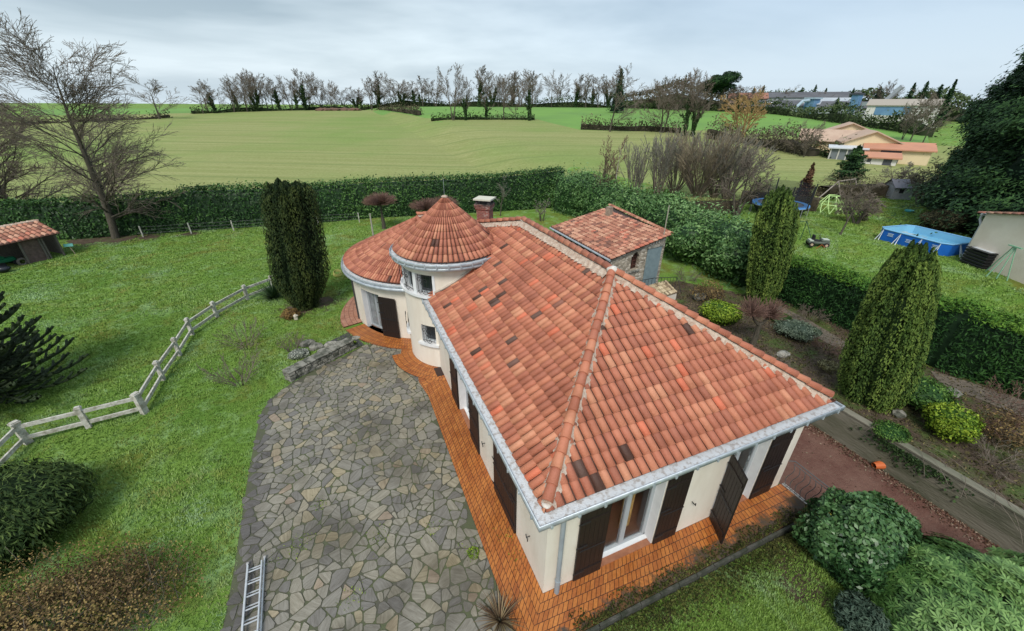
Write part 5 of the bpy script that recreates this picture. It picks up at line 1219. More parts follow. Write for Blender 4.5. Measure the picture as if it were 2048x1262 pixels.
q = atd(1228, 39); bare('silver_birch', q, Z(q[0], q[1], 238)-q[2], 65, 'slender white stemmed birch rising behind the hedge corner', LV(16, 30, .30, 6, 30, .5, 5, 30, .5, t0=.05), r0=.09, mt=twigr, tmt=mat('birch_bark', (.50, .46, .40), .8, (.25, .21, .18), scale=6), rmin=.012, split=1)
q = atd(1205, 39); bare('red_alder', q, Z(q[0], q[1], 268)-q[2], 66, 'reddish bare sapling left of the white birch', LV(14, 26, .35, 6, 30, .5, 5, 30, .5, t0=.05), r0=.06, mt=twigr, rmin=.012, stems=3, spread=.2)
for k, (u, v, vt, ln, lb, sd_) in enumerate([(1472, 432, 285, (.10, .1, 1), 'gnarled bare fruit tree on the neighbour lawn left of the trampoline', 71), (1680, 470, 345, (.25, 0, 1), 'thin leaning bare tree in the middle of the neighbour lawn', 72), (1713, 447, 365, (.3, .2, 1), 'dense tangled wind swept tree beside the thin leaning one', 73), (1838, 408, 305, (.15, 0, 1), 'multi stemmed bare apple tree right of the playhouse', 74), (1790, 372, 318, (0, 0, 1), 'pale grey bare bush tree between the conifer and the playhouse', 75)]):
    q = G(u, v); den = dict(n0=9, n1=7, n2=6)
    Pq = LV(10, 48, .62, 7, 42, .55, 7, 40, .5, t0=.01, t1=.0, s0=.25) if k != 2 else LV(14, 60, .75, 9, 50, .6, 8, 45, .5, t0=.0, t1=-.01, s0=.3, tl=.7)
    bare('bare_fruit_tree', q, (Z(q[0], q[1], vt)-q[2])*(.95 if k != 2 else 1.0), sd_, lb, Pq, r0=[.11, .07, .11, .12, .09][k], mt=[twigm, twigm, twigm, twigm, twigg][k], lean=ln, rmin=[.014, .010, .014, .016, .014][k], stems=[3, 1, 3, 4, 3][k], spread=[.35, .2, .7, .6, .7][k])
# low bramble scrub along the garden/field border
for k, (u0, u1, D, h_, lb) in enumerate([(1340, 1480, 37, 1.1, 'dark bramble bank at the foot of the hazel coppice'), (1480, 1640, 41, 1.3, 'brown bramble hedge behind the trampoline'), (1640, 1860, 47, 1.5, 'grey brown bramble hedge behind the swing and the playhouse')]):
    n_ = 5; pth = [atd(u0+(u1-u0)*i/n_, D+(2 if k == 2 else 0)*i) for i in range(n_+1)]
    hedge('bramble_hedge', pth, 2.2, [h_]*(n_+1), leafmat('bramble_leaf', (.05, .04, .028), (.10, .082, .055), (.18, .15, .095), .8, scale=.6), lb, dens=22, size=.20, seed=80+k, rag=.4, jit=1.0, cat='hedge', jitp=.4, asp=.22, ck=.8)
q = G(1692, 366); conifer('small_conifer', q, Z(q[0], q[1], 293)-q[2], 1.9, fir_m, 'small dark pyramid conifer behind the swing frame', seed=3, n=9000, size=.22, ragged=.35, power=.75)
q = atd(1603, 42); conifer('small_conifer', q, Z(q[0], q[1], 328)-q[2], .9, leafmat('bronze_needles', (.03, .018, .012), (.085, .045, .03), (.16, .09, .05), .8), 'small bronze coloured conifer behind the trampoline', seed=4, n=2600, size=.2, ragged=.3)
bush('dark_shrub', G(1878, 462), (1.9, 1.2, .78), .16, leafmat('olive_brown_leaf', (.012, .014, .008), (.040, .042, .024), (.10, .09, .05), .8, scale=1), 'wide dark olive shrub between the pool and the neighbour house', n=5200, seed=90, rough=.25, lobes=9, jit=.9, asp=.3)
# big cypress row at the right edge
for k, (u, D, vt, R, lb) in enumerate([(2050, 42, -50, 4.6, 'tallest dark cypress at the right edge of the photo'), (2003, 44, 15, 3.9, 'tall dark cypress just left of the tallest one'), (1960, 46, 72, 3.4, 'mid sized dark cypress stepping down to the left'), (1925, 49, 135, 2.9, 'lowest leftmost dark cypress of the big evergreen group'), (2110, 40, 30, 6.0, 'dark cypress beyond the right edge whose left side shows')]):
    q = atd(u, D); h_ = Z(q[0], q[1], vt)-q[2]; conifer('big_cypress', q, h_, R, fir_m, lb, seed=100+k, n=42000 if k < 4 else 20000, size=.26, ragged=.45, power=.38, skirt=.02, up=.3)
# monkey puzzle tree
def monkey(base, h, label):
    e = empty('monkey_puzzle_tree', base, label, 'tree'); b = np.array(base, float); rs = np.random.default_rng(9); MB().tube([b, b+np.array([0, 0, h])], [.16, .05], 8).build('trunk', barkm, e)
    S = []
    for k in range(175):
        t_ = (k+.5)/175; z = h*(.08+.9*t_); a = k*2.39996; L = 2.7*(1-t_*.55)*rs.uniform(.85, 1.1); p = b+np.array([0, 0, z]); d = np.array([math.cos(a), math.sin(a), -.15+.5*t_]); r0 = .05
        pts = [p]
        for i in range(7): d = unit(d+np.array([0, 0, .07*i*.5])+rs.normal(0, .04, 3)); pts.append(pts[-1]+d*L/7)
        for i in range(7): S.append((pts[i], .05, pts[i+1], .045))
        for i in range(1, 7):
            for sg in (-1, 1):
                for q in range(2):
                    s_ = np.cross(unit(pts[i+1]-pts[i]) if i < 7 else d, [0, 0, 1])*sg; dd = unit(unit(pts[min(7, i+1)]-pts[i])*.8+s_*.75+np.array([0, 0, .1])+rs.normal(0, .08, 3)); p2 = pts[i]; l_ = L*.26*(1-.1*i)*rs.uniform(.7, 1.1)
                    for j in range(3): p3 = p2+dd*l_/3; S.append((p2, .038, p3, .034)); p2 = p3; dd = unit(dd+np.array([0, 0, .18]))
    mk = mat('monkey_puzzle_leaf', (.030, .052, .022), .6, (.060, .090, .034), scale=9, bump=1.0, bscale=60)
    return tubes('foliage', S, mk, e, 5)
monkey(np.array([-14.9, 12.9, 0]), 5.4, 'dark monkey puzzle tree with ropy upswept branches at the left edge')
# small plants
def spiky(name, base, n, L, mt_, label, seed, w=.035, droop=.5, cat='plant'):
    e = empty(name, base, label, cat); rs = np.random.default_rng(seed); V, F, R = [], [], []; b = np.array(base, float)
    for k in range(n):
        a = rs.uniform(0, 6.28); el_ = rs.uniform(.25, 1.35); d = np.array([math.cos(a)*math.cos(el_), math.sin(a)*math.cos(el_), math.sin(el_)]); s_ = unit(np.cross(d, [0, 0, 1])); l_ = L*rs.uniform(.6, 1.1); p = b+np.array([math.cos(a), math.sin(a), 0])*.03; o = len(V); r = rs.random()
        for i in range(5):
            ww = w*(1-i/4.6); V += [p-s_*ww*.5, p+s_*ww*.5]; p = p+d*l_/4; d = unit(d+np.array([0, 0, -droop*.22*i]))
        for i in range(4): F.append((o+2*i, o+2*i+1, o+2*i+3, o+2*i+2)); R.append(r)
    npmesh('leaves', V, F, R, mt_, e); return e
spiky('phormium', G(1000, 1240), 130, .62, leafmat('bronze_strap', (.035, .02, .015), (.12, .075, .045), (.33, .25, .15), .5), 'spiky bronze phormium at the bottom edge beside the orange paving', 1, w=.03)
spiky('yucca', G(548, 596), 240, 1.15, leafmat('yucca_leaf', (.012, .03, .012), (.035, .07, .03), (.09, .14, .06), .45), 'dark green yucca clump at the end of the white fence', 2, w=.07, droop=.3)
bush('russet_fern', G(583, 636), (.42, .38, .26), .10, russet_m, 'small orange brown fern clump at the foot of the left yew', n=1400, seed=33, core=0, shell=(.3, 1), asp=.3)
for k, (u, v, lb) in enumerate([(947, 1108, 'tuft of weeds in the paving joints near the corner of the house'), (598, 713, 'pale grey cushion plant on the grass left of the rockery')]):
    bush('weed_tuft' if k == 0 else 'cushion_plant', G(u, v), ((.15, .15, .06) if k == 0 else (.42, .36, .15)), .05 if k == 0 else .07, lime_m if k == 0 else leafmat('silver_leaf', (.09, .10, .09), (.26, .27, .24), (.5, .5, .46), .8), lb, cat='plant', n=250 if k == 0 else 1300, seed=200+k, core=0 if k == 0 else .7, stem=False)
bush('planted_succulent', G(705, 690)+np.array([0, 0, .05]), (.16, .16, .09), .05, lime_m, 'small green cushion in the dark stone bed by the terrace', cat='plant', n=300, seed=210, stem=False)
# moss along the front terrace and weeds in joints: uncountable
rs = np.random.default_rng(12); P, Nn = [], []
for k in range(2600):
    x = rs.uniform(.3, 7.3); g_ = abs(rs.normal(0, .16))*(.55+.45*math.sin(x*5)+.3); P.append((x, -.93+min(g_, .35), .055+rs.uniform(0, .03))); Nn.append((0, 0, 1))
for k in range(5200):
    x = rs.uniform(-.2, 7.3); P.append((x, -1.02-abs(rs.normal(0, .30)), -.17+rs.uniform(0, .09))); Nn.append((0, -.2, 1))
mo = leafcloud('moss', P, Nn, .05, leafmat('moss_leaf', (.018, .022, .008), (.050, .050, .014), (.10, .11, .03), .9), None, .6, .8, seed=4); tag(mo, 'brown green moss and weeds creeping over the outer edge of the terrace', 'moss', kind='stuff')
# ------------------------------------------------------------------ grass (uncountable)
def grass(name, n, region, L, mt_, label, seed, exclude=None, w=.012, power=1.0, lean=.6, blades=3):
    rs = np.random.default_rng(seed); pts = []
    x0, x1, y0, y1 = region; m = 0; X = rs.uniform(x0, x1, n*3); Y = rs.uniform(y0, y1, n*3)
    keep = []
    d = np.stack([X-CAM[0], Y-CAM[1], np.zeros_like(X)-CAM[2]], 1); z = d@FW; u = 1024+FPX*(d@RT)/z; v = 631-FPX*(d@UP)/z
    ok = (z > 1) & (u > -40) & (u < 2090) & (v > 120) & (v < 1310); dist = np.linalg.norm(d, axis=1); ok &= rs.random(len(X)) < np.clip((14/dist)**power, 0, 1)
    X, Y, dist = X[ok], Y[ok], dist[ok]
    if exclude is not None:
        k = np.array([not exclude(x, y) for x, y in zip(X, Y)]); X, Y, dist = X[k], Y[k], dist[k]
    X, Y, dist = X[:n], Y[:n], dist[:n]; Zg = np.array([H(x, y) for x, y in zip(X, Y)]); N_ = len(X); V = []; R = []
    clump = snoise(np.stack([X, Y, 0*X], 1), 1.1, seed); fine = snoise(np.stack([X, Y, 0*X], 1), 5, seed+1)
    P = np.stack([X, Y, Zg], 1)
    for b in range(blades):
        a = rs.uniform(0, 6.28, N_)+0; s_ = np.stack([np.cos(a), np.sin(a), 0*a], 1); q = P+np.stack([rs.normal(0, .03, N_), rs.normal(0, .03, N_), np.zeros(N_)], 1)
        ln = L*(1+.5*clump+.4*fine)*rs.uniform(.6, 1.3, N_); ww = (w*np.clip(dist/14, 1, 3))[:, None]; tip = q+np.stack([np.cos(a+1.57)*ln*lean*rs.uniform(.3, 1.2, N_), np.sin(a+1.57)*ln*lean*rs.uniform(.3, 1.2, N_), np.clip(ln, .01, 1)], 1)
        V.append(np.stack([q-s_*ww, q+s_*ww, tip], 1)); R.append(np.clip(.5+.22*clump+.22*fine+rs.normal(0, .15, N_), 0, 1))
    V = np.concatenate(V).reshape(-1, 3); F = np.arange(len(V)).reshape(-1, 3); o = npmesh(name, V, F, np.concatenate(R), mt_, None); tag(o, label, 'grass', kind='stuff'); return o
gl = bpy.data.materials.new('grass_blade'); gl.use_nodes = True; q_ = NT(gl.node_tree); bb = gl.node_tree.nodes['Principled BSDF']; bb.inputs['Roughness'].default_value = .85; bb.inputs['Specular IOR Level'].default_value = .12
ob = q_.n('ShaderNodeTexCoord').outputs['Object']
c_ = q_.ramp(q_.attr('rnd'), [(0, (.075, .150, .024)), (.35, (.145, .245, .045)), (.7, (.215, .330, .075)), (1, (.33, .46, .16))])
c_ = q_.mix(q_.rng(q_.noise(ob, .33, 5, .65, .8), .52, .66, 0, .6), c_, (.36, .50, .30)); c_ = q_.mix(q_.rng(q_.noise(ob, .21, 5, .65, 1.2), .54, .64, 0, .75), c_, (.27, .27, .075))
c_ = q_.mix(q_.rng(q_.noise(ob, 1.9, 5, .7), .58, .72, 0, .7), c_, (.10, .12, .035)); q_.l(c_, bb.inputs['Base Color'])
YP = YARD; SC = [(q_[0], q_[1], r_) for (q_, r_) in SOILS]
def exl(x, y):
    if x > -.9 and y > -1.05 and y < 9: return True
    if x > .0 and x < 8 and y < 20 and y > 0: return True
    if inpoly(x, y, YP): return True
    if (x-TC[0])**2+(y-TC[1])**2 < 7.8: return True
    if ((x-WC[0])/(WRX+.9))**2+((y-WC[1])/(WRY+.9))**2 < 1: return True
    for a, b, r in SC:
        if (x-a)**2+(y-b)**2 < (r*.7)**2: return True
    return PX0 < x < PX1
def exr(x, y): return x < 20.3 or (26.2 < x < 34 and -9 < y < 3.2)
grass('lawn_grass', 150000, (-30, 8, -5, 36), .055, gl, 'shaggy bright green lawn grass left of the house', 1, exl, power=1.1)
grass('lawn_grass', 8000, (0.3, 7.4, -6, -1.12), .06, gl, 'mossy lawn grass in front of the terrace', 2, None, power=0)
grass('lawn_grass', 60000, (20.4, 46, -8, 30), .06, gl, 'bright green grass of the neighbour lawn', 3, exr, power=.8)
rs = np.random.default_rng(77); P, Nn = [], []
while len(P) < 15000:
    x, y = rs.uniform(12.5, 19), rs.uniform(-6, 14)
    if inpoly(x, y, BED): P.append((x, y, H(x, y)+rs.uniform(0, .05))); Nn.append((0, 0, 1))
o = leafcloud('leaf_litter', P, Nn, .08, leafmat('litter_leaf', (.03, .028, .012), (.075, .062, .028), (.19, .15, .08), .9, patch=(.4, .55, .25), scale=1.2), None, .5, .9, seed=4); tag(o, 'fallen leaves and low weeds covering the garden bed', 'leaf litter', kind='stuff')
P, Nn = [], []
for k in range(2600):
    y = rs.uniform(-6, 6); x = PX1-.04-abs(rs.normal(0, .22)); P.append((x, y, -1.14+rs.uniform(0, .05))); Nn.append((0, 0, 1))
for k in range(500): P.append((rs.uniform(8, 12), rs.uniform(-6, 6), -1.14)); Nn.append((0, 0, 1))
o = leafcloud('fallen_leaves', P, Nn, .06, leafmat('red_litter', (.04, .02, .012), (.11, .055, .035), (.33, .26, .2), .9), None, .6, .7, seed=5); tag(o, 'drift of dead leaves at the foot of the retaining wall', 'leaves', kind='stuff')
P, Nn = [], []
for (cu, cv_, r) in [(1035, 1115, .3), (860, 1060, .3), (760, 1075, .35), (600, 1090, .3), (530, 1125, .25), (700, 1190, .3), (1010, 1075, .25), (940, 1100, .3), (640, 1010, .2)]:
    c_ = G(cu, cv_)
    for k in range(60): P.append((c_[0]+rs.normal(0, r*.5), c_[1]+rs.normal(0, r*.5), .03+rs.uniform(0, .03))); Nn.append((0, 0, 1))
o = leafcloud('joint_weeds', P, Nn, .045, lime_m, None, .35, .9, seed=6, up=1); tag(o, 'small weeds sprouting from the joints of the stone courtyard', 'weeds', kind='stuff')
# ------------------------------------------------------------------ white concrete fence
fence = empty('garden_fence', G(57, 886), 'weathered white concrete post and rail fence winding across the left lawn', 'fence')
fcm = mat('weathered_concrete', (.56, .545, .49), .85, (.27, .25, .195), scale=7, bump=.4, lo=.40, hi=.68)
fp_px = [(-20, 968), (57.7, 886), (179, 855), (290.6, 826), (327.7, 760), (360.7, 711), (385.4, 669.5), (434.9, 634.5), (495.9, 599.5), (548, 579)]
FP = [G(*q) for q in fp_px]
for i, q in enumerate(FP):
    if i == 0: continue
    d = FP[min(i+1, len(FP)-1)]-FP[i-1]; a = math.atan2(d[1], d[0]); k = 1.35 if i in (1, 3) else 1
    mb = MB(); mb.box((q[0], q[1], .36), (.135*k, .12*k, .84), rz=a); mb.box((q[0], q[1], .80), (.17*k, .15*k, .05), rz=a)
    mb.box((q[0], q[1], .84), (.13*k, .10*k, .04), rz=a); mb.build('post', fcm, fence)
for i in range(len(FP)-1):
    a, b = FP[i], FP[i+1]
    for z, hgt_, sag in ((.65, .125, 0), (.22, .125, .0)):
        mb = MB(); mb.bar((a[0], a[1], z), (b[0], b[1], z), .055, hgt_); mb.build('rail', fcm, fence)
# ------------------------------------------------------------------ stone rockery wall and rocks
rockm = mat('lichen_stone', (.25, .24, .205), .9, (.075, .078, .06), scale=4, bump=.9, bscale=11, lo=.42, hi=.6)
rockl = mat('pale_stone', (.36, .345, .30), .9, (.12, .12, .10), scale=6, bump=.9, bscale=14, lo=.42, hi=.6)
def rockmb(mb, c, r, sq, seed): mb.ball(c, r, 2, sq, .14, seed)
sw = empty('dry_stone_wall', G(590, 765), 'low mossy dry stone wall between the courtyard and the left lawn', 'wall')
a, b = at(581, 766, 0), at(700, 703, 0); d = unit((b-a)[:2]); L_ = np.linalg.norm((b-a)[:2]); n_ = np.array([-d[1], d[0]]); rg = random.Random(3)
mb = MB()
for lay in range(3):
    s = 0
    while s < L_:
        l_ = rg.uniform(.18, .42)
        for o in (.08, .30):
            c = a[:2]+d*(s+l_/2)+n_*(o+rg.uniform(-.02, .02)); mb.box((c[0], c[1], .07+lay*.12+rg.uniform(-.01, .01)), (l_*.94, .22, .115), rz=math.atan2(d[1], d[0])+rg.uniform(-.09, .09), rx=rg.uniform(-.06, .06), bev=.018)
        s += l_
mb.build('stones', rockm, sw)
mb = MB(); s = 0
while s < L_:
    l_ = rg.uniform(.25, .5); c = a[:2]+d*(s+l_/2)+n_*.19; mb.box((c[0], c[1], .42), (l_*.95, .44, .06), rz=math.atan2(d[1], d[0])+rg.uniform(-.06, .06), bev=.015); s += l_
mb.build('coping', rockm, sw)
BEDP = [at(u, v, 0) for u, v in [(650, 688), (700, 664), (728, 690), (700, 703), (655, 722)]]
sheet('planting_bed', [tuple(p[:2]) for p in BEDP], mat('black_gravel', (.028, .028, .03), .9, (.09, .09, .09), scale=40, bump=.6, bscale=60), .03, 2)
for k, (u, v, r, lb) in enumerate([(615, 690, .26, 'grey rock at the left end of the rockery'), (632, 697, .24, 'rounded rock in the middle of the rockery'), (648, 706, .22, 'rock on top of the stone wall end'), (662, 692, .22, 'pale quartz rock in the planting bed'), (680, 690, .20, 'white stone beside the green cushion plant'), (712, 678, .15, 'small white stone at the tip of the planting bed'), (1398, 598, .34, 'large dark rockery boulder beside the bare brown shrub'), (1418, 612, .30, 'lower dark boulder touching the lime green spurge'), (1565, 712, .24, 'pale stone slab left on the soil near the dried clump'), (1905, 790, .24, 'flat stone beside the yellow green shrub'), (1795, 830, .2, 'stone at the foot of the green shrub behind the wall')]):
    q = G(u, v); mb = MB(); rockmb(mb, (q[0], q[1], q[2]+r*.35), r, (1.25, .95, .62), k); o = mb.build('rock', rockl if k in (3, 4, 5, 8) else rockm, None); tag(o, lb, 'rock')
tag(MB().tube([(-1.98, 11.05, .02), (-1.75, 10.95, .03)], .01, 4).build('edging_bar', rockm), None) if False else None
# ------------------------------------------------------------------ ladder
la, lb_ = at(494, 1128, .06), at(531, 1114, .06); l2a, l2b = at(474, 1290, .06), at(527, 1300, .06)
la, lb_, l2a, l2b = [np.array(q) for q in (la, lb_, l2a, l2b)]
dl = unit((l2a+l2b)/2-(la+lb_)/2); wl = np.linalg.norm(lb_-la)*.92; sl_ = unit(np.cross(dl, [0, 0, 1])); mid = (la+lb_)/2
lad = empty('ladder', mid, 'double aluminium extension ladder lying on the stone courtyard', 'ladder'); alm = mat('ladder_aluminium', (.66, .67, .68), .35, (.5, .51, .52), scale=8, metal=.5)
for j, (zo, so_, st0) in enumerate(((.05, 0, 0.0), (.13, .035, .12))):
    for sg in (-1, 1):
        p0 = mid+sl_*sg*(wl/2-so_)+dl*st0; p1 = p0+dl*5.6; mb = MB(); mb.bar((p0[0], p0[1], zo), (p1[0], p1[1], zo), .026, .07); mb.build('rail', alm, lad)
        if j == 0: mb = MB(); mb.box((p0[0], p0[1], zo), (.05, .06, .085), rz=math.atan2(dl[1], dl[0]), bev=.01); mb.build('end_cap', mat('grey_rubber', (.35, .34, .33), .8), lad)
    for i in range(19):
        c = mid+dl*(st0+.16+i*.285); mb = MB(); mb.tube([(c+sl_*(wl/2-so_))[:2].tolist()+[zo], (c-sl_*(wl/2-so_))[:2].tolist()+[zo]], .016, 6); mb.build('rung', alm, lad)
# ------------------------------------------------------------------ stone outbuilding
zf = 2.78; q = [at(u, v, zf) for u, v in [(1222, 517), (1343, 467), (1218, 413), (1102, 452)]]
zr_ = 3.25
FL, FR = at(1222, 519, 2.72), at(1343, 469, 3.36); BR, BL = at(1219, 411, 3.36), at(1102, 454, 2.72)
ob_ = empty('outbuilding', (*FL[:2], 0), 'small stone outbuilding with a single pitch tile roof and an arched window', 'outbuilding')
FL, FR, BR, BL = [np.array(p) for p in (FL, FR, BR, BL)]
ed = unit(BL-FL); Le = np.linalg.norm(BL-FL); us = (FR-FL); Lu = np.linalg.norm(us); us = us/Lu; us = unit(us-ed*np.dot(us, ed)*1.0); nn_ = np.cross(us, ed); nn_ = nn_ if nn_[2] > 0 else -nn_
ncr, nrr = int(Le/.235), 13; sk = np.dot(FR-FL, ed)/Lu
def shedf(a, b, h): return FL+ed*(a*Le/ncr)+(FR-FL)/nrr*b+nn_*h
tiles('roof', ncr, nrr, shedf, tm2, ob_, seed=33, hgt=.08, lip=.035, jit=1.6)
mb = MB(); dn = nn_*.04
for s in (0,): mb.face([p-dn for p in (FL, FR, BR, BL)])
mb.build('roof_deck', MATS['dark_board'], ob_)
caps(FR+nn_*.02, BR+nn_*.02, 24, r=.10, parent=ob_, mt=tm2, seed=5); 
stn = bpy.data.materials.new('rubble_stone'); stn.use_nodes = True; q_ = NT(stn.node_tree); bb = stn.node_tree.nodes['Principled BSDF']; bb.inputs['Roughness'].default_value = .9
tcq = q_.n('ShaderNodeTexCoord'); mq = q_.n('ShaderNodeMapping'); mq.inputs['Scale'].default_value = (4.5, 4.5, 9); q_.l(tcq.outputs['Object'], mq.inputs[0]); vo = q_.n('ShaderNodeTexVoronoi'); q_.l(mq.outputs[0], vo.inputs['Vector']); vo.inputs['Scale'].default_value = 1
vd = q_.n('ShaderNodeTexVoronoi', feature='DISTANCE_TO_EDGE'); q_.l(mq.outputs[0], vd.inputs['Vector']); vd.inputs['Scale'].default_value = 1
sc__ = q_.n('ShaderNodeSeparateColor'); q_.l(vo.outputs['Color'], sc__.inputs[0])
cc = q_.ramp(sc__.outputs[0], [(0, (.24, .205, .155)), (.4, (.40, .35, .27)), (.75, (.52, .46, .37)), (1, (.62, .57, .49))]); cc = q_.mix(q_.rng(vd.outputs['Distance'], 0, .09), (.22, .19, .15), cc); q_.l(cc, bb.inputs['Base Color']); q_.bump(vd.outputs['Distance'], .8, .05, bb.inputs['Normal'])
iw = unit(np.array([ed[0], ed[1], 0])); iu = unit(np.array([us[0], us[1], 0])); Wp = FL+iw*.18+iu*.15; Wq = FR+iw*.18-iu*.15; Lw = np.linalg.norm((Wq-Wp)[:2]); zA = FL[2]+(FR[2]-FL[2])*.04-.06; zB = FL[2]+(FR[2]-FL[2])*.96-.06
wx = lambda s, k=0: Wp[:2]+(Wq-Wp)[:2]*s+iw[:2]*k
def s_of(u, v):      # where a pixel's ray meets the front wall: (s, z)
    d = ray(u, v); n2 = np.array([iw[0], iw[1]]); t_ = ((Wp[:2]-CAM[:2])@n2)/(d[:2]@n2); p = CAM+d*t_; return float((p[:2]-Wp[:2])@(Wq-Wp)[:2]/Lw**2), p[2]
w0, w1 = s_of(1267, 540), s_of(1285, 540); wt = s_of(1277, 508)[1]; wb_ = s_of(1275, 543)[1]; d0, d1 = s_of(1306, 530)[0], s_of(1331, 530)[0]; dt_ = s_of(1318, 501)[1]
holes_ = [(w0[0], w1[0], wb_, wt), (d0, d1, .0, dt_)]
mb = MB(); ns = 40; cuts = sorted(set([0, 1]+[h for q2 in holes_ for h in q2[:2]]+[w0[0]+(w1[0]-w0[0])*k/8 for k in range(9)]))
def roofz(s): return zA+(zB-zA)*s
for s0, s1 in zip(cuts[:-1], cuts[1:]):
    sm = (s0+s1)/2; segs = [(-.1, None)]
    for kk, (h0, h1, l, u_) in enumerate(holes_):
        if h0-1e-6 < sm < h1+1e-6:
            if kk == 0: u_ = wt-.30*(abs(sm-(h0+h1)/2)/((h1-h0)/2))**2*.9
            segs = [(-.1, l), (u_, None)]
    for l, u_ in segs:
        a, b, c, d_ = wx(s0), wx(s1), wx(s1, .4), wx(s0, .4); u0 = u_ if u_ is not None else roofz(s0); u1 = u_ if u_ is not None else roofz(s1)
        if min(u0, u1)-l < .01: continue
        vv = [mb.bm.verts.new((p[0], p[1], z)) for p, z in ((a, l), (b, l), (c, l), (d_, l), (a, u0), (b, u1), (c, u1), (d_, u0))]
        for f in ((0, 1, 5, 4), (1, 2, 6, 5), (2, 3, 7, 6), (3, 0, 4, 7), (4, 5, 6, 7), (3, 2, 1, 0)): mb.bm.faces.new([vv[i] for i in f])
mb.build('wall', stn, ob_)
Lb = Le-.36
def side(s, nm):
    a = wx(s); b = a+iw[:2]*Lb; z = roofz(s)-.0; mb = MB(); k = iu[:2]*(.35 if s == 0 else -.35)
    vv = [(a, -.1), (b, -.1), (b+k, -.1), (a+k, -.1)]; m_ = MB(); m_.prism([p for p, _ in vv], -.1, z-.06); m_.build(nm, stn, ob_)
side(1, 'wall')
a, b = wx(0)+iw[:2]*Lb, wx(1)+iw[:2]*Lb; m_ = MB(); m_.prism([a, b, b-iw[:2]*.35, a-iw[:2]*.35], -.1, min(zA, zB)-.08); m_.build('wall', stn, ob_)
for k in (0.02, .38, .70, 1.0): p = wx(.02)+iw[:2]*Lb*k; m_ = MB(); m_.box((p[0], p[1], 1.25), (.16, .16, 2.7)); m_.build('post', mat('grey_timber', (.16, .14, .12), .9, (.09, .08, .065), scale=5, stretch=(6, 6, 1)), ob_)
p = wx(.02)+iw[:2]*Lb*.27; m_ = MB(); m_.box((p[0], p[1], 1.0), (.05, Lb*.45, 1.9), rz=math.atan2(iw[1], iw[0])-R_(90)); m_.build('door', mat('green_door', (.008, .05, .028), .5), ob_)
g_s, g_e = wx(w0[0], .22), wx(w1[0], .22); m_ = MB(); m_.bar((*g_s, (wb_+wt)/2), (*g_e, (wb_+wt)/2), .03, wt-wb_); f = m_.build('window', mat('dark_red_window', (.035, .015, .012), .3), ob_)
m_ = MB(); 
for k in (.2, .45, .7): z = wb_+(wt-wb_)*k; m_.bar((*wx(w0[0], .19), z), (*wx(w1[0], .19), z), .03, .03)
mm = wx((w0[0]+w1[0])/2, .19); m_.bar((*mm, wb_), (*mm, wt), .03, .03); m_.build('glazing_bar', mat('brown_frame', (.10, .04, .03), .5), f)
m_ = MB(); m_.bar((*wx(w0[0]-.02, -.03), wb_-.05), (*wx(w1[0]+.02, -.03), wb_-.05), .12, .07); m_.build('window_sill', rockl, ob_)
m_ = MB(); m_.bar((*wx(d0-.03, -.05), dt_/2), (*wx(d1+.03, -.05), dt_/2), .04, dt_); m_.build('door', mat('blue_grey_door', (.22, .29, .31), .5, (.17, .23, .25), scale=4), ob_)
m_ = MB(); m_.bar((*wx(d0-.04, -.03), dt_+.08), (*wx(d1+.06, -.03), dt_+.08), .14, .10); m_.build('lintel', rockl, ob_)
m_ = MB()
for k in range(4): p = wx(d0+(d1-d0)*(k+.3)/4, -.01); m_.box((p[0], p[1], dt_+.28), (.07, .05, .16), rz=math.atan2(iu[1], iu[0]))
m_.build('vent_tiles', mat('white_block', (.62, .58, .52), .8), ob_)
ge, gf = FL-np.array([0, 0, .06])+iu*-.05, BL-np.array([0, 0, .06])-iu*.05; m_ = MB(); m_.tube([ge, gf], .06, 8); m_.build('gutter', zinc, ob_)
cpt = at(1218, 425, 3.5); m_ = MB(); m_.box((cpt[0], cpt[1], 3.45), (.32, .32, .8), rz=.3); m_.build('chimney', mat('stone_pot', (.35, .28, .21), .9, (.2, .16, .12), scale=8), ob_)
pt = at(1328, 468, 3.4); m_ = MB(); m_.tube([(pt[0], pt[1], 3.3), (pt[0], pt[1], 4.9)], .025, 5); m_.build('pole', mat('pale_pole', (.35, .33, .27), .7), ob_)
# stairwell roof and iron handrail in front of the outbuilding
cpx = [at(*p_, .95) for p_ in [(1292, 580), (1319, 566), (1355, 585), (1315, 598)]]
so_ = empty('stair_canopy', (*cpx[0][:2], 0), 'low cream tiled canopy over the cellar steps beside the stone outbuilding', 'canopy')
A0, A1, A2, A3_ = [np.array(c) for c in cpx]
def canf(a, b, h): return A3_+(A2-A3_)*(a/12)+(A0-A3_)*(b/4)+np.array([0, 0, h+.05*b])
tiles('roof', 12, 4, canf, tilemat('cream_tile', [(0, (.18, .13, .08)), (.3, (.42, .33, .20)), (1, (.58, .48, .32))]), so_, seed=3, hgt=.06)
m_ = MB(); m_.prism([(p_[0], p_[1]) for p_ in (A3_+(A2-A3_)*.04, A3_+(A2-A3_)*.97, A1+(A2-A1)*.1, A0+(A3_-A0)*.1)], -1.3, .90); m_.build('wall', wallm, so_)
hr = empty('stair_railing', (*A1[:2], 0), 'thin dark iron railing around the cellar steps beside the stone outbuilding', 'railing')
hp = [at(1262, 572, 1.25), at(1310, 556, 1.3), at(1355, 553, 1.3), at(1357, 590, .4)]
hp = [at(1255, 566, 1.5), at(1308, 556, 1.5), at(1354, 554, 1.5), at(1362, 585, .9)]
m_ = MB(); m_.tube(hp, .018, 5); m_.tube([np.array(p_)-np.array([0, 0, .75]) for p_ in hp[:3]], .012, 5); m_.build('handrail', iron, hr)
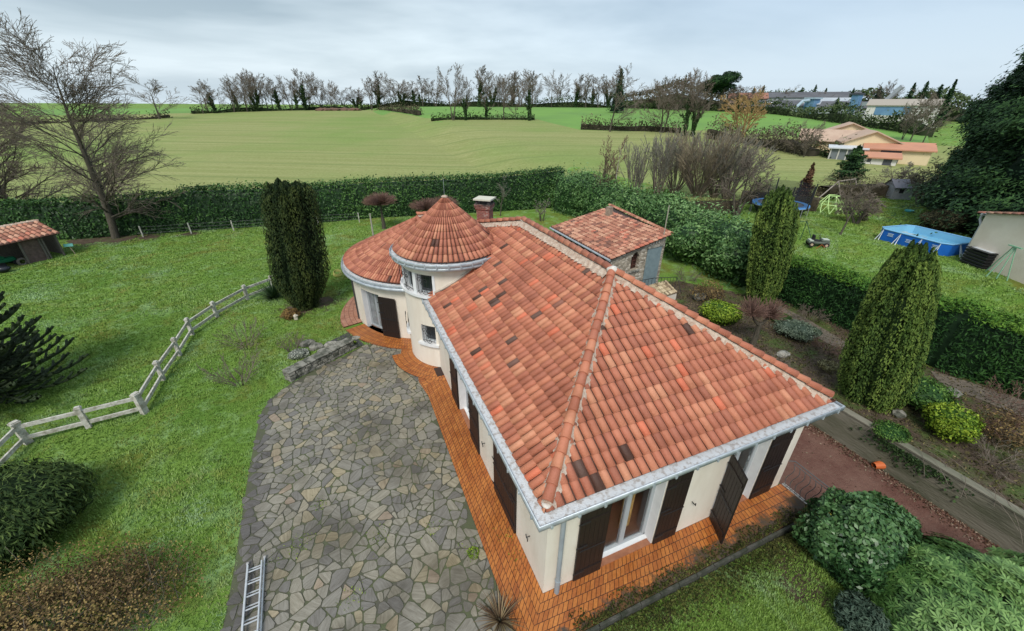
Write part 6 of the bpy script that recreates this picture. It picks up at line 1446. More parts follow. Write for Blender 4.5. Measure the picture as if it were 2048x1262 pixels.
for k in range(16):
    t_ = k/15*2; i = min(1, int(t_)); p_ = np.array(hp[i])+(np.array(hp[i+1])-np.array(hp[i]))*(t_-i); m_ = MB(); m_.tube([p_, p_-np.array([0, 0, .75 if k % 5 else 1.5])], .010 if k % 5 else .018, 4); m_.build('baluster', iron, hr)
# ------------------------------------------------------------------ wood shed at the left
zs = 0; s1_, s2_, s0_ = G(62, 527), G(134, 512), G(-60, 560)
shd = empty('wood_shed', s1_, 'open fronted wooden shed with a tiled lean-to roof at the left edge', 'shed')
fa = unit((s2_-s0_)*np.array([1, 1, 0])); fb = np.array([-fa[1], fa[0], 0]); tim = MATS['grey_timber']
def sp(u, k, z): return s1_+fa*u+fb*k+np.array([0, 0, z])
u2 = np.linalg.norm((s2_-s1_)[:2]); u0 = -np.linalg.norm((s0_-s1_)[:2])
E0, E1 = sp(u0, -.35, 0), sp(u2+.25, -.35, 0); zE = Z(*sp(u2, -.35, 0)[:2], 468)+.02; zT = zE+.62
E0[2] = E1[2] = zE; nsh = int((u2+.25-u0)/.26); 
def shf(a, b, h): p_ = E0+(E1-E0)*(a/nsh)+fb*(2.0*b/5)+np.array([0, 0, (zT-zE)*b/5+h]); return p_
tiles('roof', nsh, 5, shf, tm2, shd, seed=44, hgt=.09, lip=.03)
m_ = MB(); m_.face([E0-[0, 0, .04], E1-[0, 0, .04], E1+fb*2+[0, 0, zT-zE-.04], E0+fb*2+[0, 0, zT-zE-.04]]); m_.build('roof_deck', MATS['dark_board'], shd)
caps(E0+fb*2.0+np.array([0, 0, zT-zE]), E1+fb*2.0+np.array([0, 0, zT-zE]), 18, r=.10, parent=shd, mt=mortm, seed=6)
for (a, b, nm_, m__) in (((u0, 1.9), (u2, 1.9), 'back_wall', tim), ((u2, 0), (u2, 1.9), 'side_wall', tim)):
    m_ = MB(); p_, q2 = sp(*a, 0), sp(*b, 0); m_.bar((p_[0], p_[1], .95), (q2[0], q2[1], .95), .05, 1.9 if nm_ == 'back_wall' else 1.7); m_.build(nm_, m__, shd)
m_ = MB(); p_, q2 = sp(-.0, .02, 0), sp(u2*.52, .02, 0); m_.bar((p_[0], p_[1], .8), (q2[0], q2[1], .8), .05, 1.6); 
for z in (.25, .6, .95, 1.3): m_.bar((p_[0]-fb[0]*.03, p_[1]-fb[1]*.03, z), (q2[0]-fb[0]*.03, q2[1]-fb[1]*.03, z), .02, .05)
m_.build('board_panel', mat('brown_boards', (.15, .10, .085), .85, (.09, .06, .05), scale=6), shd)
for u_ in (u0*.55, -.05, u2*.52, u2*.60, u2): m_ = MB(); m_.tube([sp(u_, -.02, -.1), sp(u_, -.05, zE-.02)], .06, 6); m_.build('post', tim, shd)
mw = empty('ride_on_mower', G(22, 532), 'green ride-on mower parked inside the wood shed', 'mower')
b_ = G(22, 532)+fb*.25; m_ = MB(); m_.box(b_+np.array([0, 0, .38]), (.85, .5, .28), rz=math.atan2(fa[1], fa[0]), bev=.06); m_.box(b_+fa*-.2+np.array([0, 0, .58]), (.35, .42, .16), rz=math.atan2(fa[1], fa[0]), bev=.05); m_.build('body', mat('green_paint', (.01, .13, .06), .35), mw)
m_ = MB(); m_.box(b_+fa*-.32+np.array([0, 0, .80]), (.08, .40, .34), rz=math.atan2(fa[1], fa[0]), bev=.03); m_.build('seat', mat('pale_seat', (.45, .5, .48), .6), mw)
for sx in (-.32, .32):
    for sy in (-.28, .28): c = b_+fa*sx+fb*sy+np.array([0, 0, .16]); m_ = MB(); m_.tube([c-fb*.06, c+fb*.06], .16, 10); m_.build('wheel', mat('black_rubber', (.015, .015, .016), .8), mw)
c = G(52, 530)+fb*.2+np.array([0, 0, .20]); m_ = MB(); m_.tube([c+np.array([fa[0]*.2*math.cos(t_), fa[1]*.2*math.cos(t_), .2*math.sin(t_)]) for t_ in np.linspace(0, 6.28, 17)[:-1]], .07, 7, close=True); tag(m_.build('spare_tyre', mat('dusty_rubber', (.14, .12, .10), .9), None, True), 'dusty old tyre leaning against the shed boards', 'tyre')
c = G(8, 545); m_ = MB(); m_.ball(c+np.array([0, 0, .22]), .34, 2, (1.2, .8, .6), .12, 3); bag = m_.build('black_sack', mat('black_plastic', (.012, .014, .02), .3), None, True); tag(bag, 'shiny black sack on the grass in front of the wood shed', 'sack')
c = G(151, 508); sg = empty('small_sign', c, 'small turquoise board on a leaning wooden stake right of the shed', 'sign'); m_ = MB(); m_.tube([c, c+np.array([-.12, 0, .62])], .03, 5); m_.build('stake', mat('pale_stake', (.3, .25, .17), .8), sg); m_ = MB(); m_.box(c+np.array([-.12, -.03, .66]), (.5, .03, .2), rx=-.3); m_.build('board', mat('turquoise_board', (.09, .32, .28), .6), sg)
# wire fence posts at the hedge foot
for k, (u, v, t_) in enumerate([(287, 474, 460), (383, 467, 450), (468, 462, 446), (540, 457, 440), (637, 449, 433), (719, 445, 428)]):
    c = G(u, v); m_ = MB(); h_ = .85; m_.box(c+np.array([0, 0, h_/2]), (.075, .075, h_)); m_.box(c+np.array([0, 0, h_+.01]), (.085, .085, .02)); tag(m_.build('fence_post', fcm), 'grey concrete fence post at the foot of the left hedge, number %s from the left' % ['one', 'two', 'three', 'four', 'five', 'six'][k], 'post', 'wire fence posts along the hedge')
cc_ = [G(u, v) for u, v in [(287, 474), (383, 467), (468, 462), (540, 457), (637, 449), (719, 445)]]; m_ = MB()
for z in (.3, .55, .8): m_.tube([c+np.array([0, -.05, z]) for c in cc_], .006, 3)
tag(m_.build('fence_wire', mat('grey_wire', (.2, .2, .2), .6)), 'thin wires strung along the fence posts under the hedge', 'wire')
c = G(748, 480); m_ = MB(); m_.tube([c, c+np.array([0, 0, 2.0])], [.07, .055], 7); m_.box(c+np.array([0, 0, 2.02]), (.13, .13, .04)); tag(m_.build('wooden_pole', MATS['pale_pole']), 'tall weathered wooden pole standing on the lawn left of the rounded wing', 'pole')
# hose reel on the lawn beside the wing
hc = G(676, 552); m_ = MB()
for k in range(4): m_.tube([hc+np.array([(.26-.02*k)*math.cos(t_), (.20)*math.sin(t_), .05+.045*k+.18*(1+math.sin(t_))*.5]) for t_ in np.linspace(0, 6.28, 19)[:-1]], .016, 5, close=True)
tag(m_.build('garden_hose', mat('yellow_hose', (.45, .42, .12), .5)), 'coiled yellow garden hose on the grass left of the rounded wing', 'hose')
# lantern-like stone by the russet fern
c = G(593, 640); m_ = MB(); m_.box(c+np.array([0, 0, .13]), (.16, .14, .22), bev=.02); m_.lathe(c+np.array([0, 0, .24]), [(.14, 0), (.0, .10)], 4); tag(m_.build('garden_ornament', mat('cream_stone', (.5, .45, .36), .9)), 'little cream stone house ornament beside the orange fern', 'ornament')
# broken terracotta pot on the driveway
c = at(1757, 930, -1.14); c = np.array([min(c[0], PX1-.2), c[1], -1.14]); rz_ = -.4; pm_ = mat('bright_terracotta', (.55, .13, .035), .6); m_ = MB(); ax = np.array([math.cos(rz_), math.sin(rz_), .12]); m_.tube([c+np.array([0, 0, .11]), c+ax*.14+np.array([0, 0, .12]), c+ax*.32+np.array([0, 0, .13])], [.10, .125, .15], 12, cap=False); m_.tube([c+ax*.29+np.array([0, 0, .13]), c+ax*.34+np.array([0, 0, .13])], .165, 12); tag(m_.build('terracotta_pot', pm_, None), 'bright orange terracotta pot lying at the foot of the retaining wall', 'pot')
# branches hanging over the wall
rs = np.random.default_rng(8); S = []
for k in range(15):
    p_ = np.array([PX1+rs.uniform(.1, .6), rs.uniform(-3.2, .3), .1]); d = np.array([rs.uniform(-.9, .1), rs.uniform(-1.8, .6), rs.uniform(.1, .6)]); 
    for j in range(6): q2 = p_+d*.17; S.append((p_, .007, q2, .006)); p_ = q2; d = d+np.array([-.04, 0, -.24])
bt = tubes('bramble_tangle', S, twigm, None, 3); tag(bt, 'tangle of bare bramble stems trailing over the top of the retaining wall', 'brambles', kind='stuff')
ivp, ivn = [], []
for k in range(500): y = rs.normal(-.7, .55); ivp.append((PX1-.06, y, -.05-abs(rs.normal(0, .22)))); ivn.append((-1, 0, .2))
iv = leafcloud('ivy', ivp, ivn, .08, ivy_m, None, .8, .5, seed=4); tag(iv, 'dark ivy hanging down the face of the retaining wall', 'ivy')
# paths in the garden bed
pathm = mat('gravel_path', (.17, .14, .11), .95, (.10, .085, .065), scale=8, bump=.5, bscale=50)
sheet('garden_path', [tuple(G(*p_)[:2]) for p_ in [(1560, 612), (1620, 642), (1700, 690), (1700, 706), (1655, 688), (1590, 650), (1540, 622)]], pathm, .02, 1.5)
sheet('garden_path', [tuple(G(*p_)[:2]) for p_ in [(1860, 742), (1940, 765), (2080, 812), (2080, 850), (1960, 800), (1880, 768)]], pathm, .02, 1.5)
# stone topped post at the bottom edge
c = np.array([7.6, -5.0, -.3]); c = at(1968, 1275, .9); m_ = MB(); m_.box((c[0], c[1], .1), (.26, .26, 1.5)); m_.ball((c[0], c[1], .93), .19, 2, (1, .9, .5), .06, 3); tag(m_.build('gate_post', mat('brown_stone', (.26, .19, .16), .9, (.15, .11, .10), scale=9, bump=.6)), 'rounded brown stone post top at the bottom right edge', 'post')
# ------------------------------------------------------------------ neighbour garden
pb = empty('swimming_pool', G(1800, 490), 'rectangular blue above ground frame pool on the neighbour lawn', 'pool')
pc = [G(1748, 476), G(1885, 514), G(1922, 500), G(1796, 464)]
c0, c1 = pc[0], pc[1]; pl = unit((c1-c0)*np.array([1, 1, 0])); pw_ = np.array([-pl[1], pl[0], 0]); pw_ = pw_ if pw_@(pc[2]-pc[1]) > 0 else -pw_
PL = np.linalg.norm((c1-c0)[:2]); PWd = 2.7; gz = 2.0; ph_ = .68
def pp(a, b, z): q = c0+pl*a+pw_*b; return (q[0], q[1], gz+z)
blue = mat('pool_liner', (.012, .13, .52), .35, (.010, .10, .42), scale=2); lb2 = mat('pool_inside', (.22, .50, .70), .4)
m_ = MB(); r_ = .35
out = [(r_, 0), (PL-r_, 0), (PL, r_), (PL, PWd-r_), (PL-r_, PWd), (r_, PWd), (0, PWd-r_), (0, r_)]
inn = [(max(.07, min(PL-.07, a)), max(.07, min(PWd-.07, b))) for a, b in out]
for i in range(8):
    a, b = out[i-1], out[i]; m_.face([pp(*a, 0), pp(*b, 0), pp(*b, ph_), pp(*a, ph_)])
m_.build('wall', blue, pb); m_ = MB()
for i in range(8):
    a, b = inn[i-1], inn[i]; m_.face([pp(*a, .1), pp(*b, .1), pp(*b, ph_), pp(*a, ph_)])
m_.build('liner', lb2, pb)
m_ = MB(); m_.face([pp(*a, .30) for a in inn]); m_.build('water', mat('pool_water', (.42, .46, .44), .1, (.16, .42, .60), scale=1.2, lo=.45, hi=.55), pb)
m_ = MB(); m_.tube([pp(*a, ph_+.01) for a in out], .04, 8, close=True); m_.build('rim', mat('rim_blue', (.20, .45, .72), .4), pb)
legm = mat('white_tube', (.62, .68, .70), .4)
def leg(a, b, oa, ob2): m_ = MB(); m_.tube([pp(a-.12*abs(ob2), b-.12*abs(oa), 0) if False else pp(a+oa*.30-.1*(ob2 != 0), b+ob2*.30-.1*(oa != 0), 0), pp(a, b, ph_-.02), pp(a+oa*.30+.1*(ob2 != 0), b+ob2*.30+.1*(oa != 0), 0)], .024, 5); m_.build('leg', legm, pb)
for a in (.35, PL*.36, PL*.66, PL-.35): leg(a, 0, 0, -1)
for a in (.35, PL*.5, PL-.35): leg(a, PWd, 0, 1)
leg(PL, PWd*.35, 1, 0); leg(PL, PWd*.75, 1, 0); leg(0, PWd*.4, -1, 0)
m_ = MB()
for k, (a, z) in enumerate(((PL*.22, .5), (PL*.50, .42), (PL*.86, .5))):
    for j in range(3): m_.box(pp(a, -.012, z-.07*j), (.34-.05*(j % 2), .008, .03), rz=math.atan2(pl[1], pl[0]))
m_.build('printed_marks', mat('white_print', (.55, .65, .75), .5), pb)
# trampoline
ta_, tb2 = at(1503, 400, 2.8), at(1622, 412, 2.8); tcx = (ta_+tb2)/2; Rt = np.linalg.norm((ta_-tb2)[:2])/2*.98; tz = 2.0
tr = empty('trampoline', (tcx[0], tcx[1], tz), 'round trampoline with a blue pad and black net poles on the neighbour lawn', 'trampoline')
def rg_(r, z, n=32): return [(tcx[0]+r*math.cos(2*math.pi*k/n), tcx[1]+r*math.sin(2*math.pi*k/n), tz+z) for k in range(n)]
m_ = MB(); m_.lathe((tcx[0], tcx[1], tz), [(Rt*.80, .80), (Rt, .80), (Rt+.02, .72), (Rt*.80, .76)], 32); m_.build('pad', mat('blue_pad', (.09, .28, .62), .5), tr)
m_ = MB(); m_.lathe((tcx[0], tcx[1], tz), [(.01, .77), (Rt*.82, .77)], 32); m_.build('mat', mat('jump_mat', (.12, .13, .15), .6), tr)
m_ = MB(); m_.tube(rg_(Rt, .70), .03, 6, close=True); m_.build('frame', mat('galvanised', (.4, .42, .43), .4, metal=.4), tr)
for k in range(6):
    a = k*math.pi/3+.3; m_ = MB(); m_.tube([(tcx[0]+Rt*math.cos(a-.12), tcx[1]+Rt*math.sin(a-.12), tz+.7), (tcx[0]+Rt*math.cos(a-.12), tcx[1]+Rt*math.sin(a-.12), tz+.03), (tcx[0]+Rt*math.cos(a+.12), tcx[1]+Rt*math.sin(a+.12), tz+.03), (tcx[0]+Rt*math.cos(a+.12), tcx[1]+Rt*math.sin(a+.12), tz+.7)], .025, 5); m_.build('leg', MATS['galvanised'], tr)
for k in range(8):
    a = k*math.pi/4+.1; m_ = MB(); m_.tube([(tcx[0]+(Rt+.05)*math.cos(a), tcx[1]+(Rt+.05)*math.sin(a), tz+.6), (tcx[0]+(Rt+.12)*math.cos(a), tcx[1]+(Rt+.12)*math.sin(a), tz+2.35)], .05, 6); m_.build('net_pole', mat('black_foam', (.015, .017, .02), .8), tr)
nm = bpy.data.materials.new('safety_net'); nm.use_nodes = True; b_ = nm.node_tree.nodes['Principled BSDF']; b_.inputs['Base Color'].default_value = (.02, .022, .03, 1); b_.inputs['Alpha'].default_value = .42
m_ = MB(); m_.lathe((tcx[0], tcx[1], tz), [(Rt*.95, .8), (Rt*.97, 2.25)], 32); m_.build('safety_net', nm, tr)
m_ = MB(); m_.lathe((tcx[0], tcx[1], tz), [(Rt*.75, .05), (Rt*.98, .68)], 28); m_.build('skirt', mat('dark_skirt', (.06, .07, .06), .8), tr)
# climbing dome
dc = (G(1632, 424)+G(1680, 424))/2; Rd = np.linalg.norm((G(1632, 424)-G(1680, 424))[:2])/2; dm = empty('climbing_dome', dc, 'pale green climbing dome frame beside the trampoline', 'climbing frame'); limet = mat('pale_green_tube', (.50, .72, .28), .5)
hd = 1.55; rings = [(1.0, 0, 10, 0), (.82, .42, 10, .5), (.40, .82, 5, .25)]; pts = [[(dc[0]+Rd*r*math.cos(2*math.pi*(k+o)/n), dc[1]+Rd*r*math.sin(2*math.pi*(k+o)/n), dc[2]+hd*z) for k in range(n)] for r, z, n, o in rings]
m_ = MB(); m_.tube(pts[1], .035, 5, close=True); m_.tube(pts[2], .035, 5, close=True); m_.build('ring', limet, dm)
for k in range(10):
    m_ = MB(); m_.tube([pts[0][k], pts[1][k]], .035, 5); m_.tube([pts[0][k], pts[1][k-1]], .035, 5); m_.build('strut', limet, dm)
for k in range(5):
    m_ = MB(); m_.tube([pts[1][2*k], pts[2][k]], .035, 5); m_.tube([pts[1][2*k+1], pts[2][k]], .035, 5); m_.build('strut', limet, dm)
# wooden swing frame
sa_, sb_ = G(1664, 398), G(1698, 392); sz = 2.0; swg = empty('swing_frame', sa_, 'grey wooden swing frame with a long slanting ladder leg', 'swing'); wd = mat('weathered_wood', (.36, .32, .28), .85, (.24, .21, .18), scale=5)
h_ = Z(*sa_[:2], 363)-sz
ta, tb_ = sa_+np.array([0, 0, h_]), sb_+np.array([0, 0, h_]); dsw = unit(sb_-sa_); ps = np.array([-dsw[1], dsw[0], 0])
m_ = MB(); m_.tube([ta, tb_], .06, 6); m_.build('crossbar', wd, swg)
for t0, off_ in ((ta, 0), (tb_, 0)):
    for sg_ in (-1, 1): m_ = MB(); m_.tube([t0, t0+ps*sg_*.75-np.array([0, 0, h_])], .055, 6); m_.build('leg', wd, swg)
m_ = MB(); e_ = G(1627, 405); m_.tube([ta, e_], .05, 6); m_.build('slide_rail', wd, swg)
for k in (.35, .62): 
    c = ta+(tb_-ta)*k; m_ = MB(); m_.tube([c, c-np.array([0, 0, h_-.45])], .012, 4); m_.tube([c+dsw*.4, c+dsw*.4-np.array([0, 0, h_-.45])], .012, 4); s_ = m_.build('ropes', wd, swg); m_ = MB(); m_.box(c+dsw*.2-np.array([0, 0, h_-.45]), (.45, .2, .04)); m_.build('seat', limet if k < .5 else wd, swg)
# playhouse
q = G(1790, 396); ph = empty('playhouse', q, 'small grey wooden playhouse with a pitched roof on the neighbour lawn', 'playhouse'); pxm = PXM(q); a = R_(-32); ex_, ey_ = np.array([math.cos(a), math.sin(a), 0]), np.array([-math.sin(a), math.cos(a), 0])
W2, D2, H2 = .80, .72, 1.15; gw = mat('grey_playhouse', (.36, .36, .38), .8, (.28, .28, .30), scale=3)
def hp_(x, y, z): p_ = q+ex_*x+ey_*y; return (p_[0], p_[1], q[2]+z)
m_ = MB()
for s_ in (-1, 1):
    m_.face([hp_(s_*W2, -D2, 0), hp_(s_*W2, D2, 0), hp_(s_*W2, D2, H2), hp_(s_*W2, 0, H2+.5), hp_(s_*W2, -D2, H2)])
    m_.face([hp_(-W2, s_*D2, 0), hp_(W2, s_*D2, 0), hp_(W2, s_*D2, H2), hp_(-W2, s_*D2, H2)])
m_.build('wall', gw, ph)
m_ = MB()
for s_ in (-1, 1):
    v1, v2, v3, v4 = hp_(-W2-.15, s_*(D2+.18), H2-.10), hp_(W2+.15, s_*(D2+.18), H2-.10), hp_(W2+.15, 0, H2+.54), hp_(-W2-.15, 0, H2+.54)
    m_.face([v1, v2, v3, v4]); m_.face([tuple(np.array(p_)-[0, 0, .05]) for p_ in (v4, v3, v2, v1)])
m_.build('roof', mat('grey_felt', (.20, .20, .23), .8), ph)
dk = mat('dark_opening', (.012, .012, .015), .5)
for (x, y, w_, z0, z1, ax_) in ((W2+.012, -.05, .42, .1, 1.05, 1), (-.2, -D2-.012, .36, .55, .95, 0)):
    m_ = MB()
    if ax_: m_.face([hp_(x, y-w_/2, z0), hp_(x, y+w_/2, z0), hp_(x, y+w_/2, z1), hp_(x, y-w_/2, z1)])
    else: m_.face([hp_(x-w_/2, y, z0), hp_(x+w_/2, y, z0), hp_(x+w_/2, y, z1), hp_(x-w_/2, y, z1)])
    m_.build('door' if ax_ else 'window', dk, ph)
q = G(1818, 388); tb = empty('garden_table', q, 'pale wooden table just right of the playhouse', 'table'); m_ = MB(); m_.box(q+np.array([0, 0, .9]), (1.3, .9, .06)); m_.build('tabletop', wd, tb)
for sx in (-.5, .5):
    for sy in (-.35, .35): m_ = MB(); m_.box(q+np.array([sx, sy, .45]), (.08, .08, .9)); m_.build('leg', MATS['grey_timber'], tb)
# pedal car
q = G(1633, 492); pcar = empty('pedal_car', q, 'grey and white childs ride-on car on the neighbour lawn', 'toy car'); fx_ = unit(np.array([ray(1660, 480)[0]-ray(1600, 480)[0], ray(1660, 480)[1]-ray(1600, 480)[1]-0.0, 0])); fx_ = unit(fx_*1.0+np.array([.0, -.35, 0])); fy_ = np.array([-fx_[1], fx_[0], 0]); rzc = math.atan2(fx_[1], fx_[0])
def cp(x, y, z): return q+fx_*x+fy_*y+np.array([0, 0, z])
m_ = MB(); m_.box(cp(0, 0, .26), (1.15, .52, .14), rz=rzc, bev=.03); m_.box(cp(.33, 0, .38), (.46, .46, .16), rz=rzc, bev=.05); m_.build('body', mat('toy_grey', (.10, .12, .10), .4), pcar)
m_ = MB(); m_.box(cp(.36, 0, .475), (.34, .36, .03), rz=rzc, bev=.01); m_.box(cp(-.42, 0, .36), (.22, .42, .08), rz=rzc, bev=.02); m_.build('bonnet', mat('toy_white', (.45, .5, .42), .5), pcar)
m_ = MB(); m_.box(cp(-.32, 0, .52), (.10, .34, .36), rz=rzc, bev=.03); m_.box(cp(-.14, 0, .36), (.34, .34, .08), rz=rzc, bev=.02); m_.build('seat', MATS['black_rubber'], pcar)
m_ = MB(); m_.tube([cp(.12, 0, .44), cp(.0, 0, .60)], .02, 5); m_.tube([cp(-.0, .12*math.cos(t_), .60+.12*math.sin(t_)) for t_ in np.linspace(0, 6.28, 11)[:-1]], .015, 4, close=True); m_.build('steering_wheel', iron, pcar)
for sx in (-.40, .40):
    for sy in (-.27, .27): m_ = MB(); m_.tube([cp(sx, sy-.05, .15), cp(sx, sy+.05, .15)], .155, 10); w_ = m_.build('wheel', MATS['black_rubber'], pcar); m_ = MB(); m_.tube([cp(sx, sy-.06, .15), cp(sx, sy+.06, .15)], .08, 8); m_.build('hub', mat('tan_hub', (.5, .38, .27), .5), w_)
# green washing stand, orange toy, seesaw, blue dish
q = G(1600, 480); st_ = empty('green_stand', q, 'dark green metal drying stand left of the toy car', 'stand'); m_ = MB(); m_.tube([q, q+np.array([.2, .1, 1.2])], .02, 5); m_.tube([q+np.array([.2, .1, 1.2]), G(1625, 488)], .02, 5); m_.tube([q+np.array([.2, .1, 1.2]), q+np.array([-1.0, .6, 1.1])], .02, 5); m_.build('frame', mat('dark_green_metal', (.01, .05, .03), .5), st_)
m_ = MB(); q = G(1632, 497); m_.tube([q, q+np.array([.1, -.2, .3]), q+np.array([.3, -.3, .12])], .02, 5); tag(m_.build('orange_toy', mat('orange_plastic', (.45, .12, .04), .5)), 'small orange metal toy on the grass below the toy car', 'toy')
q = G(1888, 402); sw_ = empty('seesaw', q, 'pale green boat shaped seesaw on the far neighbour lawn', 'seesaw'); m_ = MB(); m_.tube([q+np.array([-.8, .5, .35]), q+np.array([-.4, .25, .12]), q+np.array([.4, -.25, .12]), q+np.array([.8, -.5, .35])], [.05, .16, .16, .05], 8); m_.build('body', limet, sw_)
for s_ in (-1, 1): m_ = MB(); m_.tube([q+np.array([s_*.45, -s_*.28, .2]), q+np.array([s_*.45, -s_*.28, .5])], .04, 6); m_.build('handle', limet, sw_)
q = G(1817, 424); m_ = MB(); m_.lathe(q, [(.03, .02), (.26, .05), (.30, .16), (.26, .12), (.02, .08)], 14); tag(m_.build('blue_basin', mat('turquoise_plastic', (.08, .42, .48), .4)), 'turquoise plastic basin on the grass above the pool', 'basin')
for k, (u, v) in enumerate([(1855, 392), (1938, 380), (1975, 392), (1995, 405)]):
    q = G(u, v); m_ = MB(); m_.tube([q, q+np.array([0, 0, 1.0])], .035, 5); m_.box(q+np.array([0, 0, 1.02]), (.1, .1, .04)); tag(m_.build('paddock_post', MATS['pale_pole']), ['leftmost slim fence stake by the seesaw', 'slim fence stake under the big cypress, second from the left', 'slim fence stake under the big cypress, third from the left', 'rightmost slim fence stake above the neighbour house roof'][k], 'post', 'stakes of the paddock fence')
# neighbour house
nh = empty('neighbour_house', G(1990, 545), 'cream gabled end of the neighbour house with orange tiles at the right edge', 'house')
na, nb_ = G(1945, 560), G(2048, 570); na = G(1922, 520); nd = unit((G(2048, 569)-G(1990, 546))*np.array([1, 1, 0])); nn2 = np.array([-nd[1], nd[0], 0]); nn2 = nn2 if nn2[0] > 0 else -nn2
zt1 = Z(*na[:2], 427); L2 = 9.0
def nq(s, k, z): p_ = na+nd*s+nn2*k; return (p_[0], p_[1], z)
z_ap = zt1+L2/2*.20
m_ = MB(); m_.face([nq(0, 0, 1.9), nq(L2, 0, 1.9), nq(L2, 0, zt1), nq(L2/2, 0, z_ap), nq(0, 0, zt1)]); m_.face([nq(0, 0, 1.9), nq(0, 9, 1.9), nq(0, 9, zt1), nq(0, 0, zt1)]); m_.build('wall', mat('beige_render', (.82, .73, .61), .9, (.72, .62, .50), scale=.9, bump=.2, bscale=30), nh)
def nrf(a, b, h): p_ = np.array(nq(-.25+(L2/2+.25)*b/12, -.22+a*.24, 0)); p_[2] = zt1+.02-.25*.20+(L2/2+.25)*.20*b/12+h; return p_
tiles('roof', 36, 12, nrf, tm2, nh, seed=51, hgt=.07)
m_ = MB(); m_.face([nq(-.2, -.15, zt1-.03), nq(L2/2, -.15, z_ap-.03), nq(L2/2, 9, z_ap-.03), nq(-.2, 9, zt1-.03)]); m_.build('roof_deck', MATS['dark_board'], nh)
m_ = MB(); m_.tube([nq(-.32, .1, zt1-.12), nq(-.32, 8.5, zt1-.12)], .07, 8); m_.build('gutter', white, nh)
m_ = MB(); m_.tube([nq(-.30, .12, zt1-.12), nq(-.30, .12, zt1-.35), nq(-.06, .08, zt1-.62), nq(-.06, .06, 2.0)], .055, 8); m_.build('downpipe', mat('pvc_grey', (.42, .43, .44), .5), nh)
# black storage box and green stand by the wall
q = G(1945, 545)+np.array([.45, .3, 0]); bx_ = empty('garden_chest', q, 'slatted black plastic garden chest with a wet lid by the neighbour wall', 'chest'); rzb = math.atan2(nd[1], nd[0])
q = G(1953, 532)
m_ = MB()
for k in range(5): m_.box(q+np.array([0, 0, .10+.155*k]), (1.25, .75, .13), rz=rzb, bev=.02)
m_.build('body', mat('black_resin', (.012, .012, .014), .35), bx_); m_ = MB(); m_.box(q+np.array([0, 0, .86]), (1.32, .82, .05), rz=rzb, bev=.015); l_ = m_.build('lid', MATS['black_resin'], bx_); m_ = MB(); m_.box(q+np.array([0, 0, .888]), (1.05, .45, .012), rz=rzb); m_.build('puddle_sheen', mat('painted_wet_sheen', (.6, .63, .66), .1), l_)  # thin slab on the wet lid, its pale sheen put into the colour
q = G(1993, 556); gs = empty('green_trestle', q, 'light green folding metal trestle leaning by the neighbour wall', 'trestle'); gt = mat('pale_green_metal', (.22, .42, .28), .5)
tp = q+np.array([0, 0, 1.6]); 
for k, o in enumerate(((-.75, .1), (-.15, -.35), (.35, .15), (.1, -.1))): m_ = MB(); m_.tube([tp+nd*o[0]*.1, q+nd*o[0]+nn2*o[1]], .024, 5); m_.build('leg', gt, gs)
m_ = MB(); m_.bar(tp-nd*.3, tp+nd*.3, .10, .05); m_.build('top_bar', gt, gs)
# ------------------------------------------------------------------ far trees
def az_(u, D):
    d = ray(u, 212); k = D/math.hypot(d[0], d[1]); x, y = CAM[0]+d[0]*k, CAM[1]+d[1]*k; return np.array([x, y, H(x, y)])
FT = {}
def far_tpl(kind, seed):
    P = dict(tall=[dict(n=13, ang=34, len=.42, nseg=7, wob=.02, trop=.03, start=.20, tl=.92, taper=.35, rr=.45), dict(n=8, ang=32, len=.5, nseg=4, wob=.045, trop=.05, start=.15, rr=.6), dict(n=9, ang=34, len=.55, nseg=3, wob=.06, trop=.03, start=.1, rr=.6), dict(n=0, ang=0, len=0, nseg=2, wob=.06, trop=.02, start=0)],
             round=[dict(n=13, ang=50, len=.62, nseg=6, wob=.05, trop=.02, start=.14, tl=.8, taper=.25, rr=.45), dict(n=8, ang=36, len=.5, nseg=4, wob=.045, trop=.04, start=.15, rr=.6), dict(n=10, ang=36, len=.5, nseg=3, wob=.06, trop=.03, start=.1, rr=.6), dict(n=0, ang=0, len=0, nseg=2, wob=.06, trop=.02, start=0)])[kind]
    return bare('bare_tree', (0, 0, 0), 10, seed, 'x', P, r0=.13, rmin=.019, split=1, ivy=150 if seed in (301, 303) else 0, stems=2 if seed % 3 == 0 else 1, spread=.18, ivyh=.5)
for k in range(4): FT['t%d' % k] = far_tpl('tall', 300+k)
for k in range(3): FT['r%d' % k] = far_tpl('round', 310+k)
DIM = {}
for k_, e_ in FT.items():
    A_ = np.vstack([np.array([v.co[:] for v in c.data.vertices]) for c in KIDS[e_.name]]); r_ = np.hypot(A_[:, 0], A_[:, 1]); DIM[k_] = (2*np.percentile(r_, 97), np.percentile(A_[:, 2], 99.8))
used_t = set(); cnt = 0
ORD = 'first second third fourth fifth sixth seventh eighth ninth tenth eleventh twelfth thirteenth fourteenth fifteenth sixteenth seventeenth eighteenth nineteenth twentieth'.split()
def put(key, u, D, vt, wpx, label, group='bare trees along the far edge of the field', dz=0):
    q = az_(u, D); h_ = (Z(q[0], q[1], vt)-q[2])*1.12; pxm = FPX/DEP(q); src = FT[key]; wid, hz_ = DIM[key]
    sx = (wpx/pxm)/wid; sz = h_/hz_; sx = max(sx*1.2, sz*.85)
    if key in used_t: o = copy_tree(src)
    else: o = src; used_t.add(key)
    o.location = (q[0], q[1], q[2]+dz); o.scale = (sx, sx, sz); o.rotation_euler = (0, 0, (u*1.7) % 6.28); o['label'] = label; o['group'] = group
    return o
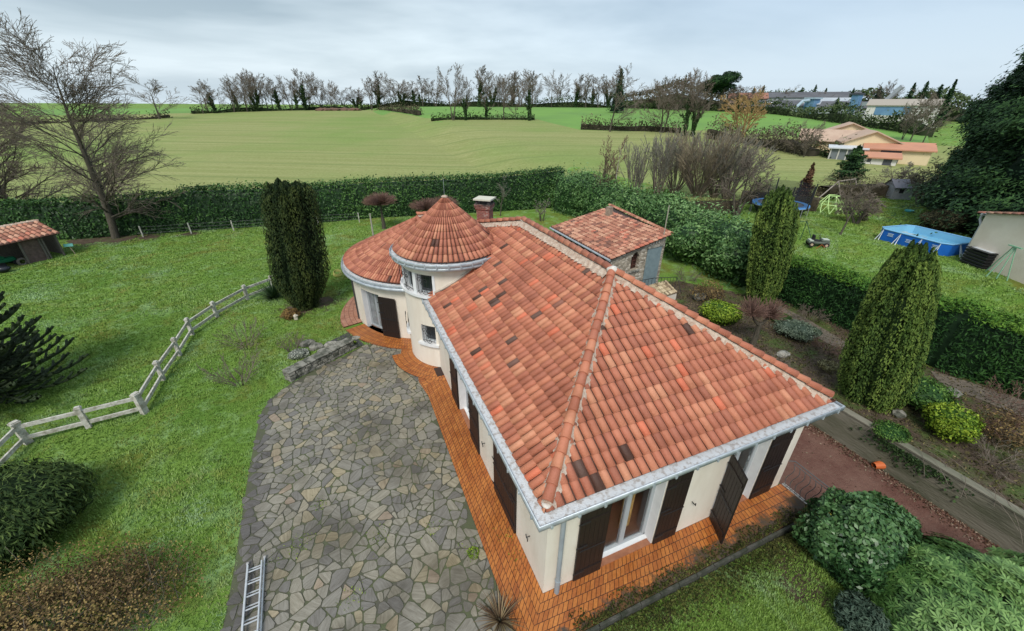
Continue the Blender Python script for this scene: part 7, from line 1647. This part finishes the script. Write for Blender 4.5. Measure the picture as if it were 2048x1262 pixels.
row = [(310, 190, 150, 92, 'r1'), (402, 210, 165, 50, 'r0'), (428, 212, 170, 40, 't1'), (465, 215, 160, 38, 't0'), (492, 215, 145, 46, 'r2'), (512, 218, 152, 34, 't3'), (535, 220, 155, 36, 't2'), (558, 222, 162, 34, 't1'), (582, 222, 158, 34, 't0'), (610, 222, 147, 42, 't1'), (632, 224, 154, 34, 'r1'), (662, 226, 166, 34, 'r2'), (690, 232, 182, 30, 't2'), (712, 232, 178, 34, 't3')]
for k, (u, D, vt, wp, key) in enumerate(row): put(key, u, D, vt, wp, 'bare tree on the left field crest, %s of the row counted from the left' % ORD[k], 'bare trees on the left field crest')
for k, (u, D, vt, wp, key) in enumerate(row): put(['t0', 't2', 'r0', 't1', 'r2'][k % 5], u+11, D+14, vt+4+(k*7) % 9, wp*.8, 'slimmer bare tree in the back row on the left field crest, %s from the left' % ORD[k], 'back row of bare trees on the left crest') if k else None
row = [(742, 225, 160, 38, 't0'), (758, 225, 150, 36, 't1'), (784, 225, 149, 42, 'r0'), (806, 225, 165, 34, 't3'), (830, 225, 166, 28, 't1'), (846, 225, 157, 34, 't2'), (872, 225, 164, 38, 't0'), (958, 205, 139, 40, 't1'), (985, 205, 152, 34, 't3'), (1012, 205, 149, 44, 'r2'), (1040, 205, 150, 40, 't0'), (1064, 205, 148, 38, 't2'), (1103, 205, 146, 44, 'r1'), (1150, 210, 156, 36, 't1'), (1172, 210, 153, 36, 't0'), (1196, 210, 155, 38, 't2'), (1216, 210, 158, 34, 't3')]
for k, (u, D, vt, wp, key) in enumerate(row): put(key, u, D, vt, wp, 'bare tree on the middle skyline, %s counted from the left' % ORD[k], 'bare trees on the middle skyline')
for k, (u, D, vt, wp, key) in enumerate(row): put(['t2', 'r0', 't0', 'r2', 't1'][k % 5], u+12, D+12, vt+3+(k*5) % 11, wp*.85, 'slimmer bare tree behind the middle skyline row, %s from the left' % ORD[k], 'back row of bare trees on the middle skyline')
row = [(905, 128, 139, 46, 't0'), (930, 128, 160, 30, 't3'), (972, 130, 176, 30, 't1'), (1008, 130, 158, 34, 't2'), (1032, 130, 168, 36, 'r1'), (1060, 128, 150, 38, 't1')]
for k, (u, D, vt, wp, key) in enumerate(row): put(key, u, D, vt, wp, 'tree in the clump between field and meadow, %s from the left' % ORD[k], 'clump of trees between field and meadow')
put('r0', 1225, 103, 148, 110, 'broad round bare willow on the field edge, with a short dark trunk', 'old trees on the field edge')
put('r2', 1333, 105, 158, 92, 'spreading bare oak at the field edge, right of the round willow', 'old trees on the field edge')
put('t1', 1380, 100, 150, 46, 'leaning ivy covered tree at the field edge', 'old trees on the field edge')
put('t3', 1397, 100, 158, 44, 'second ivy covered tree right of the leaning one', 'old trees on the field edge')
row = [(1290, 190, 168, 56, 'r1'), (1318, 195, 160, 50, 't0'), (1352, 190, 162, 54, 'r0'), (1390, 190, 160, 60, 't2'), (1448, 195, 175, 50, 'r2'), (1476, 195, 178, 46, 't1'), (1500, 198, 176, 44, 't0'), (1575, 225, 174, 30, 'r1'), (1652, 225, 184, 40, 'r0'), (1768, 190, 169, 52, 'r2'), (1850, 120, 188, 66, 'r1'), (1878, 118, 192, 60, 'r0'), (1832, 122, 200, 44, 'r2'), (1575, 84, 246, 40, 'r1'), (1618, 82, 248, 44, 'r0'), (1640, 80, 250, 36, 'r2')]
for k, (u, D, vt, wp, key) in enumerate(row): put(key, u, D, vt, wp, 'bare tree in the right background, %s counted in the list of the thicket' % ORD[k] if False else 'bare tree of the right background thicket, %s counted from near the pine' % ORD[k], 'bare trees in the right background')
for k, (u, D, vt, wp, lb) in enumerate([(1235, 170, 139, 54, 'dark spruce tip rising behind the round willow'), (1362, 215, 152, 10, 'thin dark cypress spire on the skyline left of the umbrella pine'), (1500, 215, 176, 30, 'dark fir left of the factory roof'), (1518, 216, 172, 26, 'second dark fir left of the factory roof'), (1594, 235, 176, 24, 'rounded dark fir behind the factory'), (1620, 235, 171, 26, 'pointed dark fir behind the factory'), (1642, 235, 177, 20, 'dark fir just left of the blue silo'), (1696, 215, 178, 26, 'dark fir between the two blue silos'), (1748, 190, 175, 60, 'wide layered dark cedar beside the blue hopper'), (1812, 200, 168, 40, 'dark pine left in the row above the blue building'), (1836, 200, 164, 40, 'dark pine middle in the row above the blue building'), (1866, 195, 170, 40, 'dark pine right in the row above the blue building'), (1890, 160, 162, 26, 'slim dark fir beside the big cypress'), (1672, 170, 196, 34, 'dark green tree in front of the factory sheds')]):
    q = az_(u, D); h_ = Z(q[0], q[1], vt)-q[2]; conifer('far_conifer', q, h_, wp/2/(FPX/DEP(q)), fir_m, lb, seed=400+k, n=900, size=h_*.06, group='dark conifers on the right skyline', power=.9)
# umbrella pine pair
for k, (u, vt, wp) in enumerate([(1418, 150, 44), (1440, 143, 44)]):
    q = az_(u, 195); h_ = Z(q[0], q[1], vt)-q[2]; R = wp/2/(FPX/DEP(q)); e = empty('umbrella_pine', q, ['left dark umbrella pine on the skyline', 'right and taller dark umbrella pine on the skyline'][k], 'tree', 'pair of umbrella pines'); MB().tube([q, q+np.array([0, 0, h_*.8])], [.5, .25], 6).build('trunk', barkm, e)
    P, Nn, B = [], [], []
    for j in range(6):
        a, b_, z = blob(q+np.array([R*.5*math.cos(j*1.3), R*.5*math.sin(j*1.3), h_*(.60+.06*j)]), (R*.7, R*.7, h_*.13), 1300, 40+j, .3, 3); P.append(a); Nn.append(b_); B.append(.5+.3*z)
    leafcloud('foliage', np.vstack(P), np.vstack(Nn), .55, fir_m, e, .5, .6, bias=np.concatenate(B), seed=3)
# golden willow
q = az_(1500, 99); bare('golden_willow', q, Z(q[0], q[1], 184)-q[2], 420, 'golden yellow bare willow at the field edge', [dict(n=10, ang=45, len=.6, nseg=5, wob=.06, trop=.03, start=.15, tl=.8, taper=.3), dict(n=8, ang=35, len=.55, nseg=5, wob=.06, trop=.05, start=.15), dict(n=8, ang=30, len=.6, nseg=4, wob=.06, trop=.02, start=.1), dict(n=0, ang=0, len=0, nseg=3, wob=.06, trop=-.02, start=0)], r0=.28, mt=twigo, tmt=twigo, rmin=.035, stems=3, spread=.5)
# hedgerows
hrw = leafmat('hedgerow_leaf', (.04, .035, .025), (.085, .075, .05), (.15, .13, .08), .9, scale=.2)
hrg = leafmat('green_hedgerow_leaf', (.022, .032, .014), (.05, .075, .03), (.10, .13, .055), .9, scale=.2)
def hr_(name, px, D, w, h, mt_, lb, dens=1.6, size=.8, seed=0):
    pth = []
    for i in range(len(px)-1):
        n_ = max(1, int(abs(px[i+1]-px[i])/45))
        for k in range(n_): u = px[i]+(px[i+1]-px[i])*k/n_; pth.append(az_(u, D[i]+(D[i+1]-D[i])*k/n_))
    pth.append(az_(px[-1], D[-1])); hs = [h*(.85+.30*math.sin(k*1.9+seed)+.2*math.sin(k*4.3)) for k in range(len(pth))]
    hedge(name, pth, w, hs, mt_, lb, dens=dens, size=size, seed=seed, rag=.8, jit=1.0, jitp=.6, ck=.62)
hr_('field_hedgerow', [-60, 60], [190, 190], 3, 2.0, hrw, 'dark hedgerow at the far left behind the lime trees', seed=1)
hr_('field_hedgerow', [60, 290, 330], [192, 192, 196], 3, 1.6, hrw, 'dark brown hedgerow left of the round lone tree', seed=2)
hr_('field_hedgerow', [380, 560, 720], [212, 222, 232], 4, 2.6, hrg, 'dark hedgerow under the left crest trees', seed=3)
hr_('field_hedgerow', [720, 900, 1100, 1270], [230, 228, 212, 214], 5, 3.4, hrg, 'long dark hedgerow along the middle skyline', seed=4)
hr_('field_hedgerow', [760, 800, 838], [205, 175, 152], 2.5, 1.9, hrw, 'short hedge bank slanting down between field and meadow', seed=5, dens=2.5, size=.6)
hr_('field_hedgerow', [860, 1070], [131, 131], 3, 1.5, hrg, 'undergrowth beneath the tree clump between field and meadow', seed=6, dens=3, size=.6)
hr_('field_hedgerow', [1165, 1300, 1370], [108, 108, 106], 3, 2.2, hrw, 'brown thicket hedge under the round willow and the oak', seed=7, dens=3.2, size=.55)
hr_('field_hedgerow', [1430, 1500, 1600, 1660], [98, 95, 86, 82], 4, 3.0, hrw, 'brown thicket along the field edge under the golden willow', seed=8, dens=4, size=.5)
hr_('field_hedgerow', [1640, 1690, 1725], [84, 84, 82], 3, 2.6, hrg, 'dark green garden hedge in front of the yellow bungalow', seed=9, dens=6, size=.4)
hr_('field_hedgerow', [1250, 1400, 1560, 1700, 1880], [205, 200, 190, 160, 135], 5, 3.6, hrg, 'long dark hedge line in front of the factory and the blue building', seed=10, dens=1.8, size=.8)
hr_('woodland_edge', [1240, 1350, 1480], [225, 225, 222], 10, 9.0, hrw, 'dark wood behind the umbrella pines', seed=11, dens=1.2, size=1.2)
hr_('woodland_edge', [1480, 1600, 1780, 1960], [250, 250, 230, 200], 10, 7.0, hrg, 'low dark wood behind the factory sheds', seed=12, dens=1.2, size=1.2)
mb = MB(); q = az_(670, 215)
for k in range(10): p_ = az_(640+k*8, 216); mb.ball((p_[0], p_[1], p_[2]+.2), 2.6, 1, (1.2, 1, .45), .25, k)
tag(mb.build('earth_heap', mat('red_earth', (.16, .085, .06), .95, (.11, .07, .05), scale=.3)), 'long reddish brown heap of earth on the crest of the field', 'earth heap')
# ------------------------------------------------------------------ far buildings
def farhouse(name, u, D, w, dep, hw_, hr2, rz, wm_, rm_, lb, cat='house', gable='x', wins=(), base_v=None, zoff=0):
    if D < 105: w *= .72; dep *= .72; hw_ *= .72; hr2 *= .72; wins = [(x*.72, a*.72, b*.72, c*.72, m) for x, a, b, c, m in wins]
    q = az_(u, D); q[2] += zoff; e = empty(name, q, lb, cat); a = -math.atan2(*(q-CAM)[:2])+rz; ex_, ey_ = np.array([math.cos(a), math.sin(a), 0]), np.array([-math.sin(a), math.cos(a), 0])
    def P(x, y, z): r = q+ex_*x+ey_*y; return (r[0], r[1], q[2]+z)
    m_ = MB(); X, Y = w/2, dep/2; B = -2.0
    if gable == 'x':     # ridge along x
        m_.face([P(-X, -Y, B), P(X, -Y, B), P(X, -Y, hw_), P(-X, -Y, hw_)]); m_.face([P(-X, Y, B), P(X, Y, B), P(X, Y, hw_), P(-X, Y, hw_)])
        for s_ in (-1, 1): m_.face([P(s_*X, -Y, B), P(s_*X, Y, B), P(s_*X, Y, hw_), P(s_*X, 0, hw_+hr2), P(s_*X, -Y, hw_)])
    else:
        m_.face([P(-X, -Y, B), P(-X, Y, B), P(-X, Y, hw_), P(-X, -Y, hw_)]); m_.face([P(X, -Y, B), P(X, Y, B), P(X, Y, hw_), P(X, -Y, hw_)])
        for s_ in (-1, 1): m_.face([P(-X, s_*Y, B), P(X, s_*Y, B), P(X, s_*Y, hw_), P(0, s_*Y, hw_+hr2), P(-X, s_*Y, hw_)])
    m_.build('wall', wm_, e); m_ = MB(); o = .4; k = hr2/(Y if gable == 'x' else X)*o
    for s_ in (-1, 1):
        if gable == 'x': f = [P(-X-o, s_*(Y+o), hw_-k+.05), P(X+o, s_*(Y+o), hw_-k+.05), P(X+o, 0, hw_+hr2+.05), P(-X-o, 0, hw_+hr2+.05)]
        else: f = [P(s_*(X+o), -Y-o, hw_-k+.05), P(s_*(X+o), Y+o, hw_-k+.05), P(0, Y+o, hw_+hr2+.05), P(0, -Y-o, hw_+hr2+.05)]
        m_.face(f); m_.face([(p_[0], p_[1], p_[2]-.16) for p_ in f[::-1]])
        for i in range(4): m_.face([f[i-1], f[i], (f[i][0], f[i][1], f[i][2]-.16), (f[i-1][0], f[i-1][1], f[i-1][2]-.16)])
    m_.build('roof', rm_, e)
    for (x, z0, z1, ww, mt_) in wins:
        m_ = MB(); m_.face([P(x-ww/2, -Y-.03, z0), P(x+ww/2, -Y-.03, z0), P(x+ww/2, -Y-.03, z1), P(x-ww/2, -Y-.03, z1)]); nm_ = 'window' if z0 > .3 else 'door'; m_.build(nm_, mt_, e)
    return e, P
yel = mat('yellow_render', (.68, .56, .36), .9, (.62, .50, .32), scale=.5); whr = mat('white_render', (.62, .60, .57), .9); dgy = mat('dark_grey_door', (.06, .065, .08), .5); tan_ = mat('tan_far_roof', (.42, .29, .22), .9, (.50, .37, .28), scale=.6); org = mat('orange_far_roof', (.50, .24, .15), .9, (.43, .21, .14), scale=.6)
brw = mat('brown_shutter', (.28, .17, .08), .7)
farhouse('bungalow', 1690, 90, 12.5, 8, 2.9, 1.9, .05, yel, tan_, 'long low wing of the yellow bungalow with a pale brown roof', wins=[(-2.5, 1.2, 2.2, .9, brw)])
farhouse('bungalow', 1715, 94, 9, 8, 4.3, 1.8, .1, yel, tan_, 'rear gable of the yellow bungalow rising above its long wing', gable='y')
farhouse('bungalow', 1762, 86, 9.2, 9, 3.9, 2.0, .2, yel, tan_, 'yellow gabled house between the grey garden room and the white annexe', gable='y', wins=[(-1.7, 2.0, 2.9, .7, brw), (1.6, 2.0, 2.9, .7, brw)], zoff=-.3)
farhouse('annexe', 1797, 80, 5.6, 3.5, 1.9, .6, .15, whr, org, 'small white annexe with an orange roof in front of the yellow house', wins=[(1.4, .1, 1.9, 1.3, dgy), (-1.4, .8, 1.5, .6, dgy)], zoff=-.2)
farhouse('garage', 1828, 84, 10, 6, 2.8, 1.0, .15, yel, org, 'yellow and white garage wing with a dark grey door and an orange roof', wins=[(-1.0, .05, 2.5, 3.2, dgy)])
e, P = farhouse('garden_room', 1726, 82, 5.6, 3.4, 2.5, .3, .1, mat('smoked_glass_wall', (.16, .18, .20), .2), mat('pale_canopy', (.55, .57, .60), .5), 'grey glazed garden room under a pale canopy on the yellow bungalow', cat='garden room')
for x in (-2.0, -1.0, 0, 1.0, 2.0): m_ = MB(); m_.box(P(x, -1.3, .8), (.12, .12, 1.6)); m_.build('post', whr, e)
# factory sheds
slate = mat('grey_slate_roof', (.085, .085, .095), .8, (.12, .12, .13), scale=.2); metal_ = mat('pale_metal_sheet', (.42, .45, .48), .5, (.33, .36, .40), scale=.3); bl = mat('faded_blue_steel', (.10, .21, .36), .6, (.15, .28, .42), scale=.5); lbl = mat('pale_blue_steel', (.34, .44, .50), .5)
e, P = farhouse('factory', 1590, 205, 32, 16, 2.2, 1.9, .0, metal_, slate, 'long grey roofed factory shed on the skyline, the front one', cat='factory')
for x in (-9, 3): m_ = MB(); m_.face([P(x-1.6, -4.5, 3.15), P(x+1.6, -4.5, 3.15), P(x+1.6, -3.2, 3.46), P(x-1.6, -3.2, 3.46)]); m_.build('skylight', white, e)
for x in (-14, -11, -7, -4, 0): m_ = MB(); m_.box(P(x, -9.2, .9), (1.9, .8, 1.4), bev=.3); m_.build('white_tank', white, e)
farhouse('factory', 1588, 228, 42, 16, 4.6, 2.0, .0, metal_, slate, 'long grey roofed factory shed on the skyline, the rear one', cat='factory')
farhouse('old_barn', 1490, 215, 14, 10, 4.2, 2.0, .1, mat('pinkish_wall', (.34, .24, .20), .9), mat('old_barn_roof', (.30, .14, .10), .9), 'old reddish barn half hidden behind the golden willow', cat='barn')
farhouse('shed_roof', 1660, 200, 12, 10, 3.4, 2.0, .1, metal_, metal_, 'pale metal shed right of the blue silo', cat='shed')
farhouse('shed_roof', 1716, 190, 20, 10, 3.0, 1.8, -.05, metal_, slate, 'low grey shed under the conveyor', cat='shed')
farhouse('warehouse', 1812, 175, 17, 12, 4.6, 1.5, .0, whr, mat('beige_far_roof', (.36, .32, .27), .9), 'pale warehouse with a big blue panel door', cat='warehouse', wins=[(-2.5, 1.9, 4.1, 8, bl), (-7.3, .2, 2.2, 2, white)])
for nm_, u, vt, D, wpx, lb in (('hopper', 1622, 196, 195, 18, 'blue steel hopper with a curved pipe beside the factory'), ('silo', 1708, 187, 185, 13, 'tall faded blue silo with a flat black top')):
    q = az_(u, D); h_ = Z(q[0], q[1], vt)-q[2]; s_ = wpx/(FPX/DEP(q)); e = empty(nm_, q, lb, 'silo'); m_ = MB(); m_.box(q+np.array([0, 0, h_*.72]), (s_, s_, h_*.5)); m_.build('body', bl, e)
    m_ = MB(); m_.lathe(q+np.array([0, 0, h_*.25]), [(s_*.15, 0), (s_*.6, h_*.22)], 4, 0); m_.build('cone', lbl, e); m_ = MB(); m_.box(q+np.array([0, 0, h_*.985]), (s_*1.25, s_*1.25, .5)); m_.build('top', lbl if nm_ == 'hopper' else dgy, e)
    for sx in (-.4, .4):
        for sy in (-.4, .4): m_ = MB(); m_.box(q+np.array([sx*s_, sy*s_, h_*.25]), (.3, .3, h_*.5+2)); m_.build('leg', bl, e)
    if nm_ == 'hopper': m_ = MB(); m_.tube([q+np.array([-s_*.6, 0, h_*.85]), q+np.array([-s_*1.6, 0, h_*.8]), q+np.array([-s_*2.2, 0, h_*.5]), q+np.array([-s_*2.4, 0, .3])], .5, 8); m_.build('pipe', lbl, e)
q0, q1 = az_(1725, 183), az_(1765, 178); m_ = MB(); m_.bar(q0+np.array([0, 0, 4.2]), q1+np.array([0, 0, 5]), 1.0, 1.0); m_.bar(q1+np.array([0, 0, 5]), az_(1790, 176)+np.array([0, 0, 9.4]), 1.0, 1.0); m_.bar(q0-np.array([0, 0, 1]), q0+np.array([0, 0, 4.2]), .5, .5); tag(m_.build('conveyor', metal_), 'long grey inclined conveyor rising to the blue fronted warehouse', 'conveyor')

# ------------------------------------------------------------------ one mesh per piece
def split_loose(o):
    bm = bmesh.new(); bm.from_mesh(o.data); bm.verts.ensure_lookup_table(); seen = {}; n = 0
    for v in bm.verts:
        if v.index in seen: continue
        st_ = [v]; seen[v.index] = n
        while st_:
            a = st_.pop()
            for e in a.link_edges:
                b = e.other_vert(a)
                if b.index not in seen: seen[b.index] = n; st_.append(b)
        n += 1
    if n < 2: bm.free(); return
    for k in range(n):
        b2 = bm.copy(); b2.verts.ensure_lookup_table(); bmesh.ops.delete(b2, geom=[v for v in b2.verts if seen[v.index] != k], context='VERTS')
        me = bpy.data.meshes.new(o.name.split('.')[0]); b2.to_mesh(me); b2.free()
        for m_ in o.data.materials: me.materials.append(m_)
        if k == 0: first = me
        else:
            d = bpy.data.objects.new(o.name.split('.')[0], me); C.objects.link(d); d.parent = o.parent; d.matrix_local = o.matrix_local.copy()
    o.data = first; bm.free()
for o in list(bpy.data.objects):
    if o.type == 'MESH' and o.name.split('.')[0] in ('reveal', 'mortar_cap', 'hinge', 'gutter_bracket', 'glazing_bar', 'printed_marks', 'vent_tiles') and o.parent: split_loose(o)
